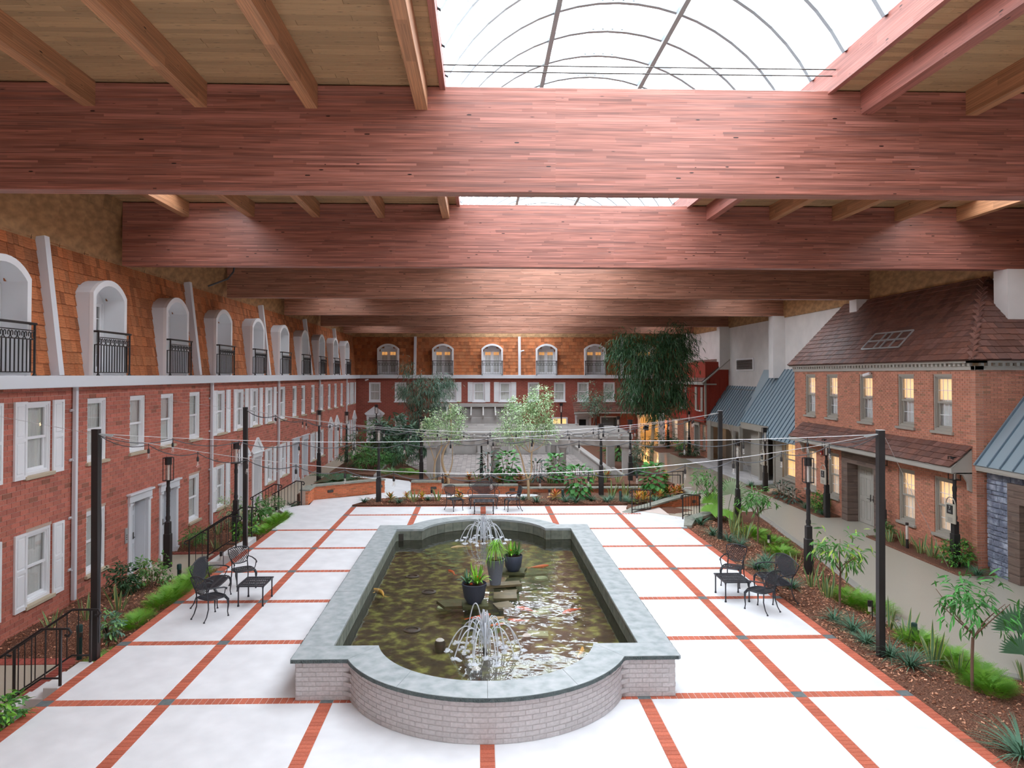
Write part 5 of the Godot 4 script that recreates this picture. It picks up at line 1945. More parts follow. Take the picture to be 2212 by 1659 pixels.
func pond():
	var o := thing("pond", "raised fish pond with a grey painted brick wall and bluestone coping", "pond", Vector3.ZERO, 0)
	var c0 := -12.3
	var c1 := -20.41
	# painted brick wall: core and bricks along the outline
	var ol := outline(2.975, -11.4, -21.31, 2.315, c0, c1)
	var il := outline(2.52, -11.9, -20.81, 1.82, c0, c1)
	var core := Geo.new()
	var n := ol.size()
	for i in n:
		var a: Vector2 = ol[i]; var b: Vector2 = ol[(i + 1) % n]
		core.quad(Vector3(a.x, 0, a.y), Vector3(b.x, 0, b.y), Vector3(b.x, 0.6, b.y), Vector3(a.x, 0.6, a.y), Vector3(-(b - a).y, 0, (b - a).x).normalized() * (1.0 if Vector2(-(b - a).y, (b - a).x).dot((a + b) / 2 - Vector2(0.1, -16.35)) > 0 else -1.0))
	part("mortar", core, M.mortar_grey, o)
	var d := walk_line(ol)
	var unit := Geo.new()
	unit.box(Vector3.ZERO, Vector3.ONE, Basis.IDENTITY, 0.03)
	var list := []
	var tints := []
	for r in 8:
		var s := -0.1045 if r % 2 else 0.0
		while s < d[n]:
			var q0 := at_dist(ol, d, maxf(s, 0) + 0.006)
			var q1 := at_dist(ol, d, minf(s + 0.209, d[n]) - 0.006)
			s += 0.209
			var e: Vector2 = q1 - q0
			if e.length() < 0.03: continue
			var ux := Vector3(e.x, 0, e.y).normalized()
			var nn := ux.cross(Vector3.UP)
			if nn.dot(Vector3((q0.x + q1.x) / 2 - 0.1, 0, (q0.y + q1.y) / 2 + 16.35)) < 0: nn = -nn
			list.append(Transform3D(Basis(ux * e.length(), Vector3.UP * 0.063, nn * 0.06), Vector3((q0.x + q1.x) / 2, 0.037 + r * 0.0735, (q0.y + q1.y) / 2) - nn * (0.023 - rng.randf() * 0.003)))
			var v: float = [0.95, 1.0, 1.03][rng.randi() % 3]
			tints.append(Color(v, v, v))
	pieces("brick", "bricks", unit.mesh(), M.brick_grey, list, o, 300, tints)
	# inner wall above and below the water
	for k in 2:
		var g := Geo.new()
		for i in n:
			var a: Vector2 = il[i]; var b: Vector2 = il[(i + 1) % n]
			var nn := Vector3(-(b - a).y, 0, (b - a).x).normalized()
			if nn.dot(Vector3((a + b).x / 2 - 0.1, 0, (a + b).y / 2 + 16.35)) > 0: nn = -nn
			var y0 := 0.0 if k == 0 else 0.33
			var y1 := 0.33 if k == 0 else 0.6
			g.quad(Vector3(a.x, y0, a.y), Vector3(b.x, y0, b.y), Vector3(b.x, y1, b.y), Vector3(a.x, y1, a.y), nn)
		part("inner_wall", g, M.pond_wall_low if k == 0 else M.pond_wall, o)
	var tl := Geo.new()
	tl.box(Vector3.ZERO, Vector3.ONE, Basis.IDENTITY, 0.03)
	list = []
	tints = []
	var di := walk_line(il)
	var s := 0.0
	while s < di[n]:
		var q0 := at_dist(il, di, s + 0.006)
		var q1 := at_dist(il, di, minf(s + 0.3, di[n]) - 0.006)
		s += 0.3
		var e: Vector2 = q1 - q0
		if e.length() < 0.05: continue
		var ux := Vector3(e.x, 0, e.y).normalized()
		list.append(Transform3D(Basis(ux * e.length(), Vector3.UP * 0.26, ux.cross(Vector3.UP) * 0.03), Vector3((q0.x + q1.x) / 2, 0.465, (q0.y + q1.y) / 2)))
		var v: float = [0.9, 1.0, 1.12][rng.randi() % 3]
		tints.append(Color(v, v, v))
	pieces("inner_tile", "inner_tiles", tl.mesh(), M.pond_wall, list, o, 300, tints)
	# coping stones
	var oc := outline(3.045, -11.355, -21.36, 2.36, c0, c1)
	var ic := outline(2.495, -11.915, -20.79, 1.8, c0, c1)
	var cuts := [[0, 1], [1, 10], [10, 19], [19, 28], [28, 37], [37, 38], [38, 39], [39, 40], [40, 49], [49, 58], [58, 67], [67, 76], [76, 77], [77, 78]]
	for cu in cuts:
		var poly := PackedVector2Array()
		var pin := []
		for i in range(cu[0], cu[1] + 1):
			poly.append(Vector2(oc[i % n].x, -oc[i % n].y))
			pin.append(Vector2(ic[i % n].x, -ic[i % n].y))
		pin.reverse()
		# corner stones run square to the outer edge
		if cu[0] in [37, 76]: poly.append(Vector2(oc[cu[1]].x, -ic[cu[1]].y))
		for q in pin: poly.append(q)
		if cu[0] in [0, 39]: poly.append(Vector2(oc[cu[0]].x, -ic[cu[0]].y))
		if Geometry2D.is_polygon_clockwise(poly): poly.reverse()
		var shr := Geometry2D.offset_polygon(poly, -0.0025)
		if shr.is_empty(): continue
		var lev := Transform3D(Basis(Vector3.RIGHT, Vector3.FORWARD, Vector3.UP), Vector3(0, 0.592, 0))
		if cu[0] == 38 or cu[0] == 77:
			# the long sides are three stones each
			for k in 3:
				var x0 := minf(oc[cu[0]].x, ic[cu[0]].x); var x1 := maxf(oc[cu[0]].x, ic[cu[0]].x)
				var za := lerpf(-11.915, -20.79, k / 3.0); var zb := lerpf(-11.915, -20.79, (k + 1) / 3.0)
				var g2 := Geo.new()
				g2.mm(Vector3(x0, 0.592, za - 0.002), Vector3(x1, 0.652, zb + 0.002), 0.008)
				part("coping", g2, M.bluestone, o)
			continue
		var g := Geo.new()
		g.prism(shr[0], 0.06, lev)
		part("coping", g, M.bluestone, o)
	# rough edge of the coping, a thin split face
	var re := Geo.new()
	var dd := walk_line(oc)
	var t := 0.0
	while t < dd[n] - 0.05:
		var q0 := at_dist(oc, dd, t)
		var q1 := at_dist(oc, dd, t + 0.06)
		var e: Vector2 = (q1 - q0).normalized()
		var nn := Vector3(e.y, 0, -e.x)
		if nn.dot(Vector3(q0.x - 0.1, 0, q0.y + 16.35)) < 0: nn = -nn
		var a := Vector3(q0.x, 0.594, q0.y) + nn * rng.randf() * 0.012
		re.box(Vector3((q0.x + q1.x) / 2, 0.619, (q0.y + q1.y) / 2) + nn * (rng.randf() * 0.008 - 0.012), Vector3(0.062, 0.052, 0.03), Basis(Vector3(e.x, 0, e.y), Vector3.UP, Vector3(e.x, 0, e.y).cross(Vector3.UP)))
		t += 0.06
	part("split_edge", re, M.bluestone_edge, o, "rough split face of the coping")
	# floor and water
	var fl := []
	for q in il: fl.append([q.x, q.y])
	part("pond_floor", flat(fl, 0.012, 0.3), M.algae, o)
	var wt := Geo.new()
	var poly := PackedVector2Array()
	for q in il: poly.append(q)
	var ix := Geometry2D.triangulate_polygon(poly)
	for i in range(0, ix.size(), 3):
		var A := poly[ix[i]]; var B := poly[ix[i + 1]]; var C := poly[ix[i + 2]]
		wt.tri(Vector3(A.x, 0.33, A.y), Vector3(B.x, 0.33, B.y), Vector3(C.x, 0.33, C.y), Vector3.UP, Vector3.UP, Vector3.UP)
	tag(part("pond_water", wt, M.water, self), "still murky green water filling the pond", "water", "", "stuff")
	pond_things()

func at_dist(p: Array, d: Array, s: float) -> Vector2:
	var lo := 0
	var hi := p.size()
	while hi - lo > 1:
		var m := (lo + hi) / 2
		if d[m] <= s: lo = m
		else: hi = m
	var l: float = d[lo + 1] - d[lo] if lo + 1 < d.size() else 1.0
	return (p[lo] as Vector2).lerp(p[(lo + 1) % p.size()], clampf((s - d[lo]) / maxf(l, 1e-6), 0, 1))

func slab_at(label: String, at: Vector3, size: Vector3, turn: float, tilt: Vector2, m: Material):
	var g := Geo.new()
	var p := PackedVector2Array()
	var k := 6
	var s := Vector2(size.x, size.z) / 2
	for q in [Vector2(-1, -0.9), Vector2(-0.1, -1), Vector2(1, -0.95), Vector2(0.94, 0.2), Vector2(1, 0.95), Vector2(-0.2, 1), Vector2(-0.95, 0.93)]:
		p.append(Vector2(q.x * s.x, q.y * s.y) * rng.randf_range(0.93, 1.05))
	g.prism(p, size.y, Transform3D(Basis(Vector3.RIGHT, Vector3.FORWARD, Vector3.UP), Vector3.ZERO))
	var o := part("flat_stone", g, m, self)
	o.position = at
	o.rotation = Vector3(tilt.x, turn, tilt.y)
	tag(o, label, "stone")

func make_koi(label: String, m: Material, at: Vector3, turn: float, len: float, bend: float):
	var o := thing("fish", label, "fish", at, turn, "koi in the pond")
	var g := Geo.new()
	var pts := []
	var rr := []
	for i in 11:
		var t := i / 10.0
		pts.append(Vector3(bend * sin(t * PI) * len * 0.3, 0, (t - 0.5) * len))
		rr.append(len * 0.115 * pow(sin(PI * clampf(0.06 + t * 0.9, 0, 1)), 0.75) * (1.0 - 0.45 * t))
	g.tube(pts, rr, 8)
	part("body", g, m, o)
	var tl := Geo.new()
	for sg in [-1.0, 1.0]:
		tl.prism(PackedVector2Array([Vector2(0, 0), Vector2(0.03 * len, 0.02 * len), Vector2(sg * 0.14 * len, 0.26 * len), Vector2(sg * 0.03 * len, 0.16 * len)]), 0.004, Transform3D(Basis(Vector3.RIGHT, Vector3.BACK, Vector3.DOWN), pts[10] - Vector3(0, 0, 0.03 * len)))
	part("tail", tl, m, o)
	var fn := Geo.new()
	for sg in [-1.0, 1.0]:
		fn.prism(PackedVector2Array([Vector2(sg * 0.07 * len, -0.22 * len), Vector2(sg * 0.2 * len, -0.1 * len), Vector2(sg * 0.08 * len, -0.12 * len)]), 0.004, Transform3D(Basis(Vector3.RIGHT, Vector3.BACK, Vector3.DOWN), Vector3(bend * len * 0.1, -0.01, 0)))
	part("fins", fn, m, o)

func make_fountain(label: String, at: Vector3, lone: bool, sc: float):
	var o := thing("fountain", label, "fountain", at)
	var g := Geo.new()
	g.lathe([Vector2(0.0, -0.1), Vector2(0.05, -0.1), Vector2(0.05, -0.02), Vector2(0.035, 0.0), Vector2(0.045, 0.05), Vector2(0.0, 0.05)], 12)
	part("nozzle", g, M.bronze, o)
	var jets := []
	for i in 10: jets.append([TAU * i / 10.0, 0.62, 0.42])
	for i in 10: jets.append([TAU * (i + 0.5) / 10.0, 0.38, 0.52])
	for i in 6: jets.append([TAU * i / 6.0 + 0.2, 0.1, 0.66])
	jets.append([0.0, 0.01, 0.6])
	for j in jets:
		var reach: float = j[1] * sc * rng.randf_range(0.9, 1.1)
		var ht: float = j[2] * sc * rng.randf_range(0.92, 1.05)
		var p := []
		var r := []
		for k in 13:
			var t := k / 12.0
			p.append(Vector3(cos(j[0]) * reach * t, 0.05 + 4.0 * ht * t * (1.0 - t) * (1.0 if t < 0.5 else 1.0) - 0.05 * t, sin(j[0]) * reach * t))
			r.append(lerpf(0.007, 0.014, t) * (1.0 - 0.35 * absf(t - 0.5)))
		var s := Geo.new()
		s.tube(p, r, 5, false)
		part("jet", s, M.spray, o)
	if lone:
		var p := []
		var r := []
		for k in 17:
			var t := k / 16.0
			p.append(Vector3(lerpf(0.0, -0.33, t), 0.02 + 4.0 * 0.78 * t * (1 - t), 0.02 - 0.1 * t))
			r.append(0.011)
		var s := Geo.new()
		s.tube(p, r, 6, false)
		part("tall_jet", s, M.spray, o, "single tall jet arching to the left")
	# splashes where the jets land
	var f := Geo.new()
	for j in jets:
		var reach: float = j[1] * sc
		if reach < 0.2: continue
		for k in 7:
			var c := Vector3(cos(j[0]) * reach, 0.0, sin(j[0]) * reach) + Vector3(rng.randfn(0, 0.045), 0, rng.randfn(0, 0.045))
			f.lathe([Vector2(rng.randf_range(0.02, 0.055), 0.0), Vector2(0.014, rng.randf_range(0.01, 0.03)), Vector2(0, 0.03)], 7, c)
	var fo := part("splash", f, M.foam, o)
	fo.set_meta("kind", "stuff")

func make_pot(called: String, label: String, at: Vector3, pr: Array, m: Material, soil_y: float) -> Node3D:
	var o := thing(called, label, "planter", at)
	var g := Geo.new()
	g.lathe(pr, 28)
	part("pot", g, m, o)
	g = Geo.new()
	var r: float = pr[3].x - 0.03
	g.lathe([Vector2(r, soil_y), Vector2(r * 0.5, soil_y + 0.02), Vector2(0, soil_y + 0.02)], 20)
	part("soil", g, M.soil, o)
	return o

func strap_leaf(len: float, w: float, rise: float, droop: float, fold := 0.25, segs := 6) -> Geo:   # a strap leaf growing along +z
	var g := Geo.new()
	var p := []
	var ww := []
	var nn := []
	for i in segs + 1:
		var t := float(i) / segs
		p.append(Vector3(0, len * (rise * t - droop * t * t), len * t * (1.0 - 0.25 * rise * t)))
		ww.append(w * 0.5 * minf(1.0, 0.55 + t) * (1.0 - pow(t, 3.0)) + 0.001)
	for i in segs + 1:
		var d: Vector3 = ((p[mini(i + 1, segs)] as Vector3) - p[maxi(i - 1, 0)]).normalized()
		nn.append(d.cross(Vector3.RIGHT).normalized() * (1.0 if d.cross(Vector3.RIGHT).y > 0 or absf(d.y) > 0.9 else -1.0))
	g.ribbon(p, ww, Vector3.RIGHT, nn, fold)
	return g

func rosette(o: Node3D, at: Vector3, n: int, len: float, w: float, rise: float, m: Material, tints: Array, called := "leaf"):
	var shapes := [strap_leaf(len, w, rise * 1.3, 0.75).mesh(), strap_leaf(len * 0.9, w, rise * 1.8, 0.8).mesh(), strap_leaf(len * 0.75, w * 0.9, rise * 2.6, 0.7).mesh()]
	for i in n:
		var a := i * 2.4 + rng.randf() * 0.3
		var k := i % 3
		var t := Transform3D(Basis(Vector3.UP, a).scaled(Vector3.ONE * rng.randf_range(0.85, 1.1)), at)
		place(called, shapes[k], tone(m, tints[rng.randi() % tints.size()]), o, t)

func pond_things():
	# stones, some breaking the surface
	slab_at("tan flat stone under the tall grey pot, just above the water", Vector3(0.52, 0.345, -16.25), Vector3(0.78, 0.05, 0.3), 0.12, Vector2(0, 0.03), M.wet_slab)
	slab_at("square brown flat stone above the water in front of the tall pot", Vector3(0.52, 0.33, -15.45), Vector3(0.52, 0.05, 0.42), 0.02, Vector2(0.06, 0.0), M.wet_slab)
	slab_at("small brown flat stone nearest the front of the pile", Vector3(0.48, 0.29, -14.92), Vector3(0.36, 0.05, 0.36), 0.35, Vector2(0.05, 0.05), M.wet_slab)
	slab_at("sunken dark slab right of the pots, lying by the far pot", Vector3(0.86, 0.2, -16.7), Vector3(0.6, 0.05, 0.8), 0.4, Vector2(0.1, 0.05), M.sunk_slab)
	slab_at("wide sunken dark slab at the right of the stone pile", Vector3(0.95, 0.16, -15.75), Vector3(0.8, 0.06, 0.6), -0.2, Vector2(0.0, 0.06), M.sunk_slab)
	slab_at("sunken dark slab left of the front pot", Vector3(-0.5, 0.18, -15.4), Vector3(0.8, 0.06, 0.5), 0.5, Vector2(0.0, -0.1), M.sunk_slab)
	slab_at("dark slab that the front pot stands on", Vector3(-0.12, 0.31, -14.95), Vector3(0.55, 0.06, 0.5), 0.1, Vector2(0.0, 0.0), M.sunk_slab)
	slab_at("dark slab that the far right pot stands on", Vector3(0.78, 0.33, -17.35), Vector3(0.6, 0.06, 0.5), -0.15, Vector2(0.0, 0.0), M.sunk_slab)
	slab_at("long thin sunken slab behind the far right pot", Vector3(1.35, 0.2, -17.6), Vector3(1.1, 0.05, 0.2), 0.25, Vector2(0, 0), M.sunk_slab)
	slab_at("pale triangular stone on the pond floor, right of the pile", Vector3(1.25, 0.06, -15.2), Vector3(0.4, 0.04, 0.3), 0.5, Vector2(0, 0), M.pale_slab)
	slab_at("pale square stone on the pond floor, nearest the front fountain", Vector3(1.1, 0.06, -13.95), Vector3(0.42, 0.04, 0.3), -0.1, Vector2(0, 0), M.pale_slab)
	slab_at("small pale stone lying between two orange fish", Vector3(0.45, 0.05, -14.7), Vector3(0.24, 0.04, 0.2), 0.3, Vector2(0, 0), M.pale_slab)
	slab_at("flat tan chip on the pile under the tall pot", Vector3(0.62, 0.3, -15.85), Vector3(0.4, 0.04, 0.2), -0.1, Vector2(0.0, 0.1), M.wet_slab)
	# props under the raised stones
	var pr := Geo.new()
	for q in [Vector3(0.4, 0, -16.2), Vector3(0.7, 0, -16.25), Vector3(0.52, 0, -15.5), Vector3(0.48, 0, -14.95), Vector3(-0.15, 0, -14.95), Vector3(0.78, 0, -17.35)]:
		pr.box(q + Vector3(0, 0.16, 0), Vector3(0.2, 0.3, 0.2), Basis.IDENTITY, 0.01)
	tag(part("stone_props", pr, M.sunk_slab, self), "dark blocks under water carrying the flat stones", "stone")
	# drains and lamps on the floor
	var k := 0
	for q in [Vector3(-0.78, 0.02, -15.7), Vector3(1.5, 0.02, -17.9)]:
		var g := Geo.new()
		g.lathe([Vector2(0.17, 0), Vector2(0.15, 0.04), Vector2(0, 0.05)], 20)
		var l := part("round_stone", g, M.pale_slab, self)
		l.position = q
		tag(l, ["pale round stone under water, left of the front fountain's jet", "pale round stone under water, right of the far pot"][k], "stone")
		k += 1
	k = 0
	for q in [Vector3(-0.74, 0.02, -13.3), Vector3(0.86, 0.02, -13.5), Vector3(-0.07, 0.02, -12.0)]:
		var o := thing("pond_light", ["round pond lamp left of the front fountain", "round pond lamp right of the front fountain", "round pond lamp nearest the viewer in front of the fountain"][k], "lamp", q)
		var g := Geo.new()
		g.lathe([Vector2(0.1, 0), Vector2(0.1, 0.15), Vector2(0.08, 0.2)], 16)
		part("housing", g, M.bronze, o)
		g = Geo.new()
		g.lathe([Vector2(0.08, 0.2), Vector2(0.05, 0.225), Vector2(0, 0.23)], 16)
		part("lens", g, M.lamp_lens, o)
		k += 1
	k = 0
	for q in [Vector3(-1.35, 0.015, -14.4), Vector3(1.15, 0.015, -13.0), Vector3(1.35, 0.015, -17.2), Vector3(-1.7, 0.015, -18.2), Vector3(-1.2, 0.015, -16.9)]:
		var g := Geo.new()
		g.lathe([Vector2(0.17, 0), Vector2(0.17, 0.02), Vector2(0.12, 0.03), Vector2(0.11, 0.0), Vector2(0, 0.0)], 20)
		var l := part("drain", g, M.bronze, self)
		l.position = q
		tag(l, "round drain on the pond floor, " + ["nearest the front left", "nearest the front right", "by the far right pot", "at the far left", "left of the tall pot"][k], "drain")
		k += 1
	var ov := Geo.new()
	ov.box(Vector3(-2.28, 0.42, -20.78), Vector3(0.16, 0.2, 0.08))
	tag(part("overflow", ov, M.bronze, self), "small dark overflow box at the pond's far left corner", "overflow")
	# koi
	var f := [[M.koi_orange, 1.5, -18.4, -1.2, 0.5, 0.2, "orange fish near the right side beyond the pots"], [M.koi_orange, 1.86, -14.9, 2.2, 0.46, 0.3, "orange fish at the right, nearest the pond's right wall"], [M.koi_orange, 0.92, -15.05, 0.9, 0.42, 0.3, "orange fish right of the small brown stone"], [M.koi_orange, 0.72, -14.4, 1.4, 0.36, -0.2, "orange and white fish just behind the front fountain"], [M.koi_orange, -0.03, -14.65, -1.1, 0.5, 0.4, "red orange fish in front of the front pot"], [M.koi_pale, 0.25, -14.5, -1.3, 0.46, 0.2, "pale tan fish between two orange ones"], [M.koi_orange, 0.3, -14.15, -1.25, 0.36, 0.2, "dull orange fish behind the fountain's jet"], [M.koi_gold, 1.75, -12.75, -0.35, 0.42, 0.25, "golden yellow fish near the front right curve"], [M.koi_orange, -0.72, -17.9, 0.4, 0.4, 0.3, "orange and pale fish left of the pots"], [M.koi_pale, -0.62, -20.5, 1.9, 0.46, 0.2, "tan fish by the far fountain"], [M.koi_gold, -2.3, -16.3, 0.55, 0.6, 0.4, "long golden fish by the pond's left wall"]]
	for q in f: make_koi(q[6], q[0], Vector3(q[1], 0.2, q[2]), q[3], q[4], q[5])
	make_fountain("near fountain of thin white water jets in the pond", Vector3(0.08, 0.33, -12.5), true, 1.0)
	make_fountain("far fountain of thin white water jets at the back of the pond", Vector3(0.09, 0.33, -20.75), false, 1.05)
	# pots
	var bright := [Color(1, 1, 1), Color(1.25, 1.2, 1.0), Color(0.8, 0.9, 0.8)]
	var p1 := make_pot("potted_palm", "tall tapered grey pot with a ponytail palm in the pond", Vector3(0.33, 0.395, -16.2), [Vector2(0, 0), Vector2(0.12, 0), Vector2(0.205, 0.54), Vector2(0.215, 0.56), Vector2(0.2, 0.56), Vector2(0.185, 0.5)], M.pot_grey, 0.53)
	var g := Geo.new()
	g.lathe([Vector2(0.055, 0.54), Vector2(0.03, 0.62), Vector2(0.022, 0.75), Vector2(0.03, 0.8), Vector2(0, 0.82)], 12)
	part("trunk", g, M.bark_pale, p1)
	var shp := [strap_leaf(0.42, 0.016, 1.2, 1.5, 0.2, 8).mesh(), strap_leaf(0.36, 0.016, 2.0, 2.2, 0.2, 8).mesh(), strap_leaf(0.4, 0.014, 0.6, 1.4, 0.2, 8).mesh()]
	var lt := [Color(1, 1, 1), Color(1.3, 1.25, 1.1), Color(0.75, 0.9, 0.75), Color(1.6, 1.6, 1.6)]
	for i in 120:
		var t := Transform3D(Basis.from_euler(Vector3(rng.randfn(0, 0.15), rng.randf() * TAU, 0)).scaled(Vector3.ONE * rng.randf_range(0.7, 1.1)), Vector3(0, 0.79, 0))
		place("leaf", shp[i % 3], tone(M.leaf_fresh, lt[rng.randi() % 4]), p1, t)
	var round_pot := [Vector2(0, 0), Vector2(0.13, 0.0), Vector2(0.19, 0.1), Vector2(0.225, 0.36), Vector2(0.215, 0.37), Vector2(0.2, 0.33)]
	var p2 := make_pot("potted_bromeliad", "dark round pot of bromeliads at the back right of the pots", Vector3(0.78, 0.395, -17.3), round_pot, M.pot_dark, 0.33)
	rosette(p2, Vector3(-0.06, 0.33, 0.02), 18, 0.36, 0.05, 0.75, M.leaf_fresh, bright)
	rosette(p2, Vector3(0.09, 0.33, -0.03), 14, 0.34, 0.05, 0.85, M.leaf_mid, bright)
	var p3 := make_pot("potted_bromeliad", "dark round pot nearest the viewer with an orange flowered bromeliad", Vector3(-0.13, 0.375, -14.95), [Vector2(0, 0), Vector2(0.14, 0.0), Vector2(0.21, 0.12), Vector2(0.258, 0.4), Vector2(0.248, 0.41), Vector2(0.23, 0.36)], M.pot_dark, 0.37)
	rosette(p3, Vector3(0.06, 0.37, 0.05), 22, 0.42, 0.052, 0.8, M.leaf_fresh, bright)
	rosette(p3, Vector3(-0.14, 0.37, -0.02), 20, 0.3, 0.045, 0.8, M.leaf_blue, bright)
	for fl in [[p3, Vector3(0.08, 0.5, 0.06), 0.075], [p3, Vector3(-0.06, 0.42, 0.16), 0.035], [p2, Vector3(-0.07, 0.47, 0.02), 0.045]]:
		g = Geo.new()
		for i in 26:
			var a := i * 2.4
			var e := 0.2 + 1.2 * i / 26.0
			var dr := Vector3(cos(a) * cos(e), sin(e), sin(a) * cos(e))
			g.tube([fl[1], fl[1] + dr * fl[2]], [fl[2] * 0.22, 0.002], 4)
		part("flower", g, M.koi_orange, fl[0], "orange flower head")

func cap_run(o: Node3D, a: Vector3, b: Vector3, w: float, m: Material):   # cap stones along a low wall
	var d := b - a
	var n := maxi(1, int(round(d.length() / 0.9)))
	for i in n:
		var p := a.lerp(b, float(i) / n)
		var q := a.lerp(b, (i + 1.0) / n)
		var g := Geo.new()
		g.bar(p + d.normalized() * 0.003, q - d.normalized() * 0.003, w, 0.06)
		part("cap", g, m, o)

func low_wall(label: String, a: Vector2, b: Vector2, y0: float, y1: float, lights := []):
	# a runs to b with the outside on the right hand seen from above, i.e. towards the viewer when going +x
	var o := thing("planter_wall", label, "low wall", Vector3.ZERO, 0, "", "structure")
	var d := Vector3(b.x - a.x, 0, b.y - a.y)
	var ux := d.normalized()
	var nn := ux.cross(Vector3.UP)
	brick_face(o, Vector3(a.x, y0, a.y), ux, d.length(), y1 - y0, 0.0677, 0.203, [], M.brick_planter, M.mortar, 160, 0.1, 0.3, 0.04)
	cap_run(o, Vector3(a.x, y1 + 0.03, a.y) - nn * 0.13, Vector3(b.x, y1 + 0.03, b.y) - nn * 0.13, 0.4, M.capstone)
	for t in lights:
		var g := Geo.new()
		var p = Vector3(a.x, y0 + (y1 - y0) * 0.55, a.y) + d * t
		g.box(p + nn * 0.03, Vector3(0.24, 0.1, 0.07), Basis(ux, Vector3.UP, nn), 0.01)
		part("step_light", g, M.bronze, o)

func planters():
	low_wall("orange brick low wall beside the far left steps, long panel with two step lights", Vector2(-6.75, -29.5), Vector2(-4.12, -31.26), 0.0, 0.53, [0.22, 0.92])
	low_wall("short return of orange brick wall at the far left steps", Vector2(-6.72, -28.4), Vector2(-6.74, -29.52), 0.0, 0.53)
	low_wall("central orange brick low wall, its taller left piece", Vector2(-2.95, -30.75), Vector2(-1.62, -30.75), 0.0, 0.5, [0.72])
	low_wall("central orange brick low wall behind the iron bench", Vector2(-1.6, -30.78), Vector2(1.6, -30.78), 0.0, 0.33, [0.92])
	low_wall("central orange brick low wall, lowest piece right of the bench", Vector2(1.62, -30.8), Vector2(7.0, -30.8), 0.0, 0.2)
	var pts := [Vector2(5.45, -26.4), Vector2(5.85, -26.8), Vector2(6.5, -27.3), Vector2(7.4, -28.2), Vector2(8.2, -28.95), Vector2(9.05, -29.6)]
	var ys := [-0.02, 0.06, 0.1, 0.14, 0.17, 0.18]
	var o := thing("planter_wall", "orange brick planter wall with a grey cap curving down beside the right ramp", "low wall", Vector3.ZERO, 0, "", "structure")
	for i in 5:
		var a: Vector2 = pts[i]; var b: Vector2 = pts[i + 1]
		var d := Vector3(b.x - a.x, 0, b.y - a.y)
		if i > 0: brick_face(o, Vector3(a.x, -0.4, a.y), d.normalized(), d.length(), ys[i] + 0.4 - 0.04, 0.0677, 0.203, [], M.brick_planter, M.mortar, 60, 0.1, 0.3, 0.04)
		var nn := d.normalized().cross(Vector3.UP)
		cap_run(o, Vector3(a.x, ys[i], a.y) - nn * 0.12, Vector3(b.x, ys[i + 1], b.y) - nn * 0.12, 0.38, M.capstone)
	for q in [[6.95, -27.72], [8.7, -29.3]]:
		var g := Geo.new()
		g.box(Vector3(q[0], -0.1, q[1]), Vector3(0.16, 0.12, 0.08), Basis(Vector3.UP, 0.75), 0.01)
		part("step_light", g, M.bronze, o)
	low_wall("end face of the orange brick planter by the right ramp", Vector2(9.05, -29.6), Vector2(8.6, -30.9), -0.4, 0.14)
	var sl := Geo.new()
	sl.prism(PackedVector2Array([Vector2(6.78, 24.0), Vector2(7.05, 24.0), Vector2(7.55, 25.2), Vector2(9.2, 26.8), Vector2(9.0, 27.1), Vector2(7.25, 25.55)]), 0.1, Transform3D(Basis(Vector3.RIGHT, Vector3.FORWARD, Vector3.UP), Vector3(0, -0.06, 0)))
	tag(part("kerb_slab", sl, M.capstone, self), "grey kerb slab at the foot of the right ramp rail", "kerb")
	# sunken patio with the pergola behind
	var fl := thing("floor", "grey brick tile patio floor sunk behind the middle planting", "patio", Vector3.ZERO, 0, "", "structure")
	var unit := Geo.new()
	unit.box(Vector3.ZERO, Vector3(0.292, 0.04, 0.292), Basis.IDENTITY, 0.004)
	var list := []
	var tints := []
	for i in 42:
		for j in 66:
			list.append(Transform3D(Basis.from_scale(Vector3(1, 1, 1)), Vector3(-5.0 + i * 0.3, -0.9 + rng.randf() * 0.003, -34.2 - j * 0.3 - (0.15 if i % 2 else 0.0))))
			var v: float = [0.72, 0.85, 0.95, 1.0, 1.1][rng.randi() % 5]
			tints.append(Color(v, v * 0.99, v * 0.99))
	pieces("tile", "tiles", unit.mesh(), M.grey_tile, list, fl, 300, tints)
	var g := Geo.new()
	g.mm(Vector3(-5.2, -1.0, -54.6), Vector3(7.4, 1.35, -54.3))
	g.mm(Vector3(-5.3, -1.0, -54.5), Vector3(-5.15, 0.1, -36.0))
	var pw := part("wall_patio", g, M.pergola, self)
	tag(pw, "grey wall closing the back of the sunken patio", "wall", "", "structure")
	for i in 6:
		var x := -4.6 + i * 2.3
		var c := thing("pilaster", "grey square pilaster on the patio's back wall, %s from the left" % ("first" if i == 0 else ORD[i]), "pilaster", Vector3(x, -0.9, -54.15), 0, "", "structure")
		var q := Geo.new()
		q.box(Vector3(0, 1.1, 0), Vector3(0.5, 2.2, 0.3))
		q.box(Vector3(0, 0.08, 0.02), Vector3(0.66, 0.16, 0.36))
		part("shaft", q, M.pergola, c)
	# raised planter box at the right of the patio
	g = Geo.new()
	g.mm(Vector3(6.9, -1.0, -54.0), Vector3(7.05, -0.1, -38.0))
	g.mm(Vector3(6.8, -0.12, -54.0), Vector3(7.15, -0.04, -38.0))
	g.mm(Vector3(6.9, -1.0, -38.0), Vector3(7.05, 0.2, -33.6))
	g.mm(Vector3(7.0, -1.0, -34.2), Vector3(10.0, -0.28, -33.9))
	tag(part("wall_side", g, M.pergola, self), "grey retaining wall with a flat cap along the patio's right side", "wall", "", "structure")
	# pergola
	var p := thing("pergola", "long grey timber pergola with round columns behind the planting", "pergola", Vector3(0, -0.9, 0))
	var k := 0
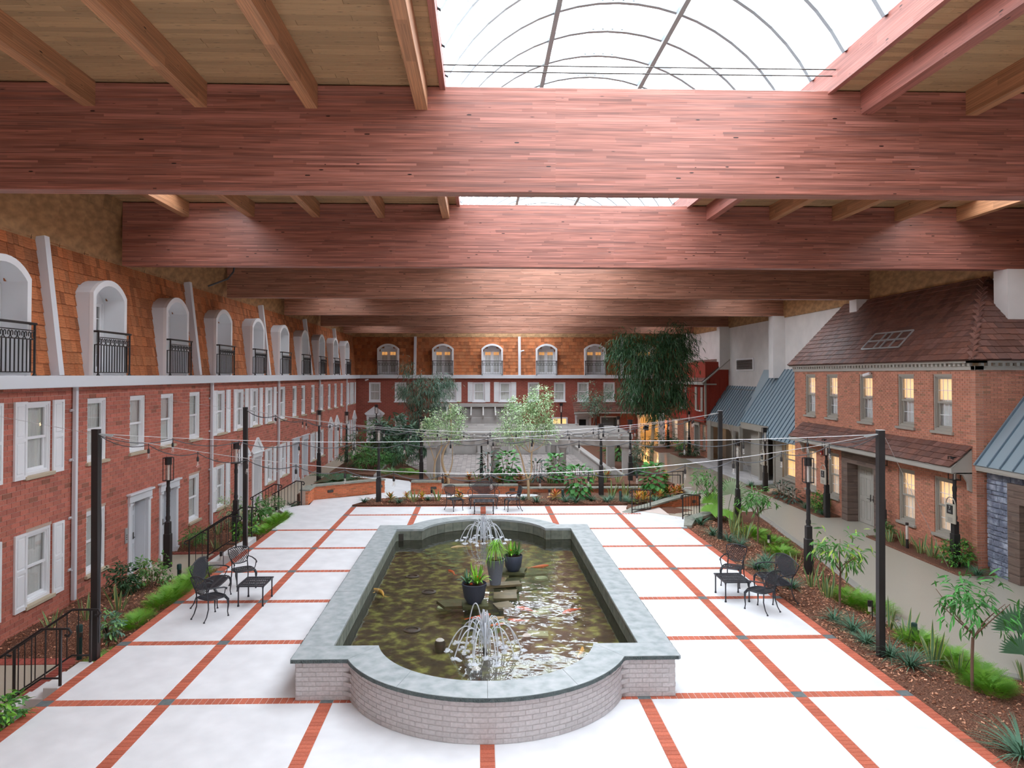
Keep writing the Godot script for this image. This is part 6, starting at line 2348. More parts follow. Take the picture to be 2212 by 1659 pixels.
	for z in [-36.0, -40.5]:
		g = Geo.new()
		g.mm(Vector3(-2.85, 2.44, z - 0.12), Vector3(7.55, 2.92, z + 0.12), 0.015)
		part("beam", g, M.pergola, p)
		for x in [-2.45, 0.75, 4.1, 7.3]:
			g = Geo.new()
			if x > -2 and x < 7:
				g.lathe([Vector2(0.24, 0), Vector2(0.24, 0.1), Vector2(0.19, 0.14), Vector2(0.18, 0.2), Vector2(0.155, 2.2), Vector2(0.19, 2.24), Vector2(0.19, 2.3), Vector2(0.25, 2.34), Vector2(0.25, 2.44)], 20, Vector3(x, 0, z))
			else:
				g.box(Vector3(x, 1.2, z), Vector3(0.42, 2.4, 0.42), Basis.IDENTITY, 0.01)
				g.box(Vector3(x, 2.4, z), Vector3(0.56, 0.08, 0.56))
			part("column", g, M.pergola, p)
	for i in 18:
		g = Geo.new()
		g.mm(Vector3(-2.75 + i * 0.6, 2.8, -41.0), Vector3(-2.68 + i * 0.6, 3.02, -35.5))
		part("rafter", g, M.pergola, p)
	for i in 14:
		g = Geo.new()
		var z := -35.75 - i * 0.38
		g.mm(Vector3(-2.8, 3.02, z - 0.03), Vector3(7.5, 3.1, z + 0.03))
		part("slat", g, M.pergola, p)
	# canopy on the far wall
	var c := thing("canopy", "grey rafter canopy on the far wall above the patio", "canopy", Vector3(0.7, 0, -57.95))
	g = Geo.new()
	g.mm(Vector3(-4.6, 2.5, 0), Vector3(2.6, 2.78, 0.3))
	g.mm(Vector3(-4.6, 1.3, 1.9), Vector3(2.6, 1.75, 2.1))
	g.mm(Vector3(-4.6, 0.2, 0), Vector3(2.6, 2.5, 0.1))
	part("beams", g, M.pergola, c)
	for i in 8:
		g = Geo.new()
		g.bar(Vector3(-4.3 + i * 0.95, 2.45, 0.1), Vector3(-4.3 + i * 0.95, 1.85, 2.4), 0.1, 0.2)
		part("rafter", g, M.pergola, c)
	for q in [Vector3(-2.3, 2.1, 0.5), Vector3(2.4, 1.55, 2.2), Vector3(0.9, 2.35, 0.4)]:
		g = Geo.new()
		g.tube([q, q + Vector3(0.12, -0.1, 0.25)], 0.07, 10)
		part("spotlight", g, M.black_metal, c)

# cast iron garden furniture
func lattice_back(o: Node3D, w0: float, w1: float, y0: float, y1: float, n: int, z0: float, z1: float, arch: float):
	var f := Geo.new()
	var g := Geo.new()
	var rows := 10
	var edge_l := []
	var edge_r := []
	for i in rows + 1:
		var t := float(i) / rows
		var w := lerpf(w0, w1, sin(t * PI * 0.5)) * 0.5
		edge_l.append(Vector3(-w, lerpf(y0, y1, t), lerpf(z0, z1, t)))
		edge_r.append(Vector3(w, lerpf(y0, y1, t), lerpf(z0, z1, t)))
	f.tube(edge_l, 0.012, 6)
	f.tube(edge_r, 0.012, 6)
	for e in [[y1, z1, w1, arch], [y0, z0, w0, -arch * 0.7]]:
		var p := []
		for i in 9:
			var t := i / 8.0 * 2.0 - 1.0
			p.append(Vector3(e[2] * 0.5 * t, e[0] + e[3] * (1.0 - t * t), e[1]))
		f.tube(p, 0.013, 6)
	part("back_frame", f, M.iron, o)
	for i in n:
		for sg in [-1.0, 1.0]:
			var p := []
			for k in 7:
				var t := k / 6.0
				var s := (i + 0.5) / n * 2.0 - 1.0
				var x = s + sg * (t - 0.5) * 1.1
				if absf(x) > 1.0: continue
				var w := lerpf(w0, w1, sin(t * PI * 0.5)) * 0.5
				var yt = y1 + arch * (1 - x * x)
				var yb = y0 - arch * 0.7 * (1 - x * x)
				p.append(Vector3(w * x, lerpf(yb, yt, t), lerpf(z0, z1, t)))
			if p.size() > 1: g.tube(p, 0.007, 4)
	part("back_lattice", g, M.iron, o)

func make_chair(label: String, at: Vector3, turn: float, w: float, group: String) -> Node3D:   # w 0.5 for a chair, 1.1 for a bench
	var bench := w > 0.8
	var o := thing("garden_bench" if bench else "garden_chair", label, "bench" if bench else "chair", at, turn, group)
	var hw := w * 0.5
	var s := Geo.new()
	# pierced seat: a rim with curved slats
	var rim := []
	for i in 25:
		var a := TAU * i / 24.0
		rim.append(Vector3(hw * 0.96 * signf(cos(a)) * pow(absf(cos(a)), 0.55), 0.43, 0.23 * signf(sin(a)) * pow(absf(sin(a)), 0.55)))
	s.tube(rim, 0.014, 6, false)
	var ns := int(w / 0.045)
	for i in range(1, ns):
		var x := lerpf(-hw, hw, float(i) / ns) * 0.94
		var zz := 0.225 * (1.0 - pow(absf(x / hw), 6.0))
		s.bar(Vector3(x, 0.428, -zz), Vector3(x * 0.96, 0.422, zz), 0.022, 0.012)
	for z in [-0.1, 0.06]: s.bar(Vector3(-hw * 0.92, 0.424, z), Vector3(hw * 0.92, 0.424, z), 0.05, 0.012)
	part("seat", s, M.iron, o)
	lattice_back(o, w * 0.72, w * 0.98, 0.56, 0.86, 10 if not bench else 24, -0.25, -0.33, 0.05 if not bench else 0.1)
	for sg in [-1.0, 1.0]:
		var l := Geo.new()
		l.tube([Vector3(sg * hw * 0.86, 0.42, 0.17), Vector3(sg * hw * 0.93, 0.36, 0.22), Vector3(sg * hw * 0.9, 0.24, 0.235), Vector3(sg * hw * 0.86, 0.1, 0.225), Vector3(sg * hw * 0.88, 0.015, 0.24)], [0.03, 0.03, 0.018, 0.012, 0.012], 7)
		l.lathe([Vector2(0.02, 0), Vector2(0.02, 0.015), Vector2(0.01, 0.03)], 8, Vector3(sg * hw * 0.88, 0, 0.24))
		part("leg", l, M.iron, o)
		var b := Geo.new()
		b.tube([Vector3(sg * hw * 0.74, 0.66, -0.27), Vector3(sg * hw * 0.76, 0.43, -0.22), Vector3(sg * hw * 0.8, 0.25, -0.22), Vector3(sg * hw * 0.84, 0.1, -0.27), Vector3(sg * hw * 0.86, 0.012, -0.33)], [0.012, 0.014, 0.014, 0.012, 0.011], 6)
		b.lathe([Vector2(0.02, 0), Vector2(0.02, 0.015), Vector2(0.01, 0.03)], 8, Vector3(sg * hw * 0.86, 0, -0.33))
		part("leg", b, M.iron, o)
		var a := Geo.new()
		a.tube([Vector3(sg * hw * 0.86, 0.67, -0.27), Vector3(sg * hw * 1.0, 0.665, -0.1), Vector3(sg * hw * 1.05, 0.64, 0.1), Vector3(sg * hw * 1.05, 0.61, 0.17), Vector3(sg * hw * 1.04, 0.58, 0.16)], [0.012, 0.013, 0.016, 0.018, 0.012], 6)
		a.tube([Vector3(sg * hw * 1.04, 0.62, 0.14), Vector3(sg * hw * 1.03, 0.52, 0.12), Vector3(sg * hw * 0.98, 0.44, 0.08)], 0.01, 6)
		part("arm", a, M.iron, o)
	return o

func make_table(label: String, at: Vector3, turn: float, group: String):
	var o := thing("side_table", label, "table", at, turn, group)
	var w := 0.3
	var d := 0.38
	var t := Geo.new()
	ring(t, -w, w, -d, d, 0.05, 0.0, 0.022)
	var q := Geo.new()
	for i in 13: q.mm(Vector3(-w + 0.05 + i * 0.041, -d + 0.05, 0.004), Vector3(-w + 0.071 + i * 0.041, d - 0.05, 0.018))
	for y in [-0.2, 0.0, 0.2]: q.mm(Vector3(-w + 0.05, y - 0.045, 0.004), Vector3(w - 0.05, y + 0.045, 0.016))
	for g in [t, q]:
		var m := part("tabletop_frame" if g == t else "tabletop_fretwork", g, M.iron, o)
		m.rotation.x = -PI / 2
		m.position.y = 0.43
	for x in [-1.0, 1.0]:
		for z in [-1.0, 1.0]:
			var l := Geo.new()
			l.lathe([Vector2(0.024, 0), Vector2(0.024, 0.02), Vector2(0.016, 0.05), Vector2(0.016, 0.38), Vector2(0.026, 0.43)], 10, Vector3(x * (w - 0.035), 0, z * (d - 0.035)))
			part("leg", l, M.iron, o)

func furniture():
	var g1 := "left garden seats"
	make_chair("black iron lattice armchair of the left group, nearest the viewer, seen from behind", Vector3(-5.62, 0, -15.35), 2.54, 0.5, g1)
	make_chair("black iron lattice bench at the left beside the low table", Vector3(-5.97, 0, -16.4), PI / 2 + 0.05, 1.12, g1)
	make_chair("black iron lattice armchair at the left, farthest of that group, facing the low table", Vector3(-5.66, 0, -17.46), 0.65, 0.5, g1)
	make_table("low black iron table of the left group", Vector3(-5.03, 0, -16.37), 0.0, "low tables")
	var g2 := "right garden seats"
	make_chair("black iron lattice armchair at the right, farthest of that group", Vector3(6.1, 0, -17.36), -0.61, 0.5, g2)
	make_chair("black iron lattice armchair at the right, nearest the viewer, turned away", Vector3(6.04, 0, -15.49), -2.58, 0.5, g2)
	make_chair("black iron lattice bench at the right, half on the brick border", Vector3(6.66, 0, -16.32), -PI / 2 + 0.04, 1.12, g2)
	make_table("low black iron table of the right group", Vector3(5.73, 0, -16.38), 0.0, "low tables")
	var g3 := "garden seats beyond the pond"
	make_chair("black iron lattice armchair beyond the pond, left of the bench", Vector3(-0.98, 0, -27.14), 0.68, 0.5, g3)
	make_chair("black iron lattice bench beyond the pond, facing the viewer", Vector3(0.115, 0, -27.62), 0.0, 1.14, g3)
	make_chair("black iron lattice armchair beyond the pond, right of the bench", Vector3(1.18, 0, -27.0), -1.32, 0.5, g3)
	make_table("low black iron table beyond the pond before the bench", Vector3(0.12, 0, -26.6), PI / 2, "low tables")

func make_lamp(label: String, at: Vector3, h: float):
	var o := thing("lamp_post", label, "lamp post", at, 0.0, "lamp posts of the atrium")
	var k := h / 3.05
	var g := Geo.new()
	g.box(Vector3(0, 0.47 * k, 0), Vector3(0.19, 0.94 * k, 0.19), Basis.IDENTITY, 0.012)
	g.box(Vector3(0, 1.1 * k, 0), Vector3(0.15, 0.34 * k, 0.15), Basis.IDENTITY, 0.01)
	part("base", g, M.black_metal, o)
	g = Geo.new()
	var prof := [Vector2(0.075, 1.26 * k), Vector2(0.05, 1.3 * k), Vector2(0.066, 1.34 * k), Vector2(0.066, 1.4 * k), Vector2(0.052, 1.44 * k), Vector2(0.05, 2.08 * k), Vector2(0.06, 2.1 * k), Vector2(0.06, 2.2 * k), Vector2(0.045, 2.25 * k), Vector2(0.05, 2.4 * k), Vector2(0, 2.4 * k)]
	g.lathe(prof, 14)
	for y in [1.56, 1.7, 1.84, 1.98]: g.lathe([Vector2(0.053, (y - 0.012) * k), Vector2(0.056, y * k), Vector2(0.053, (y + 0.012) * k)], 14)
	part("pole", g, M.black_metal, o)
	var y0 := 2.4 * k
	var y1 := 3.05 * k
	g = Geo.new()
	for x in [-0.105, 0.105]:
		for z in [-0.105, 0.105]: g.box(Vector3(x, (y0 + y1) / 2, z), Vector3(0.018, y1 - y0, 0.018))
	for y in [y0 + 0.01, y1 - 0.01]:
		for a in [[0, 0.105, 0.228, 0.018], [0, -0.105, 0.228, 0.018], [0.105, 0, 0.018, 0.228], [-0.105, 0, 0.018, 0.228]]: g.box(Vector3(a[0], y, a[1]), Vector3(a[2], 0.018, a[3]))
	g.box(Vector3(0, y0 + 0.01, 0), Vector3(0.2, 0.015, 0.2))
	part("lantern_cage", g, M.black_metal, o)
	g = Geo.new()
	g.lathe([Vector2(0, y1 - 0.015), Vector2(0.095, y1 - 0.015), Vector2(0.095, y1 - 0.21), Vector2(0.0, y1 - 0.21)].map(func(q): return q), 18)
	part("hood", g, M.black_metal, o)
	g = Geo.new()
	g.lathe([Vector2(0.085, y0 + 0.02), Vector2(0.085, y1 - 0.21)], 18)
	part("glass", g, M.glass, o)
	g = Geo.new()
	g.lathe([Vector2(0.03, y0 + 0.02), Vector2(0.03, y1 - 0.21)], 12)
	part("core", g, M.lamp_lens, o)

func lamps():
	var l := [[-8.95, -0.45, -21.0, 3.15, "before the two pale doors near the left wall"], [-7.83, -0.25, -23.4, 3.15, "in the left bed beside a taller square pole"], [-7.55, 0.0, -34.0, 3.4, "on the far left among the bamboo behind the brick wall"], [-7.65, -0.3, -41.5, 3.25, "at the far left beyond the bamboo, by the walk"], [-4.03, 0.03, -28.75, 3.05, "at the court's far left corner in the front bed"], [-2.75, 0.1, -33.7, 3.0, "left of the pale variegated tree by the pergola's end"], [0.05, -0.9, -41.5, 3.0, "in the middle, straight behind the iron bench"], [5.0, 0.08, -29.9, 2.95, "in the bed right of the round leaved fig bush"], [6.7, 0.3, -32.2, 2.75, "at the pergola's right end"], [9.0, -0.3, -47.0, 2.65, "behind the pergola, small, left of the big tree's trunk"], [9.05, -0.3, -56.4, 3.1, "small, before the far wall left of the shop window"], [13.8, -0.3, -47.5, 2.95, "by the red barn's corner shrubs"], [13.7, -0.3, -52.5, 2.85, "small, right of the yellow doorway"], [9.25, -0.28, -25.8, 3.0, "beside the fan palm at the right bed's far end"], [8.75, -0.25, -19.1, 3.1, "standing alone on the right walkway's edge behind the right bench"], [13.0, -0.3, -32.7, 2.95, "before the grey shop front, carrying a small sign"], [13.05, -0.3, -26.95, 2.95, "before the brick house left of its double door, carrying a sign"], [13.3, -0.3, -23.6, 3.0, "before the brick house right behind the tall right pole"], [13.2, -0.3, -19.8, 3.1, "nearest along the brick house, carrying the sign with a 7"], [-7.9, -0.4, -55.0, 3.2, "small, before the white pediment door of the far wall"], [6.15, -0.4, -55.0, 3.3, "small, before the far wall above the pergola"]]
	for q in l: make_lamp("black lantern lamp post " + q[4], Vector3(q[0], q[1], q[2]), q[3])
	# house signs hung on three of the posts
	for s in [[13.0, -32.7, "", "grey arched house sign on the lamp post by the grey shop front"], [13.05, -26.95, "1", "grey arched house sign left of the brick house's double door"], [13.2, -19.8, "7", "grey arched house sign reading 7 near the stone front"]]:
		var o := thing("house_sign", s[3], "sign", Vector3(s[0] - 0.13, 0.95, s[1] + 0.02), -PI / 2)
		var g := Geo.new()
		g.box(Vector3(0, 0.27, 0), Vector3(0.42, 0.54, 0.04), Basis.IDENTITY, 0.008)
		part("panel", g, M.sign_face, o)
		var p := []
		for i in 13: p.append(Vector3(-0.2 * cos(PI * i / 12.0), 0.52 + 0.2 * sin(PI * i / 12.0), 0))
		g = Geo.new()
		g.tube(p, 0.016, 6)
		part("hoop", g, M.sign_face, o)
		g = Geo.new()
		g.box(Vector3(0, 0.38, 0.025), Vector3(0.24, 0.24, 0.02))
		part("plate", g, M.sign_dark, o)
		if s[2]:
			var t := TextMesh.new()
			t.text = s[2]
			t.font_size = 32
			t.pixel_size = 0.0034
			t.depth = 0.004
			var f := SystemFont.new()
			f.font_names = PackedStringArray(["Droid Sans"])
			t.font = f
			var m := part("number", t, M.letter, o)
			m.position = Vector3(0, 0.43, 0.037)
		g = Geo.new()
		for i in 2: g.box(Vector3(0, 0.35 - i * 0.035, 0.036), Vector3(0.12, 0.008, 0.003))
		part("small_lines", g, M.letter, o)
		g = Geo.new()
		g.box(Vector3(0, 0.1, 0.022), Vector3(0.2, 0.12, 0.006))
		part("lower_plate", g, M.taupe_paint, o)
		g = Geo.new()
		g.box(Vector3(0, 0.3, -0.045), Vector3(0.06, 0.3, 0.06))
		part("bracket", g, M.black_metal, o)

const POLES := [Vector3(-6.9, -0.04, -13.23), Vector3(-6.95, -0.04, -21.62), Vector3(7.29, -0.06, -13.04), Vector3(7.53, -0.08, -22.58)]

func sag(a: Vector3, b: Vector3, t: float, s: float) -> Vector3:
	return a.lerp(b, t) - Vector3(0, 4.0 * s * t * (1.0 - t), 0)

func make_string(label: String, a: Vector3, b: Vector3, wire_sag: float, cable_sag: float, bulbs: int):
	var o := thing("string_light", label, "string light", Vector3.ZERO, 0.0, "string lights")
	var p := []
	for i in 25: p.append(sag(a, b, i / 24.0, wire_sag))
	var g := Geo.new()
	g.tube(p, 0.006, 5)
	part("support_wire", g, M.wire, o)
	# the cable touches the wire above each bulb and dips between
	p = []
	var n := (bulbs + 1) * 6
	for i in n + 1:
		var t := float(i) / n
		var f := fposmod(t * (bulbs + 1), 1.0)
		var base := sag(a, b, t, wire_sag)
		p.append(base - Vector3(0, 0.03 + cable_sag * 4.0 * f * (1.0 - f), 0))
	g = Geo.new()
	g.tube(p, 0.008, 5)
	part("cable", g, M.cable, o)
	for i in bulbs:
		var q := sag(a, b, (i + 1.0) / (bulbs + 1), wire_sag) - Vector3(0, 0.03, 0)
		g = Geo.new()
		g.tube([q + Vector3(0, 0.03, 0), q - Vector3(0, 0.07, 0)], 0.007, 5)
		g.lathe([Vector2(0.014, -0.15), Vector2(0.022, -0.14), Vector2(0.022, -0.08), Vector2(0.01, -0.06)], 10, q)
		var s := part("socket", g, M.black_metal, o)
		g = Geo.new()
		g.lathe([Vector2(0.013, -0.145), Vector2(0.016, -0.165), Vector2(0.031, -0.2), Vector2(0.033, -0.22), Vector2(0.025, -0.245), Vector2(0, -0.258)], 12, q)
		part("bulb", g, M.glass, s)
		g = Geo.new()
		g.tube([q - Vector3(0.006, 0.16, 0), q - Vector3(0.008, 0.22, 0), q - Vector3(-0.008, 0.22, 0), q - Vector3(-0.006, 0.16, 0)], 0.0035, 4)
		part("filament", g, M.lamp_lens, s)

func string_lights():
	var nm := ["near left by the first steps", "far left at the second steps", "near right beside the young trees", "far right by the fan palm"]
	var lean := [-0.03, -0.02, 0.03, 0.02]
	var tops := []
	for i in 4:
		var h: float = [4.12, 4.14, 4.12, 4.02][i]
		var o := thing("pole", "tall square black pole carrying string lights, " + nm[i], "pole", POLES[i], 0.0, "string light poles")
		var g := Geo.new()
		g.bar(Vector3(0, 0, 0), Vector3(lean[i], h, 0), 0.115, 0.115)
		part("shaft", g, M.black_metal, o)
		g = Geo.new()
		g.box(Vector3(lean[i], h, 0), Vector3(0.12, 0.012, 0.12))
		part("cap", g, M.wire if i >= 2 else M.black_metal, o)
		g = Geo.new()
		var sg := 1.0 if i < 2 else -1.0
		for k in 3: g.tube([Vector3(lean[i] + sg * 0.06, h - 0.08, 0.02 * (k - 1)), Vector3(lean[i] + sg * 0.3, h - 0.1 - 0.015 * k, 0.05 * (k - 1))], 0.011, 5)
		part("turnbuckle", g, M.steel, o)
		tops.append(POLES[i] + Vector3(lean[i] + sg * 0.06, h - 0.08, 0))
		if i == 0:
			g = Geo.new()
			g.tube([Vector3(0.07, h - 0.15, 0), Vector3(0.075, 2.9, 0.02), Vector3(0.09, 2.4, 0.02), Vector3(0.07, 1.6, 0.0), Vector3(0.065, 0.3, 0)], 0.009, 5)
			part("power_cable", g, M.cable, o)
	make_string("string of clear bulbs between the near left pole and the near right pole", tops[0], tops[2], 0.72, 0.1, 15)
	make_string("far string of clear bulbs from the far left pole to the far right pole", tops[1], tops[3], 0.62, 0.12, 17)
	make_string("diagonal string of clear bulbs from the far left pole to the near right pole", tops[1], tops[2], 0.42, 0.1, 13)
	make_string("diagonal string of clear bulbs from the near left pole to the far right pole", tops[0], tops[3], 0.45, 0.1, 13)
	var guys := [[tops[0] - Vector3(0.12, 0, 0), Vector3(WL + 0.1, 4.3, -14.6), "thin stay wire from the near left pole to the brick wall"], [tops[1] - Vector3(0.12, 0, 0), Vector3(WL + 0.1, 4.3, -22.6), "thin stay wire from the far left pole to the brick wall"], [tops[2] + Vector3(0.12, 0, 0), Vector3(12.9, -0.28, -19.6), "thin stay wire from the near right pole to the house bed"], [tops[3] + Vector3(0.12, 0, 0), Vector3(10.9, -0.3, -27.0), "thin stay wire from the far right pole to the walkway edge"]]
	for q in guys:
		var g := Geo.new()
		g.tube([q[0], q[1]], 0.004, 4)
		tag(part("stay_wire", g, M.wire, self), q[2], "wire")

func make_stair_rail(label: String, a: Vector3, b: Vector3, flat_len: float, n: int, hgt := 0.92):   # a the foot of the top post, b the foot of the bottom post
	var o := thing("stair_rail", label, "handrail")
	var d := Vector3(b.x - a.x, 0, b.z - a.z).normalized()
	var up := Vector3(0, hgt, 0)
	var k := a + d * flat_len
	var g := Geo.new()
	var e := a - d * 0.09
	g.tube([e + up - Vector3(0, 0.1, 0) + d * 0.02, e + up - Vector3(0, 0.12, 0) - d * 0.04, e + up - Vector3(0, 0.06, 0) - d * 0.08, e + up - Vector3(0, 0.0, 0) - d * 0.04, a + up, k + up, b + up, b + up + d * 0.12 - Vector3(0, 0.04, 0), b + up + d * 0.14 - Vector3(0, 0.1, 0), b + up + d * 0.06 - Vector3(0, 0.12, 0)], 0.021, 8)
	part("top_rail", g, M.black_metal, o)
	var lo := Vector3(0, 0.12, 0)
	g = Geo.new()
	g.tube([a + lo, k + lo, b + lo], 0.017, 6)
	part("bottom_rail", g, M.black_metal, o)
	for q in [a, b]:
		g = Geo.new()
		g.bar(q, q + up, 0.036)
		part("post", g, M.black_metal, o)
	for i in range(1, n):
		var t := float(i) / n
		var dist := (b - a).length()
		var p: Vector3
		if t * dist < flat_len: p = a.lerp(k, t * dist / flat_len)
		else: p = k.lerp(b, (t * dist - flat_len) / (dist - flat_len))
		g = Geo.new()
		g.bar(p + lo, p + up, 0.014)
		part("baluster", g, M.black_metal, o)

func rails():
	make_stair_rail("black iron stair rail nearest the viewer at the left edge", Vector3(-6.85, 0, -12.05), Vector3(-8.15, -0.68, -12.05), 0.3, 6)
	make_stair_rail("second black iron stair rail at the left edge, by the tall near pole", Vector3(-6.88, 0, -13.02), Vector3(-8.2, -0.68, -13.02), 0.32, 7)
	make_stair_rail("black iron stair rail of the second left flight, nearer one", Vector3(-7.15, 0, -21.4), Vector3(-8.5, -0.68, -21.4), 0.3, 7)
	make_stair_rail("black iron stair rail of the second left flight, farther one", Vector3(-7.15, 0, -22.85), Vector3(-8.5, -0.68, -22.85), 0.3, 7)
	make_stair_rail("black iron stair rail of the far left flight, left hand one", Vector3(-7.6, 0, -27.5), Vector3(-8.85, -0.6, -28.4), 0.25, 8)
	make_stair_rail("black iron stair rail of the far left flight, by the end of the orange wall", Vector3(-6.95, 0, -28.3), Vector3(-8.25, -0.6, -29.3), 0.3, 8)
	make_stair_rail("black iron rail at the right ramp, on the orange planter wall's side", Vector3(5.55, 0, -26.4), Vector3(6.4, -0.12, -27.15), 0.12, 6, 0.84)
	make_stair_rail("black iron rail at the right ramp, on the kerb slab's side", Vector3(7.1, 0, -25.25), Vector3(8.1, -0.25, -26.6), 0.25, 6, 0.84)
	make_stair_rail("black iron rail at the back right of the planter", Vector3(9.3, -0.28, -33.0), Vector3(7.9, -0.28, -32.4), 0.5, 5)
	make_stair_rail("black iron rail on the patio steps, nearer one", Vector3(4.55, -0.9, -39.8), Vector3(5.5, -0.9, -40.0), 0.4, 7)
	make_stair_rail("black iron rail on the patio steps, farther one", Vector3(3.6, -0.9, -42.5), Vector3(4.9, -0.9, -42.5), 0.4, 7)
	make_stair_rail("black iron rail at the patio's left end", Vector3(-4.6, -0.9, -46.0), Vector3(-3.9, -0.9, -47.5), 0.3, 7)
	var o := thing("guard_rail", "long thin black guard rail above the central orange wall", "handrail")
	var g := Geo.new()
	g.tube([Vector3(-1.85, 0.75, -30.95), Vector3(8.6, 0.75, -30.95)], 0.018, 8)
	part("top_rail", g, M.black_metal, o)
	for x in [-1.85, 0.95, 3.75, 6.4, 8.6]:
		g = Geo.new()
		g.bar(Vector3(x, 0.0, -30.95), Vector3(x, 0.75, -30.95), 0.036)
		part("post", g, M.black_metal, o)

var LF := {}
func oval(len: float, w: float, droop: float, fold := 0.2, segs := 4, tip := 1.0) -> ArrayMesh:   # a leaf along +z
	var g := Geo.new()
	var p := []
	var ww := []
	var nn := []
	for i in segs + 1:
		var t := float(i) / segs
		p.append(Vector3(0, -droop * len * t * t, len * t))
		ww.append(w * 0.5 * pow(sin(PI * pow(clampf(t * 0.96 + 0.03, 0, 1), tip)), 0.8))
		nn.append(Vector3(0, 1, 2 * droop * t).normalized())
	g.ribbon(p, ww, Vector3.RIGHT, nn, fold)
	return g.mesh()

func edged(len: float, w: float, bend: float, twist: float) -> ArrayMesh:   # an upright sword leaf with yellow margins
	var g := Geo.new()
	var n := 6
	for s in [[0.0, 0.72, Color(0.16, 0.30, 0.14)], [0.72, 1.0, Color(0.72, 0.66, 0.20)]]:
		g.tint = s[2]
		for sg in [-1.0, 1.0]:
			for i in n:
				var q := []
				for k in [[i, s[0]], [i, s[1]], [i + 1, s[1]], [i + 1, s[0]]]:
					var t: float = float(k[0]) / n
					var hw := w * 0.5 * minf(1.0, 0.6 + 1.2 * t) * (1.0 - pow(t, 4.0))
					var a := twist * t
					q.append(Vector3(sg * hw * k[1] * cos(a), len * t, bend * len * t * t + sg * hw * k[1] * sin(a) + 0.15 * hw * k[1]))
				var nn: Vector3 = (q[1] - q[0]).cross(q[3] - q[0]).normalized()
				if nn.z < 0: nn = -nn
				g.quad(q[0], q[1], q[2], q[3], nn if nn.length() > 0.1 else Vector3.BACK)
	return g.mesh()

func leaves():
	LF.lance = oval(0.19, 0.036, 0.3, 0.25)
	LF.lance_small = oval(0.14, 0.026, 0.25, 0.2, 3)
	LF.willow = oval(0.34, 0.034, 0.35, 0.15, 3)
	LF.small = oval(0.085, 0.042, 0.15, 0.2, 2)
	LF.round = oval(0.24, 0.19, 0.3, 0.15, 5, 1.25)
	LF.rubber = oval(0.24, 0.1, 0.2, 0.2, 4)
	LF.croton = oval(0.3, 0.085, 0.12, 0.3, 4)
	LF.leaflet = oval(0.11, 0.045, 0.3, 0.2, 3)
	LF.broad = oval(0.34, 0.1, 0.4, 0.25, 4)
	var g := Geo.new()   # a feathery sprig
	for i in 9:
		for sg in [-1.0, 1.0]:
			var t := 0.03 + i * 0.02
			g.ribbon([Vector3(0, -t * t * 1.5, t), Vector3(sg * 0.04, 0.005 - t * t * 1.5, t + 0.03)], [0.003, 0.001], Vector3.BACK, [Vector3.UP, Vector3.UP])
	g.ribbon([Vector3.ZERO, Vector3(0, -0.03, 0.12), Vector3(0, -0.08, 0.22)], [0.002, 0.002, 0.001], Vector3.RIGHT, [Vector3.UP, Vector3.UP, Vector3.UP])
	LF.sprig = g.mesh()

func aim(dir: Vector3, roll: float) -> Basis:
	var z := dir.normalized()
	var x := Vector3.UP.cross(z)
	if x.length() < 0.05: x = Vector3.RIGHT
	x = x.normalized()
	var y := z.cross(x)
	return Basis(x.rotated(z, roll), y.rotated(z, roll), z)

# leaves in drooping tufts filling an ellipsoid
func crown(o: Node3D, at: Vector3, rad: Vector3, tufts: int, per: int, leaf: Mesh, m: Material, tints: Array, down: float, size := 1.0, most := 0, spread := 0.12):
	var list := []
	var tt := []
	for i in tufts:
		var d := Vector3(rng.randfn(), rng.randfn() * 0.9, rng.randfn()).normalized()
		var r := pow(rng.randf(), 0.42)
		var c := at + Vector3(d.x * rad.x, d.y * rad.y, d.z * rad.z) * r
		for k in per:
			var v := (d * 0.7 + Vector3(rng.randfn(), rng.randfn() * 0.5, rng.randfn()) * 0.75 - Vector3.UP * down).normalized()
			var s := size * rng.randf_range(0.7, 1.15)
			list.append(Transform3D(aim(v, rng.randfn(0, 0.5)).scaled(Vector3.ONE * s), c + Vector3(rng.randfn(), rng.randfn(), rng.randfn()) * spread))
			tt.append(tints[rng.randi() % tints.size()])
	pieces("leaf", "foliage", leaf, m, list, o, most, tt)

func limb(o: Node3D, called: String, pts: Array, r0: float, r1: float, m: Material):
	var g := Geo.new()
	var c := Curve3D.new()
	for i in pts.size():
		var t: Vector3 = ((pts[mini(i + 1, pts.size() - 1)] as Vector3) - pts[maxi(i - 1, 0)]) * 0.18
		c.add_point(pts[i], -t, t)
	var p := []
	var r := []
	for i in pts.size() * 3:
		var f := i / float(pts.size() * 3 - 1)
		p.append(c.sample_baked(f * c.get_baked_length()))
		r.append(lerpf(r0, r1, f))
	g.tube(p, r, 7)
	part(called, g, m, o)

const GREEN := [Color(1, 1, 1), Color(0.8, 0.88, 0.8), Color(1.2, 1.15, 1.0), Color(0.62, 0.72, 0.62)]
const BRIGHT := [Color(1, 1, 1), Color(1.25, 1.2, 0.9), Color(0.75, 0.9, 0.7)]
const CROTON := [Color(0.85, 0.36, 0.05), Color(0.9, 0.55, 0.08), Color(0.72, 0.16, 0.06), Color(0.35, 0.38, 0.06), Color(0.9, 0.66, 0.16), Color(0.2, 0.26, 0.06), Color(0.8, 0.3, 0.2)]

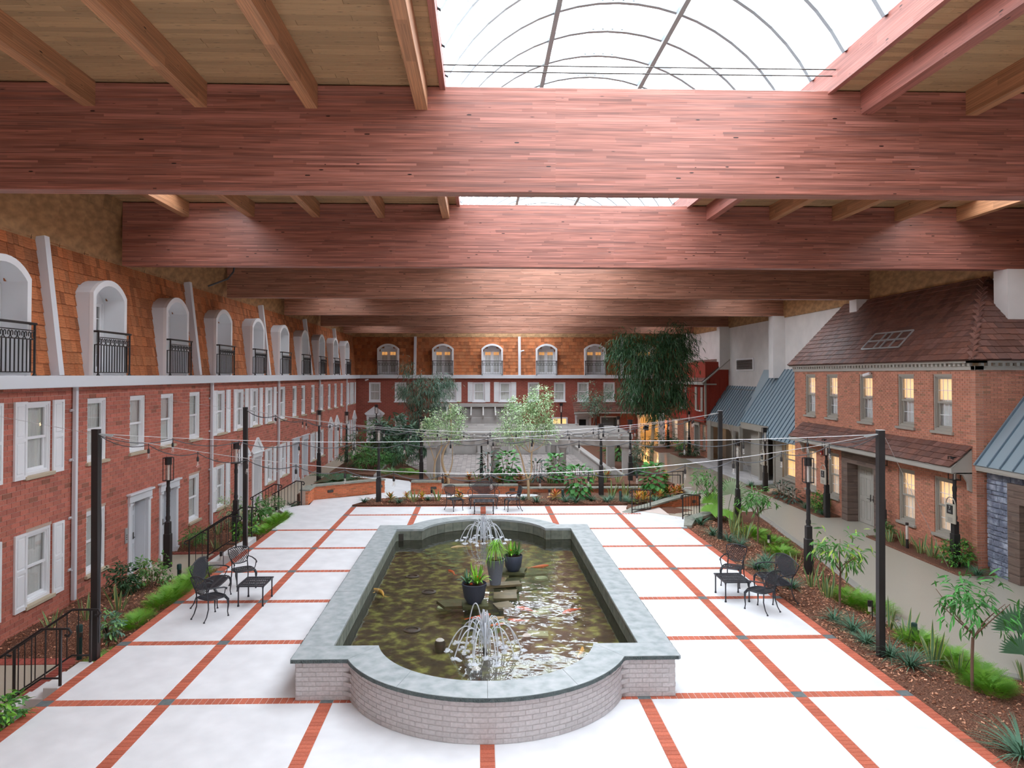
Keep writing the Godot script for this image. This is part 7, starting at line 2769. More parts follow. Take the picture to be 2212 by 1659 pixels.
func grass_clump(label: String, at: Vector3, s: float) -> Node3D:
	var o := thing("grass_clump", label, "plant", at, rng.randf() * TAU, "strap leaved clumps")
	var g := Geo.new()
	for i in 90:
		var a := rng.randf() * TAU
		var e := rng.randf_range(0.5, 1.35)
		var ln := rng.randf_range(0.3, 0.5) * s
		var dr := Vector3(cos(a) * cos(e), sin(e), sin(a) * cos(e))
		var side := Vector3(-sin(a), 0, cos(a))
		var b := Vector3(cos(a), 0, sin(a)) * rng.randf() * 0.06 * s
		var p := []
		var w := []
		var nn := []
		for k in 5:
			var t := k / 4.0
			p.append(b + dr * ln * t + Vector3(cos(a), -1.1, sin(a)) * ln * 0.34 * t * t)
			w.append(0.0075 * s * (1.0 - t * t) + 0.0008)
			nn.append((Vector3.UP + dr * 0.3).normalized())
		var v := rng.randf_range(0.6, 1.25)
		g.tint = Color(v, v, v * 0.95)
		g.ribbon(p, w, side, nn)
	var f := part("blades", g, M.leaf_blue, o)
	f.set_meta("kind", "stuff")
	return o

func snake_plant(label: String, at: Vector3, s: float, n: int) -> Node3D:
	var o := thing("snake_plant", label, "plant", at, rng.randf() * TAU, "sword leaved plants with yellow edges")
	var sh := [edged(0.5, 0.055, 0.1, 0.7), edged(0.62, 0.06, 0.05, -0.9), edged(0.4, 0.055, 0.25, 0.4)]
	for i in n:
		var a := i * 2.4
		var r := 0.03 + 0.08 * sqrt(float(i) / n)
		var lean := Basis(Vector3(cos(a + PI / 2), 0, -sin(a + PI / 2)).normalized(), 0.0)
		var b := Basis(Vector3.UP, a) * Basis(Vector3.RIGHT, rng.randf_range(0.05, 0.42))
		place("leaf", sh[i % 3], M.leaf_color, o, Transform3D(b.scaled(Vector3.ONE * s * rng.randf_range(0.75, 1.1)), Vector3(sin(a) * r, -0.01, cos(a) * r) * s))
	return o

func fern(label: String, at: Vector3, s: Vector3, n := 260, m: Material = null) -> Node3D:
	var o := thing("fern", label, "plant", at, 0.0, "feathery bright green ferns")
	var list := []
	var tt := []
	for i in n:
		var a := rng.randf() * TAU
		var r := sqrt(rng.randf())
		var p := Vector3(cos(a) * r * s.x, s.y * (1.0 - r * r) * rng.randf() * 0.8, sin(a) * r * s.z)
		list.append(Transform3D(aim(Vector3(cos(a) * 0.6, rng.randf_range(0.2, 1.0), sin(a) * 0.6), 0).scaled(Vector3.ONE * rng.randf_range(0.8, 1.3)), p))
		tt.append(BRIGHT[rng.randi() % 3])
	pieces("sprig", "fronds", LF.sprig, m if m else M.leaf_fresh, list, o, 0, tt)
	return o

func shrub(label: String, at: Vector3, r: Vector3, leaf: Mesh, m: Material, tints: Array, tufts: int, per: int, size := 1.0, most := 0) -> Node3D:
	var o := thing("shrub", label, "shrub", at, 0.0)
	for k in 5:
		var a := k * 1.3
		limb(o, "stem", [Vector3(0, -0.03, 0), Vector3(cos(a) * r.x * 0.2, r.y * 0.6, sin(a) * r.z * 0.2), Vector3(cos(a) * r.x * 0.5, r.y * 1.3, sin(a) * r.z * 0.5)], 0.014, 0.006, M.bark_brown)
	crown(o, Vector3(0, r.y * 1.05, 0), r, tufts, per, leaf, m, tints, 0.1, size, most, 0.04)
	return o

func croton(label: String, at: Vector3, s: float, tints := CROTON) -> Node3D:
	var o := thing("croton", label, "plant", at, rng.randf() * TAU, "crotons with orange and yellow leaves")
	limb(o, "stem", [Vector3(0, -0.02, 0), Vector3(0.01, 0.15 * s, 0)], 0.012, 0.008, M.bark_brown)
	for i in 26:
		var a := i * 2.4
		var e := lerpf(0.05, 1.25, i / 26.0)
		var d := Vector3(cos(a) * cos(e), sin(e), sin(a) * cos(e))
		place("leaf", LF.croton, tone(M.leaf_color, tints[rng.randi() % tints.size()]), o, Transform3D(aim(d, rng.randfn(0, 0.2)).scaled(Vector3.ONE * s * rng.randf_range(0.75, 1.1)), Vector3(0, lerpf(0.04, 0.2, i / 26.0) * s, 0)))
	return o

func fig(label: String, at: Vector3, w: float, h: float, n: int, leaf: Mesh, m: Material, size: float, called := "fig_bush") -> Node3D:
	var o := thing(called, label, "shrub", at, rng.randf() * TAU)
	for k in 4:
		var a := k * 1.7
		limb(o, "stem", [Vector3(cos(a) * 0.04, -0.03, sin(a) * 0.04), Vector3(cos(a) * w * 0.16, h * 0.5, sin(a) * w * 0.16), Vector3(cos(a) * w * 0.25, h * 0.92, sin(a) * w * 0.25)], 0.018, 0.01, M.bark_brown)
	for i in n:
		var t := (i + 0.5) / n
		var a := i * 2.4
		var r := w * 0.34 * pow(sin(PI * clampf(0.15 + t * 0.75, 0, 1)), 0.6) * rng.randf_range(0.75, 1.05)
		var d := Vector3(cos(a), lerpf(-0.5, 0.9, t * t) + rng.randfn(0, 0.15), sin(a))
		place("leaf", leaf, tone(m, [Color(1, 1, 1), Color(0.72, 0.82, 0.72), Color(1.3, 1.28, 1.1)][rng.randi() % 3]), o, Transform3D(aim(d, rng.randfn(0, 0.35)).scaled(Vector3.ONE * size * rng.randf_range(0.8, 1.15)), Vector3(cos(a) * r, h * lerpf(0.06, 0.93, t), sin(a) * r)))
	return o

func palm(label: String, at: Vector3, fronds: int, len: float, m: Material, rise := 1.0) -> Node3D:   # arching feather fronds
	var o := thing("palm", label, "palm", at, rng.randf() * TAU)
	for i in fronds:
		var a := i * 2.4
		var g := Geo.new()
		var st := len * rng.randf_range(0.75, 1.05)
		var e := rng.randf_range(0.55, 1.25) * rise
		var d := Vector3(cos(a) * cos(e), sin(e), sin(a) * cos(e))
		var side := Vector3(-sin(a), 0, cos(a))
		var rib := []
		for k in 8:
			var t := k / 7.0
			rib.append(d * st * t + Vector3(cos(a) * 0.35, -0.55, sin(a) * 0.35) * st * t * t)
		g.tube(rib, [0.012, 0.011, 0.01, 0.009, 0.008, 0.006, 0.004, 0.002], 5, false)
		for k in range(2, 15):
			var t := k / 14.0
			var b := d * st * t + Vector3(cos(a) * 0.35, -0.55, sin(a) * 0.35) * st * t * t
			for sg in [-1.0, 1.0]:
				var ld: Vector3 = (side * sg + d * 0.55 + Vector3(0, -0.25, 0)).normalized()
				var ll := st * 0.34 * sin(PI * (0.2 + 0.72 * t))
				g.tint = Color.WHITE * rng.randf_range(0.75, 1.2)
				g.ribbon([b, b + ld * ll * 0.5, b + ld * ll + Vector3(0, -ll * 0.25, 0)], [0.008, 0.018, 0.001], (d - ld * d.dot(ld)).normalized(), [Vector3.UP, Vector3.UP, Vector3.UP])
		part("frond", g, m, o)
	return o

func fan_leaf(o: Node3D, at: Vector3, dir: Vector3, r: float, m: Material):
	var g := Geo.new()
	var z := dir.normalized()
	var x := z.cross(Vector3(0.2, 1, 0.1)).normalized()
	var y := x.cross(z)
	var k := 26
	for i in k:
		var a := lerpf(-2.0, 2.0, i / float(k - 1))
		var d := (y * cos(a) + x * sin(a)).normalized()
		var s := d.cross(z).normalized()
		g.tint = Color.WHITE * rng.randf_range(0.85, 1.15)
		g.ribbon([at, at + d * r * 0.55 + z * 0.05 * r, at + d * r * (1.0 - 0.1 * absf(a))], [0.004, r * 0.055, 0.002], s, [z, z, z], 0.4)
	part("leaf", g, m, o)

func left_plants():
	var n := 0
	for q in [[-6.98, -13.8, 0.3], [-7.12, -15.3, 0.26], [-7.1, -16.4, 0.3], [-7.1, -17.1, 0.34], [-7.15, -18.0, 0.3], [-7.22, -18.8, 0.26], [-7.14, -23.4, 0.3], [-7.12, -24.2, 0.34], [-7.1, -25.2, 0.36], [-7.1, -26.0, 0.3]]:
		fern("feathery bright green fern along the court's left brick border, %s" % ORD[n], Vector3(q[0], bed_left(q[0], q[1]), q[1]), Vector3(q[2] * 0.75, 0.2, q[2] * 1.5), 260)
		n += 1
	n = 0
	for q in [[-9.25, -15.9, 0.85], [-8.65, -16.2, 0.95], [-8.15, -16.6, 1.1], [-9.3, -24.2, 1.0], [-8.9, -24.8, 1.0], [-8.6, -23.9, 0.8]]:
		snake_plant("sword leaved plant with yellow edges in the left beds, %s" % ORD[n], Vector3(q[0], bed_left(q[0], q[1]), q[1]), q[2], 9)
		n += 1
	var var_t := [Color(1, 1, 1), Color(0.8, 0.9, 0.85), Color(2.6, 2.3, 1.1), Color(1.9, 1.8, 0.9), Color(0.7, 0.85, 0.75)]
	shrub("yellow and green leaved shrub at the picture's lower left corner", Vector3(-6.95, -0.2, -10.8), Vector3(0.36, 0.3, 0.34), LF.leaflet, M.leaf_mid, var_t, 46, 7, 1.0, 300)
	shrub("dark green leafy shrub left of the yellow one before the two pale doors", Vector3(-8.75, -0.36, -18.0), Vector3(0.42, 0.42, 0.42), LF.leaflet, M.leaf_dark, GREEN, 90, 7, 1.0)
	shrub("yellow green twiggy shrub before the two pale doors", Vector3(-8.2, -0.33, -18.4), Vector3(0.55, 0.44, 0.5), LF.leaflet, M.leaf_mid, [Color(1.2, 1.15, 0.9), Color(1, 1, 1), Color(1.7, 1.3, 0.8), Color(0.8, 0.9, 0.8)], 90, 7, 0.85)
	shrub("green and cream leaved shrub behind the near left pole", Vector3(-7.2, -0.12, -14.3), Vector3(0.28, 0.3, 0.28), LF.leaflet, M.leaf_blue, var_t, 50, 7, 0.9)
	shrub("bright green fern like shrub by the second left window without shutters", Vector3(-9.2, -0.4, -23.6), Vector3(0.4, 0.26, 0.4), LF.lance_small, M.leaf_mid, BRIGHT, 70, 7)
	shrub("cream edged shrub right behind the far left pole", Vector3(-7.4, -0.15, -22.9), Vector3(0.36, 0.4, 0.36), LF.leaflet, M.leaf_mid, var_t, 70, 7)
	shrub("tall pale green shrub behind the second left lamp", Vector3(-8.7, -0.3, -25.6), Vector3(0.5, 0.62, 0.5), LF.lance_small, M.leaf_pale, GREEN, 80, 8)
	shrub("green shrub in the left bed before the pediment doors", Vector3(-8.0, -0.2, -26.0), Vector3(0.5, 0.36, 0.5), LF.broad, M.leaf_mid, BRIGHT, 30, 5, 0.7)
	shrub("leafy shrub at the far end of the left bed by the path light", Vector3(-7.75, -0.15, -27.0), Vector3(0.46, 0.4, 0.4), LF.lance_small, M.leaf_mid, GREEN, 70, 7)
	grass_clump("dark grass clump at the far left steps", Vector3(-7.6, -0.35, -29.4), 1.3)

func right_plants():
	var n := 0
	for q in [[7.3, -9.6, 1.5], [7.62, -12.68, 1.25], [7.5, -13.1, 1.15], [7.42, -13.75, 1.0], [7.52, -14.45, 1.15], [7.42, -15.05, 0.95], [7.55, -17.35, 1.1], [7.3, -18.95, 1.1], [7.65, -19.25, 1.1], [7.95, -19.9, 1.1], [7.5, -18.4, 0.9], [7.72, -22.4, 1.2], [7.45, -23.05, 1.2], [7.9, -21.8, 1.1], [7.6, -24.8, 1.2]]:
		grass_clump("blue green strap leaved clump in the right bed, %s from the near end" % ("first" if n == 0 else ORD[n]), Vector3(q[0], bed_right(q[0], q[1]), q[1]), q[2])
		n += 1
	n = 0
	for q in [[8.45, -12.65, 0.8, 8], [8.25, -13.05, 1.15, 11], [8.5, -14.3, 1.0, 8], [8.55, -14.95, 1.0, 8], [8.2, -16.9, 0.95, 12], [8.35, -17.4, 1.0, 9], [8.2, -17.8, 1.0, 9], [8.5, -19.4, 1.0, 8], [8.3, -20.8, 0.9, 6], [8.55, -23.2, 1.15, 9], [8.85, -24.9, 1.2, 9], [8.4, -23.8, 1.1, 8], [8.2, -22.9, 1.0, 8], [9.5, -12.45, 0.8, 8]]:
		snake_plant("sword leaved plant with yellow edges in the right bed, %s" % ORD[n], Vector3(q[0], bed_right(q[0], q[1]), q[1]), q[2], q[3])
		n += 1
	n = 0
	for q in [[8.65, -12.35, 0.3], [8.7, -13.1, 0.28], [8.6, -14.0, 0.3], [8.65, -16.8, 0.4], [8.85, -16.2, 0.42], [9.2, -22.6, 0.4], [9.1, -23.9, 0.4], [8.9, -21.2, 0.36], [8.5, -11.9, 0.24]]:
		fern("feathery bright green fern on the right bed's walkway side, %s" % ORD[n], Vector3(q[0], bed_right(q[0], q[1]), q[1]), Vector3(q[2], 0.24, q[2] * 1.2), 300)
		n += 1
	var fp := thing("palm", "fan palm with one big pale folded leaf beside the far right pole", "palm", Vector3(9.0, -0.3, -26.3))
	for q in [[Vector3(0.15, 1.05, 0.2), Vector3(-0.2, 0.25, 1), 0.62], [Vector3(-0.55, 0.7, 0.1), Vector3(-0.5, 0.6, 0.7), 0.55], [Vector3(-0.75, 0.45, 0.5), Vector3(-0.4, 0.9, 0.6), 0.5], [Vector3(0.4, 0.5, 0.5), Vector3(0.5, 0.7, 0.5), 0.45], [Vector3(-0.3, 0.35, 0.8), Vector3(-0.1, 0.9, 0.6), 0.45]]:
		var g := Geo.new()
		g.tube([Vector3.ZERO, q[0] * 0.6 + Vector3(0, 0.1, 0), q[0]], 0.01, 5)
		part("stalk", g, M.leaf_mid, fp)
		fan_leaf(fp, q[0], q[1], q[2], M.leaf_pale if q[2] > 0.6 else M.leaf_fresh)
	var fe := thing("palm", "fan palm cut by the right edge of the picture", "palm", Vector3(9.95, -0.28, -12.9))
	for q in [[Vector3(-0.3, 0.75, 0.1), Vector3(-0.7, 0.5, 0.6), 0.5], [Vector3(-0.35, 0.4, 0.3), Vector3(-0.6, 0.7, 0.5), 0.45], [Vector3(0.1, 0.9, 0.2), Vector3(0.0, 0.6, 0.8), 0.5]]:
		var g := Geo.new()
		g.tube([Vector3.ZERO, q[0] * 0.6 + Vector3(0, 0.1, 0), q[0]], 0.01, 5)
		part("stalk", g, M.leaf_mid, fe)
		fan_leaf(fe, q[0], q[1], q[2], M.leaf_dark)
	# beds along the houses
	var bed := Geo.new()
	bed.mm(Vector3(12.75, -0.5, -34.5), Vector3(13.6, YR + 0.05, -26.9), 0.04)
	bed.mm(Vector3(12.75, -0.5, -23.7), Vector3(13.85, YR + 0.05, -19.0), 0.04)
	bed.mm(Vector3(12.3, -0.5, -54.0), Vector3(14.5, YR + 0.03, -49.6), 0.04)
	bed.mm(Vector3(12.9, -0.5, -49.0), Vector3(14.5, YR + 0.03, -46.2), 0.04)
	tag(part("floor", bed, M.mulch, self), "mulched strips along the house fronts on the right", "mulch bed", "", "structure")
	n = 0
	for q in [[13.05, -22.75], [13.2, -22.2], [13.15, -21.3], [13.2, -20.85]]:
		snake_plant("sword leaved plant before the brick house, %s from its double door" % ("first" if n == 0 else ORD[n]), Vector3(q[0], YR + 0.04, q[1]), [1.0, 1.0, 1.1, 1.0][n], 9)
		n += 1
	n = 0
	for q in [[12.95, -34.2, 1.1], [13.3, -33.6, 1.1], [13.1, -31.9, 0.9], [12.95, -28.5, 1.0], [13.0, -27.2, 0.9], [13.2, -18.9, 1.0]]:
		grass_clump("dark green grass clump along the house fronts, %s" % ORD[5 - n], Vector3(q[0], YR + 0.04, q[1]), q[2])
		n += 1
	shrub("yellow green shrub left of the brick house's double door", Vector3(13.15, YR, -27.7), Vector3(0.42, 0.42, 0.4), LF.small, M.leaf_mid, [Color(1.2, 1.2, 0.8), Color(1, 1, 1), Color(2.2, 2.0, 1.0), Color(0.6, 0.75, 0.6)], 110, 10)
	shrub("yellow flecked shrub under the sign reading 7", Vector3(13.2, YR, -19.75), Vector3(0.5, 0.4, 0.46), LF.small, M.leaf_mid, [Color(1.1, 1.1, 0.8), Color(0.7, 0.85, 0.7), Color(2.2, 2.0, 1.0), Color(0.5, 0.65, 0.5)], 130, 10)
	shrub("small green shrub hidden by the tall near right pole", Vector3(13.2, YR, -23.2), Vector3(0.3, 0.3, 0.3), LF.leaflet, M.leaf_mid, GREEN, 40, 7)
	fig("dark blue leaved rubber shrub before the brick house's first window", Vector3(13.0, YR, -30.9), 0.9, 0.75, 60, LF.rubber, M.leaf_rubber, 0.9, "rubber_plant")
	fig("dark blue leaved rubber shrub before the lit ground floor window", Vector3(13.0, YR, -29.8), 0.9, 0.65, 60, LF.rubber, M.leaf_rubber, 0.9, "rubber_plant")
	shrub("dark leafy shrub by the barn wall, nearer one", Vector3(13.7, YR, -47.0), Vector3(0.9, 0.45, 0.8), LF.lance, M.leaf_dark, GREEN, 90, 7)
	shrub("dark leafy shrub by the barn wall, farther one", Vector3(13.4, YR, -52.2), Vector3(1.0, 0.7, 0.8), LF.lance, M.leaf_dark, GREEN, 110, 7)
	shrub("white flowering shrub between the two barn shrubs", Vector3(14.0, YR, -50.3), Vector3(0.5, 0.4, 0.5), LF.small, M.leaf_mid, [Color(1, 1, 1), Color(4, 4, 4), Color(0.7, 0.8, 0.7)], 60, 8)

func middle_plants():
	var n := 0
	for q in [[-4.55, -28.5, 0.9], [-3.2, -28.35, 0.95], [-2.1, -28.9, 0.8], [1.7, -28.9, 0.9], [2.2, -28.4, 1.1], [3.35, -28.45, 1.0], [3.75, -28.3, 1.0], [4.4, -28.7, 0.9], [4.95, -28.4, 1.1], [5.25, -28.95, 0.9], [5.75, -28.6, 1.0], [5.85, -28.1, 1.1], [6.9, -28.4, 1.0], [7.6, -28.8, 0.9], [7.7, -30.0, 0.9]]:
		grass_clump("blue green strap leaved clump behind the court's far edge, %s from the left" % ("first" if n == 0 else ORD[n]), Vector3(q[0], 0.06, q[1]), q[2])
		n += 1
	n = 0
	for q in [[-2.65, -28.7, 1.0], [-1.7, -28.9, 0.9], [5.4, -29.6, 1.2], [6.0, -29.7, 1.2], [6.5, -29.9, 1.0]]:
		snake_plant("sword leaved plant with yellow edges behind the court's far edge, %s from the left" % ("first" if n == 0 else ORD[n]), Vector3(q[0], 0.06, q[1]), q[2], 9)
		n += 1
	n = 0
	for q in [[-3.55, -28.6, 1.0], [-2.95, -29.1, 0.85], [-2.35, -28.9, 0.9], [-0.85, -29.0, 1.1], [3.0, -29.0, 1.1], [6.1, -27.9, 1.2], [6.4, -28.2, 1.1], [6.35, -28.9, 1.0], [6.75, -28.9, 0.9], [7.0, -29.2, 1.0], [7.45, -29.4, 1.0], [7.75, -29.6, 1.1], [8.05, -29.9, 1.0], [8.35, -30.2, 1.1], [7.2, -28.9, 0.9]]:
		croton("orange and yellow leaved croton in front of the low walls, %s from the left" % ("first" if n == 0 else ORD[n]), Vector3(q[0], 0.06, q[1]), q[2])
		n += 1
	n = 0
	for q in [[-1.5, -31.6, 1.0], [-0.5, -31.8, 1.0], [0.85, -31.6, 0.9], [1.75, -31.5, 1.1], [5.2, -31.8, 1.0], [5.6, -31.9, 1.1], [8.1, -31.6, 1.1]]:
		croton("croton behind the black guard rail, %s from the left" % ("first" if n == 0 else ORD[n]), Vector3(q[0], 0.36, q[1]), q[2], [Color(0.6, 0.2, 0.06), Color(0.8, 0.4, 0.06), Color(0.3, 0.3, 0.06), Color(0.5, 0.1, 0.05)])
		n += 1
	n = 0
	for q in [[-2.0, -31.5, 0.8], [-0.1, -31.9, 0.9], [2.1, -31.5, 0.9], [3.0, -31.4, 0.9], [4.9, -31.6, 1.0], [5.4, -31.5, 1.1], [6.0, -31.6, 0.9]]:
		snake_plant("sword leaved plant behind the black guard rail, %s from the left" % ("first" if n == 0 else ORD[n]), Vector3(q[0], 0.36, q[1]), q[2], 8)
		n += 1
	fig("round leaved fig bush behind the guard rail, right of the bench", Vector3(1.2, 0.35, -31.95), 1.25, 1.4, 110, LF.round, M.leaf_fig, 1.0)
	fig("round leaved fig bush standing before the pergola's right round column", Vector3(3.3, 0.3, -31.7), 0.95, 1.35, 90, LF.round, M.leaf_fig, 0.95)
	fig("lighter round leaved fig bush in front of the low wall, left of the lamp post", Vector3(4.0, 0.06, -29.3), 1.2, 1.4, 110, LF.round, M.leaf_fig, 1.05)
	fig("round leaved fig bush in the right planter above the orange crotons", Vector3(7.1, 0.12, -29.5), 1.25, 1.35, 110, LF.round, M.leaf_fig, 1.05)
	fig("dark tall leaved rubber plant behind the bench's lamp post", Vector3(0.35, 0.35, -32.6), 1.1, 1.3, 60, LF.rubber, M.leaf_rubber, 1.15, "rubber_plant")
	fig("dark rubber plant behind the pale central trunk", Vector3(2.45, 0.32, -31.9), 0.9, 1.0, 50, LF.rubber, M.leaf_rubber, 1.1, "rubber_plant")
	# big planting left of the middle
	palm("bushy palm behind the left orange wall", Vector3(-6.2, 0.1, -31.9), 18, 1.5, M.leaf_dark, 1.05)
	palm("low broad palm right of the bushy one behind the left orange wall", Vector3(-5.3, 0.15, -32.3), 12, 0.85, M.leaf_mid, 0.7)
	var b := [[-6.9, -39.5, 1.0, 1.0, "leafy green shrub nearest the far left lamp post"], [-6.4, -44.5, 1.1, 1.5, "tall mixed shrub before the far white pediment door"], [-5.0, -42.5, 1.3, 1.5, "tall palm like shrub at the middle of the left planting"], [-4.3, -38.8, 1.1, 1.05, "dense blue green shrub left of the pergola's end"], [-5.8, -38.0, 1.0, 0.8, "low green shrub at the curved white path"], [-3.8, -45.5, 1.0, 1.3, "dark shrub behind the left lamp by the far wall"], [-6.6, -50.5, 1.2, 1.3, "dark shrub at the foot of the far wall"], [-4.0, -51.5, 1.2, 1.0, "shrub under the low window of the far wall"]]
	for q in b:
		var k: int = b.find(q)
		shrub(q[4], Vector3(q[0], 0.05, q[1]), Vector3(q[2], q[3] * 0.85, q[2]), [LF.willow, LF.lance, LF.broad][k % 3], [M.leaf_dark, M.leaf_mid, M.leaf_grey][k % 3], GREEN, 120, 8, 1.2 if k % 3 != 0 else 0.9)
	palm("feathery palm in the left planting before the tall shrubs", Vector3(-5.2, 0.1, -40.2), 14, 1.5, M.leaf_mid, 0.95)
	palm("small bright palm beside the pergola's left column", Vector3(-3.3, 0.1, -36.4), 12, 0.8, M.leaf_fresh, 0.8)
	fern("low green ground cover by the curved white path", Vector3(-4.2, 0.12, -36.2), Vector3(0.9, 0.2, 0.5), 300, M.leaf_mid)
	# right of the middle
	fig("bright broad leaved clump behind the pergola's right end", Vector3(8.35, -0.15, -43.5), 1.7, 1.3, 110, LF.broad, M.leaf_mid, 1.4, "broad_leaf_plant")
	shrub("bamboo like shrub beside the big tree's trunk", Vector3(9.6, -0.28, -42.8), Vector3(0.8, 0.95, 0.7), LF.willow, M.leaf_dark, GREEN, 80, 8, 0.9)
	shrub("green shrub left of the bamboo like one", Vector3(8.6, -0.2, -40.6), Vector3(0.7, 0.7, 0.6), LF.lance, M.leaf_grey, GREEN, 70, 8)
	grass_clump("grass clump before the broad leaved clump", Vector3(8.4, -0.1, -38.0), 1.4)
	grass_clump("yellowish grass clump at the pergola's right end", Vector3(7.7, 0.0, -36.0), 1.7)
	palm("low palm behind the pergola's right end", Vector3(8.8, -0.2, -47.5), 12, 1.1, M.leaf_mid, 0.9)

func trees():
	var pale := [Color(1, 1, 1), Color(1.15, 1.18, 1.1), Color(0.75, 0.85, 0.7), Color(1.35, 1.35, 1.25), Color(0.5, 0.62, 0.46)]
	# pale variegated ficus in the middle
	var t := thing("tree", "pale leaved tree with a forked trunk in the picture's middle, right of the bench", "tree", Vector3(1.92, 0.05, -29.0))
	limb(t, "trunk", [Vector3(0, -0.05, 0), Vector3(0.0, 0.4, 0), Vector3(-0.02, 0.82, 0)], 0.06, 0.055, M.bark_pale)
	limb(t, "branch", [Vector3(-0.02, 0.8, 0), Vector3(-0.16, 1.2, 0), Vector3(-0.3, 1.75, 0.05), Vector3(-0.55, 2.3, 0.1), Vector3(-0.8, 2.9, 0.1)], 0.042, 0.015, M.bark_pale)
	limb(t, "branch", [Vector3(0.0, 0.8, 0), Vector3(0.12, 1.2, 0), Vector3(0.12, 1.8, 0), Vector3(0.24, 2.4, -0.05), Vector3(0.32, 3.2, 0), Vector3(0.5, 4.0, 0.1)], 0.042, 0.015, M.bark_pale)
	for q in [Vector3(-0.2, 3.2, 0.2), Vector3(0.75, 3.0, 0.3), Vector3(0.1, 3.6, -0.4), Vector3(-0.5, 3.0, -0.4)]: limb(t, "branch", [Vector3(0.05, 1.9, 0), q * 0.75, q], 0.02, 0.006, M.bark_pale)
	for q in [[Vector3(-0.15, 3.1, 0), Vector3(1.15, 0.85, 0.9), 150], [Vector3(0.55, 3.95, 0.1), Vector3(0.6, 0.75, 0.6), 60], [Vector3(-0.85, 2.7, 0.1), Vector3(0.6, 0.5, 0.5), 40], [Vector3(0.75, 2.85, 0.1), Vector3(0.55, 0.6, 0.5), 45], [Vector3(0.1, 3.8, 0), Vector3(0.9, 0.55, 0.7), 60]]:
		crown(t, q[0], q[1], q[2], 16, LF.small, M.leaf_pale, pale, 0.45, 1.15, 0, 0.09)
	# its partner on the left
	t = thing("tree", "pale leaved tree with crooked bare trunks left of the middle, behind the orange wall", "tree", Vector3(-1.4, 0.35, -31.35))
	limb(t, "trunk", [Vector3(0, -0.05, 0), Vector3(-0.02, 0.25, 0), Vector3(-0.25, 0.85, 0), Vector3(-0.2, 1.4, 0), Vector3(0.1, 2.0, 0), Vector3(0.12, 2.7, 0), Vector3(0.05, 3.4, 0)], 0.07, 0.02, M.bark_pale)
	limb(t, "branch", [Vector3(-0.02, 0.25, 0), Vector3(0.15, 0.8, 0), Vector3(0.18, 1.1, 0), Vector3(0.18, 1.7, 0.05)], 0.035, 0.012, M.bark_pale)
	limb(t, "trunk", [Vector3(-0.62, -0.05, 0), Vector3(-0.6, 0.7, 0), Vector3(-0.52, 1.1, 0), Vector3(-0.3, 1.6, 0), Vector3(-0.35, 2.2, 0)], 0.05, 0.02, M.bark_pale)
	limb(t, "branch", [Vector3(-0.56, 0.9, 0), Vector3(-0.75, 1.5, 0), Vector3(-1.0, 2.1, 0)], 0.025, 0.01, M.bark_pale)
	limb(t, "branch", [Vector3(-0.3, 1.6, 0), Vector3(0.1, 2.0, 0.1), Vector3(0.3, 2.3, 0.1)], 0.02, 0.008, M.bark_pale)
	for q in [[Vector3(-0.1, 2.6, 0), Vector3(0.85, 0.75, 0.75), 100], [Vector3(0.2, 3.1, 0), Vector3(0.55, 0.5, 0.5), 40], [Vector3(-0.75, 2.35, 0.1), Vector3(0.5, 0.45, 0.5), 45], [Vector3(0.5, 1.9, 0.1), Vector3(0.35, 0.35, 0.3), 14]]:
		crown(t, q[0], q[1], q[2], 16, LF.small, M.leaf_pale, pale, 0.45, 1.1, 0, 0.09)
	# dark feathery tree at the left of the far wall
	t = thing("tree", "dark grey green feathery tree before the far wall, left of the pale ones", "tree", Vector3(-3.7, 0.0, -44.5))
	limb(t, "trunk", [Vector3(0, -0.1, 0), Vector3(0.05, 1.5, 0), Vector3(0, 3.0, 0), Vector3(0.1, 4.8, 0)], 0.07, 0.03, M.bark_dark)
	for q in [Vector3(-1.2, 4.4, 0), Vector3(1.3, 4.5, 0.2), Vector3(-0.5, 5.2, 0.4)]: limb(t, "branch", [Vector3(0, 2.6, 0), q * 0.72, q], 0.03, 0.01, M.bark_dark)
	for q in [[Vector3(0.25, 4.05, 0), Vector3(1.75, 1.15, 1.4), 200], [Vector3(0.0, 3.0, 0), Vector3(1.0, 0.7, 0.9), 60], [Vector3(-0.8, 5.5, 0), Vector3(0.35, 0.6, 0.4), 14], [Vector3(1.6, 4.6, 0), Vector3(0.6, 0.4, 0.6), 24]]:
		crown(t, q[0], q[1], q[2], 14, LF.willow, M.leaf_grey, GREEN, 0.9, 0.9, 0, 0.16)
	# the big dark tree
	t = thing("tree", "tallest tree with a huge dark drooping crown reaching the beams, right of the middle", "tree", Vector3(10.2, -0.3, -43.0))
	limb(t, "trunk", [Vector3(0, -0.1, 0), Vector3(0.05, 1.2, 0), Vector3(0.15, 2.6, 0), Vector3(0.1, 4.5, 0), Vector3(0.3, 7.0, 0)], 0.13, 0.05, M.bark_pale)
	for q in [Vector3(-2.2, 6.2, 0), Vector3(2.0, 6.6, 0.4), Vector3(-1.0, 7.4, 0.5), Vector3(1.2, 4.6, 0.4), Vector3(-1.4, 4.4, 0.2)]: limb(t, "branch", [Vector3(0.1, 3.2, 0), q * 0.7, q], 0.06, 0.02, M.bark_dark)
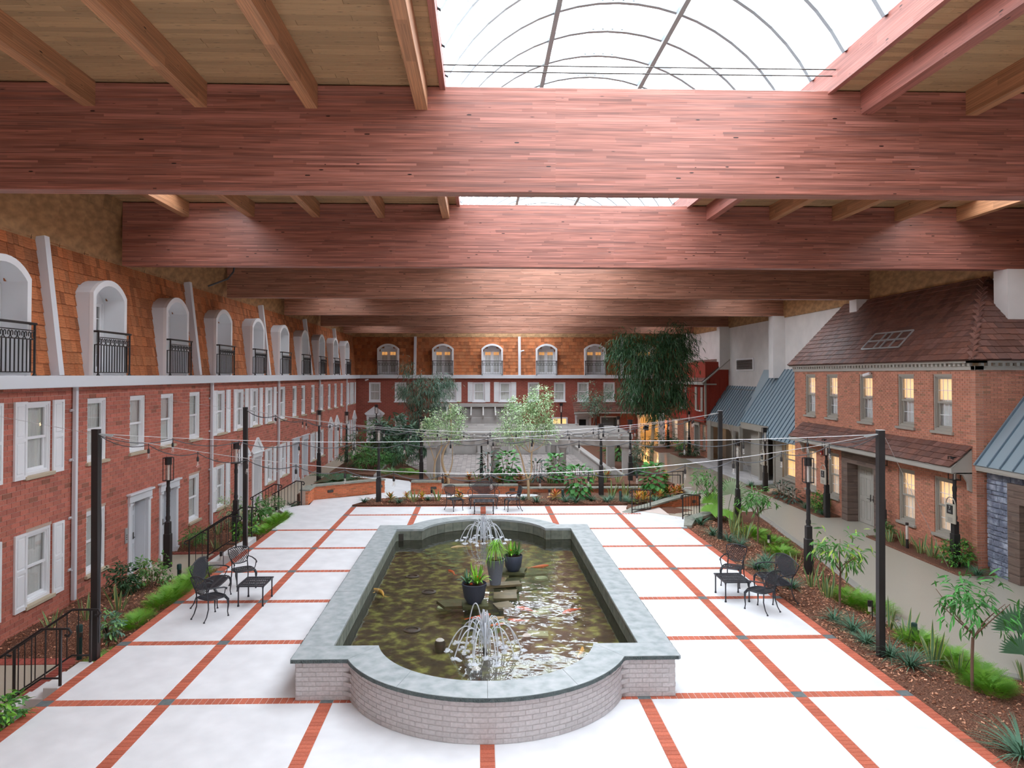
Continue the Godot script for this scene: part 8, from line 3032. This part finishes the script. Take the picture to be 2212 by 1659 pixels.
	for q in [[Vector3(0.1, 6.0, 0), Vector3(2.75, 1.9, 2.0), 430], [Vector3(-0.2, 4.2, 0.2), Vector3(2.0, 1.1, 1.5), 170], [Vector3(1.4, 7.5, 0), Vector3(1.4, 0.9, 1.2), 100], [Vector3(-1.6, 7.1, 0), Vector3(1.0, 0.9, 1.0), 70], [Vector3(0.2, 3.2, 0.2), Vector3(0.9, 0.6, 0.8), 36], [Vector3(1.6, 4.0, 0), Vector3(1.0, 0.8, 1.0), 60]]:
		crown(t, q[0], q[1], q[2], 14, LF.willow, M.leaf_dark, GREEN, 0.95, 1.15, 0, 0.2)
	t = thing("tree", "slim small leaved tree before the far wall between the middle tree and the tallest one", "tree", Vector3(8.3, -0.3, -53.0))
	limb(t, "trunk", [Vector3(0, -0.1, 0), Vector3(-0.1, 1.3, 0), Vector3(0.1, 2.4, 0), Vector3(-0.1, 4.2, 0)], 0.05, 0.02, M.bark_brown)
	limb(t, "branch", [Vector3(0, 1.8, 0), Vector3(0.4, 2.8, 0), Vector3(0.5, 3.6, 0)], 0.03, 0.01, M.bark_brown)
	for q in [[Vector3(0.05, 3.7, 0), Vector3(1.45, 1.05, 1.0), 110], [Vector3(0.3, 2.7, 0), Vector3(0.9, 0.4, 0.7), 24]]:
		crown(t, q[0], q[1], q[2], 12, LF.small, M.leaf_grey, [Color(1.2, 1.3, 1.1), Color(1, 1, 1), Color(1.6, 1.6, 1.4)], 0.5, 1.5, 0, 0.16)
	# young trees along the right bed
	var y := [[8.2, -11.9, 0.85, 0.72, 0.55, 1.42, 0.0, "young tree with glossy drooping leaves, nearest along the right bed"], [8.15, -16.24, 0.7, 0.62, 0.5, 1.3, 0.12, "young tree with some peach coloured leaves, second along the right bed"], [8.7, -22.5, 0.72, 0.62, 0.42, 1.4, 0.0, "young tree with a bushy crown, third along the right bed"], [8.35, -26.4, 0.72, 0.66, 0.58, 1.3, 0.0, "young tree partly behind the far right pole, farthest along the right bed"]]
	for i in 4:
		var q = y[i]
		var h: float = q[5]
		t = thing("tree", q[7], "tree", Vector3(q[0], bed_right(q[0], q[1]), q[1]))
		limb(t, "trunk", [Vector3(0, -0.05, 0), Vector3(0.0, 0.45, 0), Vector3(0.02, h - 0.55, 0)], 0.028, 0.024, M.bark_brown)
		for k in 6:
			var a := k * 1.05 + i
			var e := Vector3(cos(a) * q[3] * 0.8, h + 0.2 * sin(k * 2.2), sin(a) * q[3] * 0.8)
			limb(t, "branch", [Vector3(0.02, h - 0.58 + 0.03 * k, 0), Vector3(e.x * 0.35, h - 0.3, e.z * 0.35), e], 0.014, 0.005, M.bark_brown)
		var tn := [Color(1, 1, 1), Color(0.72, 0.82, 0.72), Color(1.3, 1.3, 1.2), Color(1.6, 1.7, 1.6)]
		if q[6] > 0: tn.append(Color(5.0, 2.6, 1.6))
		crown(t, Vector3(0, h + 0.02, 0), Vector3(q[3], q[4], q[3] * 0.9), 40, 8, LF.lance, M.leaf_mid if i != 0 else M.leaf_fig, tn, 0.45, 1.05, 300 if i < 2 else 0, 0.06)

func small_things():
	var n := 0
	for q in [[-7.85, -14.45, -0.45, 0.62, "green bollard beside the near left steps"], [-7.9, -19.25, -0.35, 0.45, "green bollard at the yellow green shrub by the pale doors"], [8.65, -14.25, -0.28, 0.4, "green bollard between the sword leaved plants of the right bed"], [3.3, -29.0, 0.05, 0.4, "short green bollard before the low wall right of the pale trunk"], [5.55, -28.6, 0.05, 0.4, "short green bollard in the bed near the right ramp"]]:
		var o := thing("bollard", q[4], "bollard", Vector3(q[0], q[2], q[1]))
		var g := Geo.new()
		g.lathe([Vector2(0.05, -0.05), Vector2(0.05, q[3] - 0.13), Vector2(0.058, q[3] - 0.13), Vector2(0.058, q[3] - 0.02), Vector2(0.05, q[3]), Vector2(0, q[3] + 0.01)], 16)
		part("post", g, M.green_metal, o)
		g = Geo.new()
		g.box(Vector3(0.045, q[3] - 0.18, 0.03), Vector3(0.05, 0.1, 0.06), Basis.IDENTITY, 0.008)
		part("outlet_cover", g, M.bronze, o)
	for q in [[-7.3, -14.35, "dark path light behind the near left pole"], [-7.15, -20.2, "dark path light stake beside the left bench"], [-7.35, -26.3, "dark path light at the far end of the left bed"], [8.35, -15.35, "dark path light by the second young tree"], [8.8, -21.9, "dark path light by the third young tree"], [-1.95, -28.9, "dark path light among the crotons left of the bench"], [2.75, -28.9, "dark path light right of the pale trunk"]]:
		var o := thing("path_light", q[2], "path light", Vector3(q[0], bed_left(q[0], q[1]) if q[0] < -6 else (bed_right(q[0], q[1]) if q[0] > 6.9 else 0.05), q[1]))
		var g := Geo.new()
		g.box(Vector3(0.06, 0.2, 0), Vector3(0.014, 0.46, 0.014))
		g.box(Vector3(0.03, 0.42, 0), Vector3(0.06, 0.014, 0.014))
		part("stake", g, M.black_metal, o)
		g = Geo.new()
		g.lathe([Vector2(0, 0.43), Vector2(0.04, 0.43), Vector2(0.042, 0.31), Vector2(0.038, 0.31)], 14)
		part("shade", g, M.black_metal, o)
		g = Geo.new()
		g.lathe([Vector2(0.034, 0.32), Vector2(0.034, 0.2), Vector2(0, 0.195)], 14)
		part("lens", g, M.lamp_lens, o)
	var b := thing("bollard_light", "slim round bollard light with a pale band before the brick house", "bollard light", Vector3(13.1, YR + 0.03, -21.9))
	var g := Geo.new()
	g.lathe([Vector2(0.045, 0), Vector2(0.045, 0.3), Vector2(0, 0.3)], 14)
	g.lathe([Vector2(0, 0.72), Vector2(0.045, 0.72), Vector2(0.045, 0.8), Vector2(0, 0.8)], 14)
	part("post", g, M.black_metal, b)
	g = Geo.new()
	g.lathe([Vector2(0.04, 0.3), Vector2(0.04, 0.72)], 14)
	part("lens", g, M.lamp_lens, b)
	for q in [[WR - 0.02, 5.12, -24.6, -PI / 2, "white security camera under the brick house's cornice"], [3.4, 7.0, WB + 0.3, 0.0, "small white security camera by the middle fin of the far slope"], [-9.0, 4.68, WB + 0.1, 0.0, "small white security camera under the far ledge at the left corner"]]:
		var o := thing("camera_unit", q[4], "security camera", Vector3(q[0], q[1], q[2]), q[3])
		g = Geo.new()
		g.tube([Vector3(0, 0, 0), Vector3(0, 0.02, 0.1), Vector3(-0.03, -0.01, 0.12)], 0.02, 8)
		part("arm", g, M.black_metal, o)
		g = Geo.new()
		g.tube([Vector3(0.06, 0.0, 0.1), Vector3(-0.2, -0.07, 0.18)], [0.05, 0.06], 12)
		part("body", g, M.white_paint, o)
	var a := thing("fire_alarm", "small red fire alarm on the brick house between the lit ground floor windows", "alarm", Vector3(WR - 0.005, 1.98, -28.3), -PI / 2)
	g = Geo.new()
	g.box(Vector3(0, 0, 0.03), Vector3(0.13, 0.18, 0.06), Basis.IDENTITY, 0.01)
	part("case", g, M.red_plastic, a)
	g = Geo.new()
	g.lathe([Vector2(0.04, 0), Vector2(0.03, 0.02), Vector2(0, 0.025)], 12, Vector3(0, -0.03, 0.06), Basis(Vector3.RIGHT, PI / 2))
	part("strobe", g, M.white_paint, a)
	var s := thing("stone", "rounded tan boulder in the bed before the grey shop front", "stone", Vector3(13.1, YR + 0.1, -32.1))
	g = Geo.new()
	g.lathe([Vector2(0, -0.14), Vector2(0.2, -0.1), Vector2(0.25, 0.02), Vector2(0.17, 0.14), Vector2(0, 0.19)], 14, Vector3.ZERO, Basis.from_scale(Vector3(1, 1, 0.75)), -1.0)
	part("boulder", g, M.stone, s)
	for i in 3:
		var st := Geo.new()
		st.box(Vector3(8.75 + 0.1 * i, -0.26, [-15.2, -15.75, -14.7][i]), Vector3(0.4, 0.05, 0.5), Basis(Vector3.UP, 0.3 * i), 0.01)
		tag(part("stepping_stone", st, M.kerb, self), "flat grey stepping stone in the right bed behind the near pole, %s" % ORD[i], "stone")
	var ic := thing("intercom", "small grey intercom plate left of the nearest white door on the left wall", "intercom", Vector3(WL + 0.005, 0.55, -20.6), PI / 2)
	g = Geo.new()
	g.box(Vector3(0, 0, 0.015), Vector3(0.13, 0.42, 0.03), Basis.IDENTITY, 0.006)
	part("plate", g, M.steel, ic)
	g = Geo.new()
	for k in 3: g.box(Vector3(0, -0.1 + k * 0.06, 0.032), Vector3(0.05, 0.03, 0.006))
	part("buttons", g, M.bronze, ic)
	var rc := thing("sign_post", "slim dark post with a small box before the yellow doorway", "sign post", Vector3(11.9, -0.3, -52.0))
	g = Geo.new()
	g.bar(Vector3.ZERO, Vector3(0, 1.5, 0), 0.06)
	part("post", g, M.bronze, rc)
	g = Geo.new()
	g.box(Vector3(0.1, 1.55, 0), Vector3(0.3, 0.42, 0.1), Basis.IDENTITY, 0.01)
	part("box", g, M.black_metal, rc)
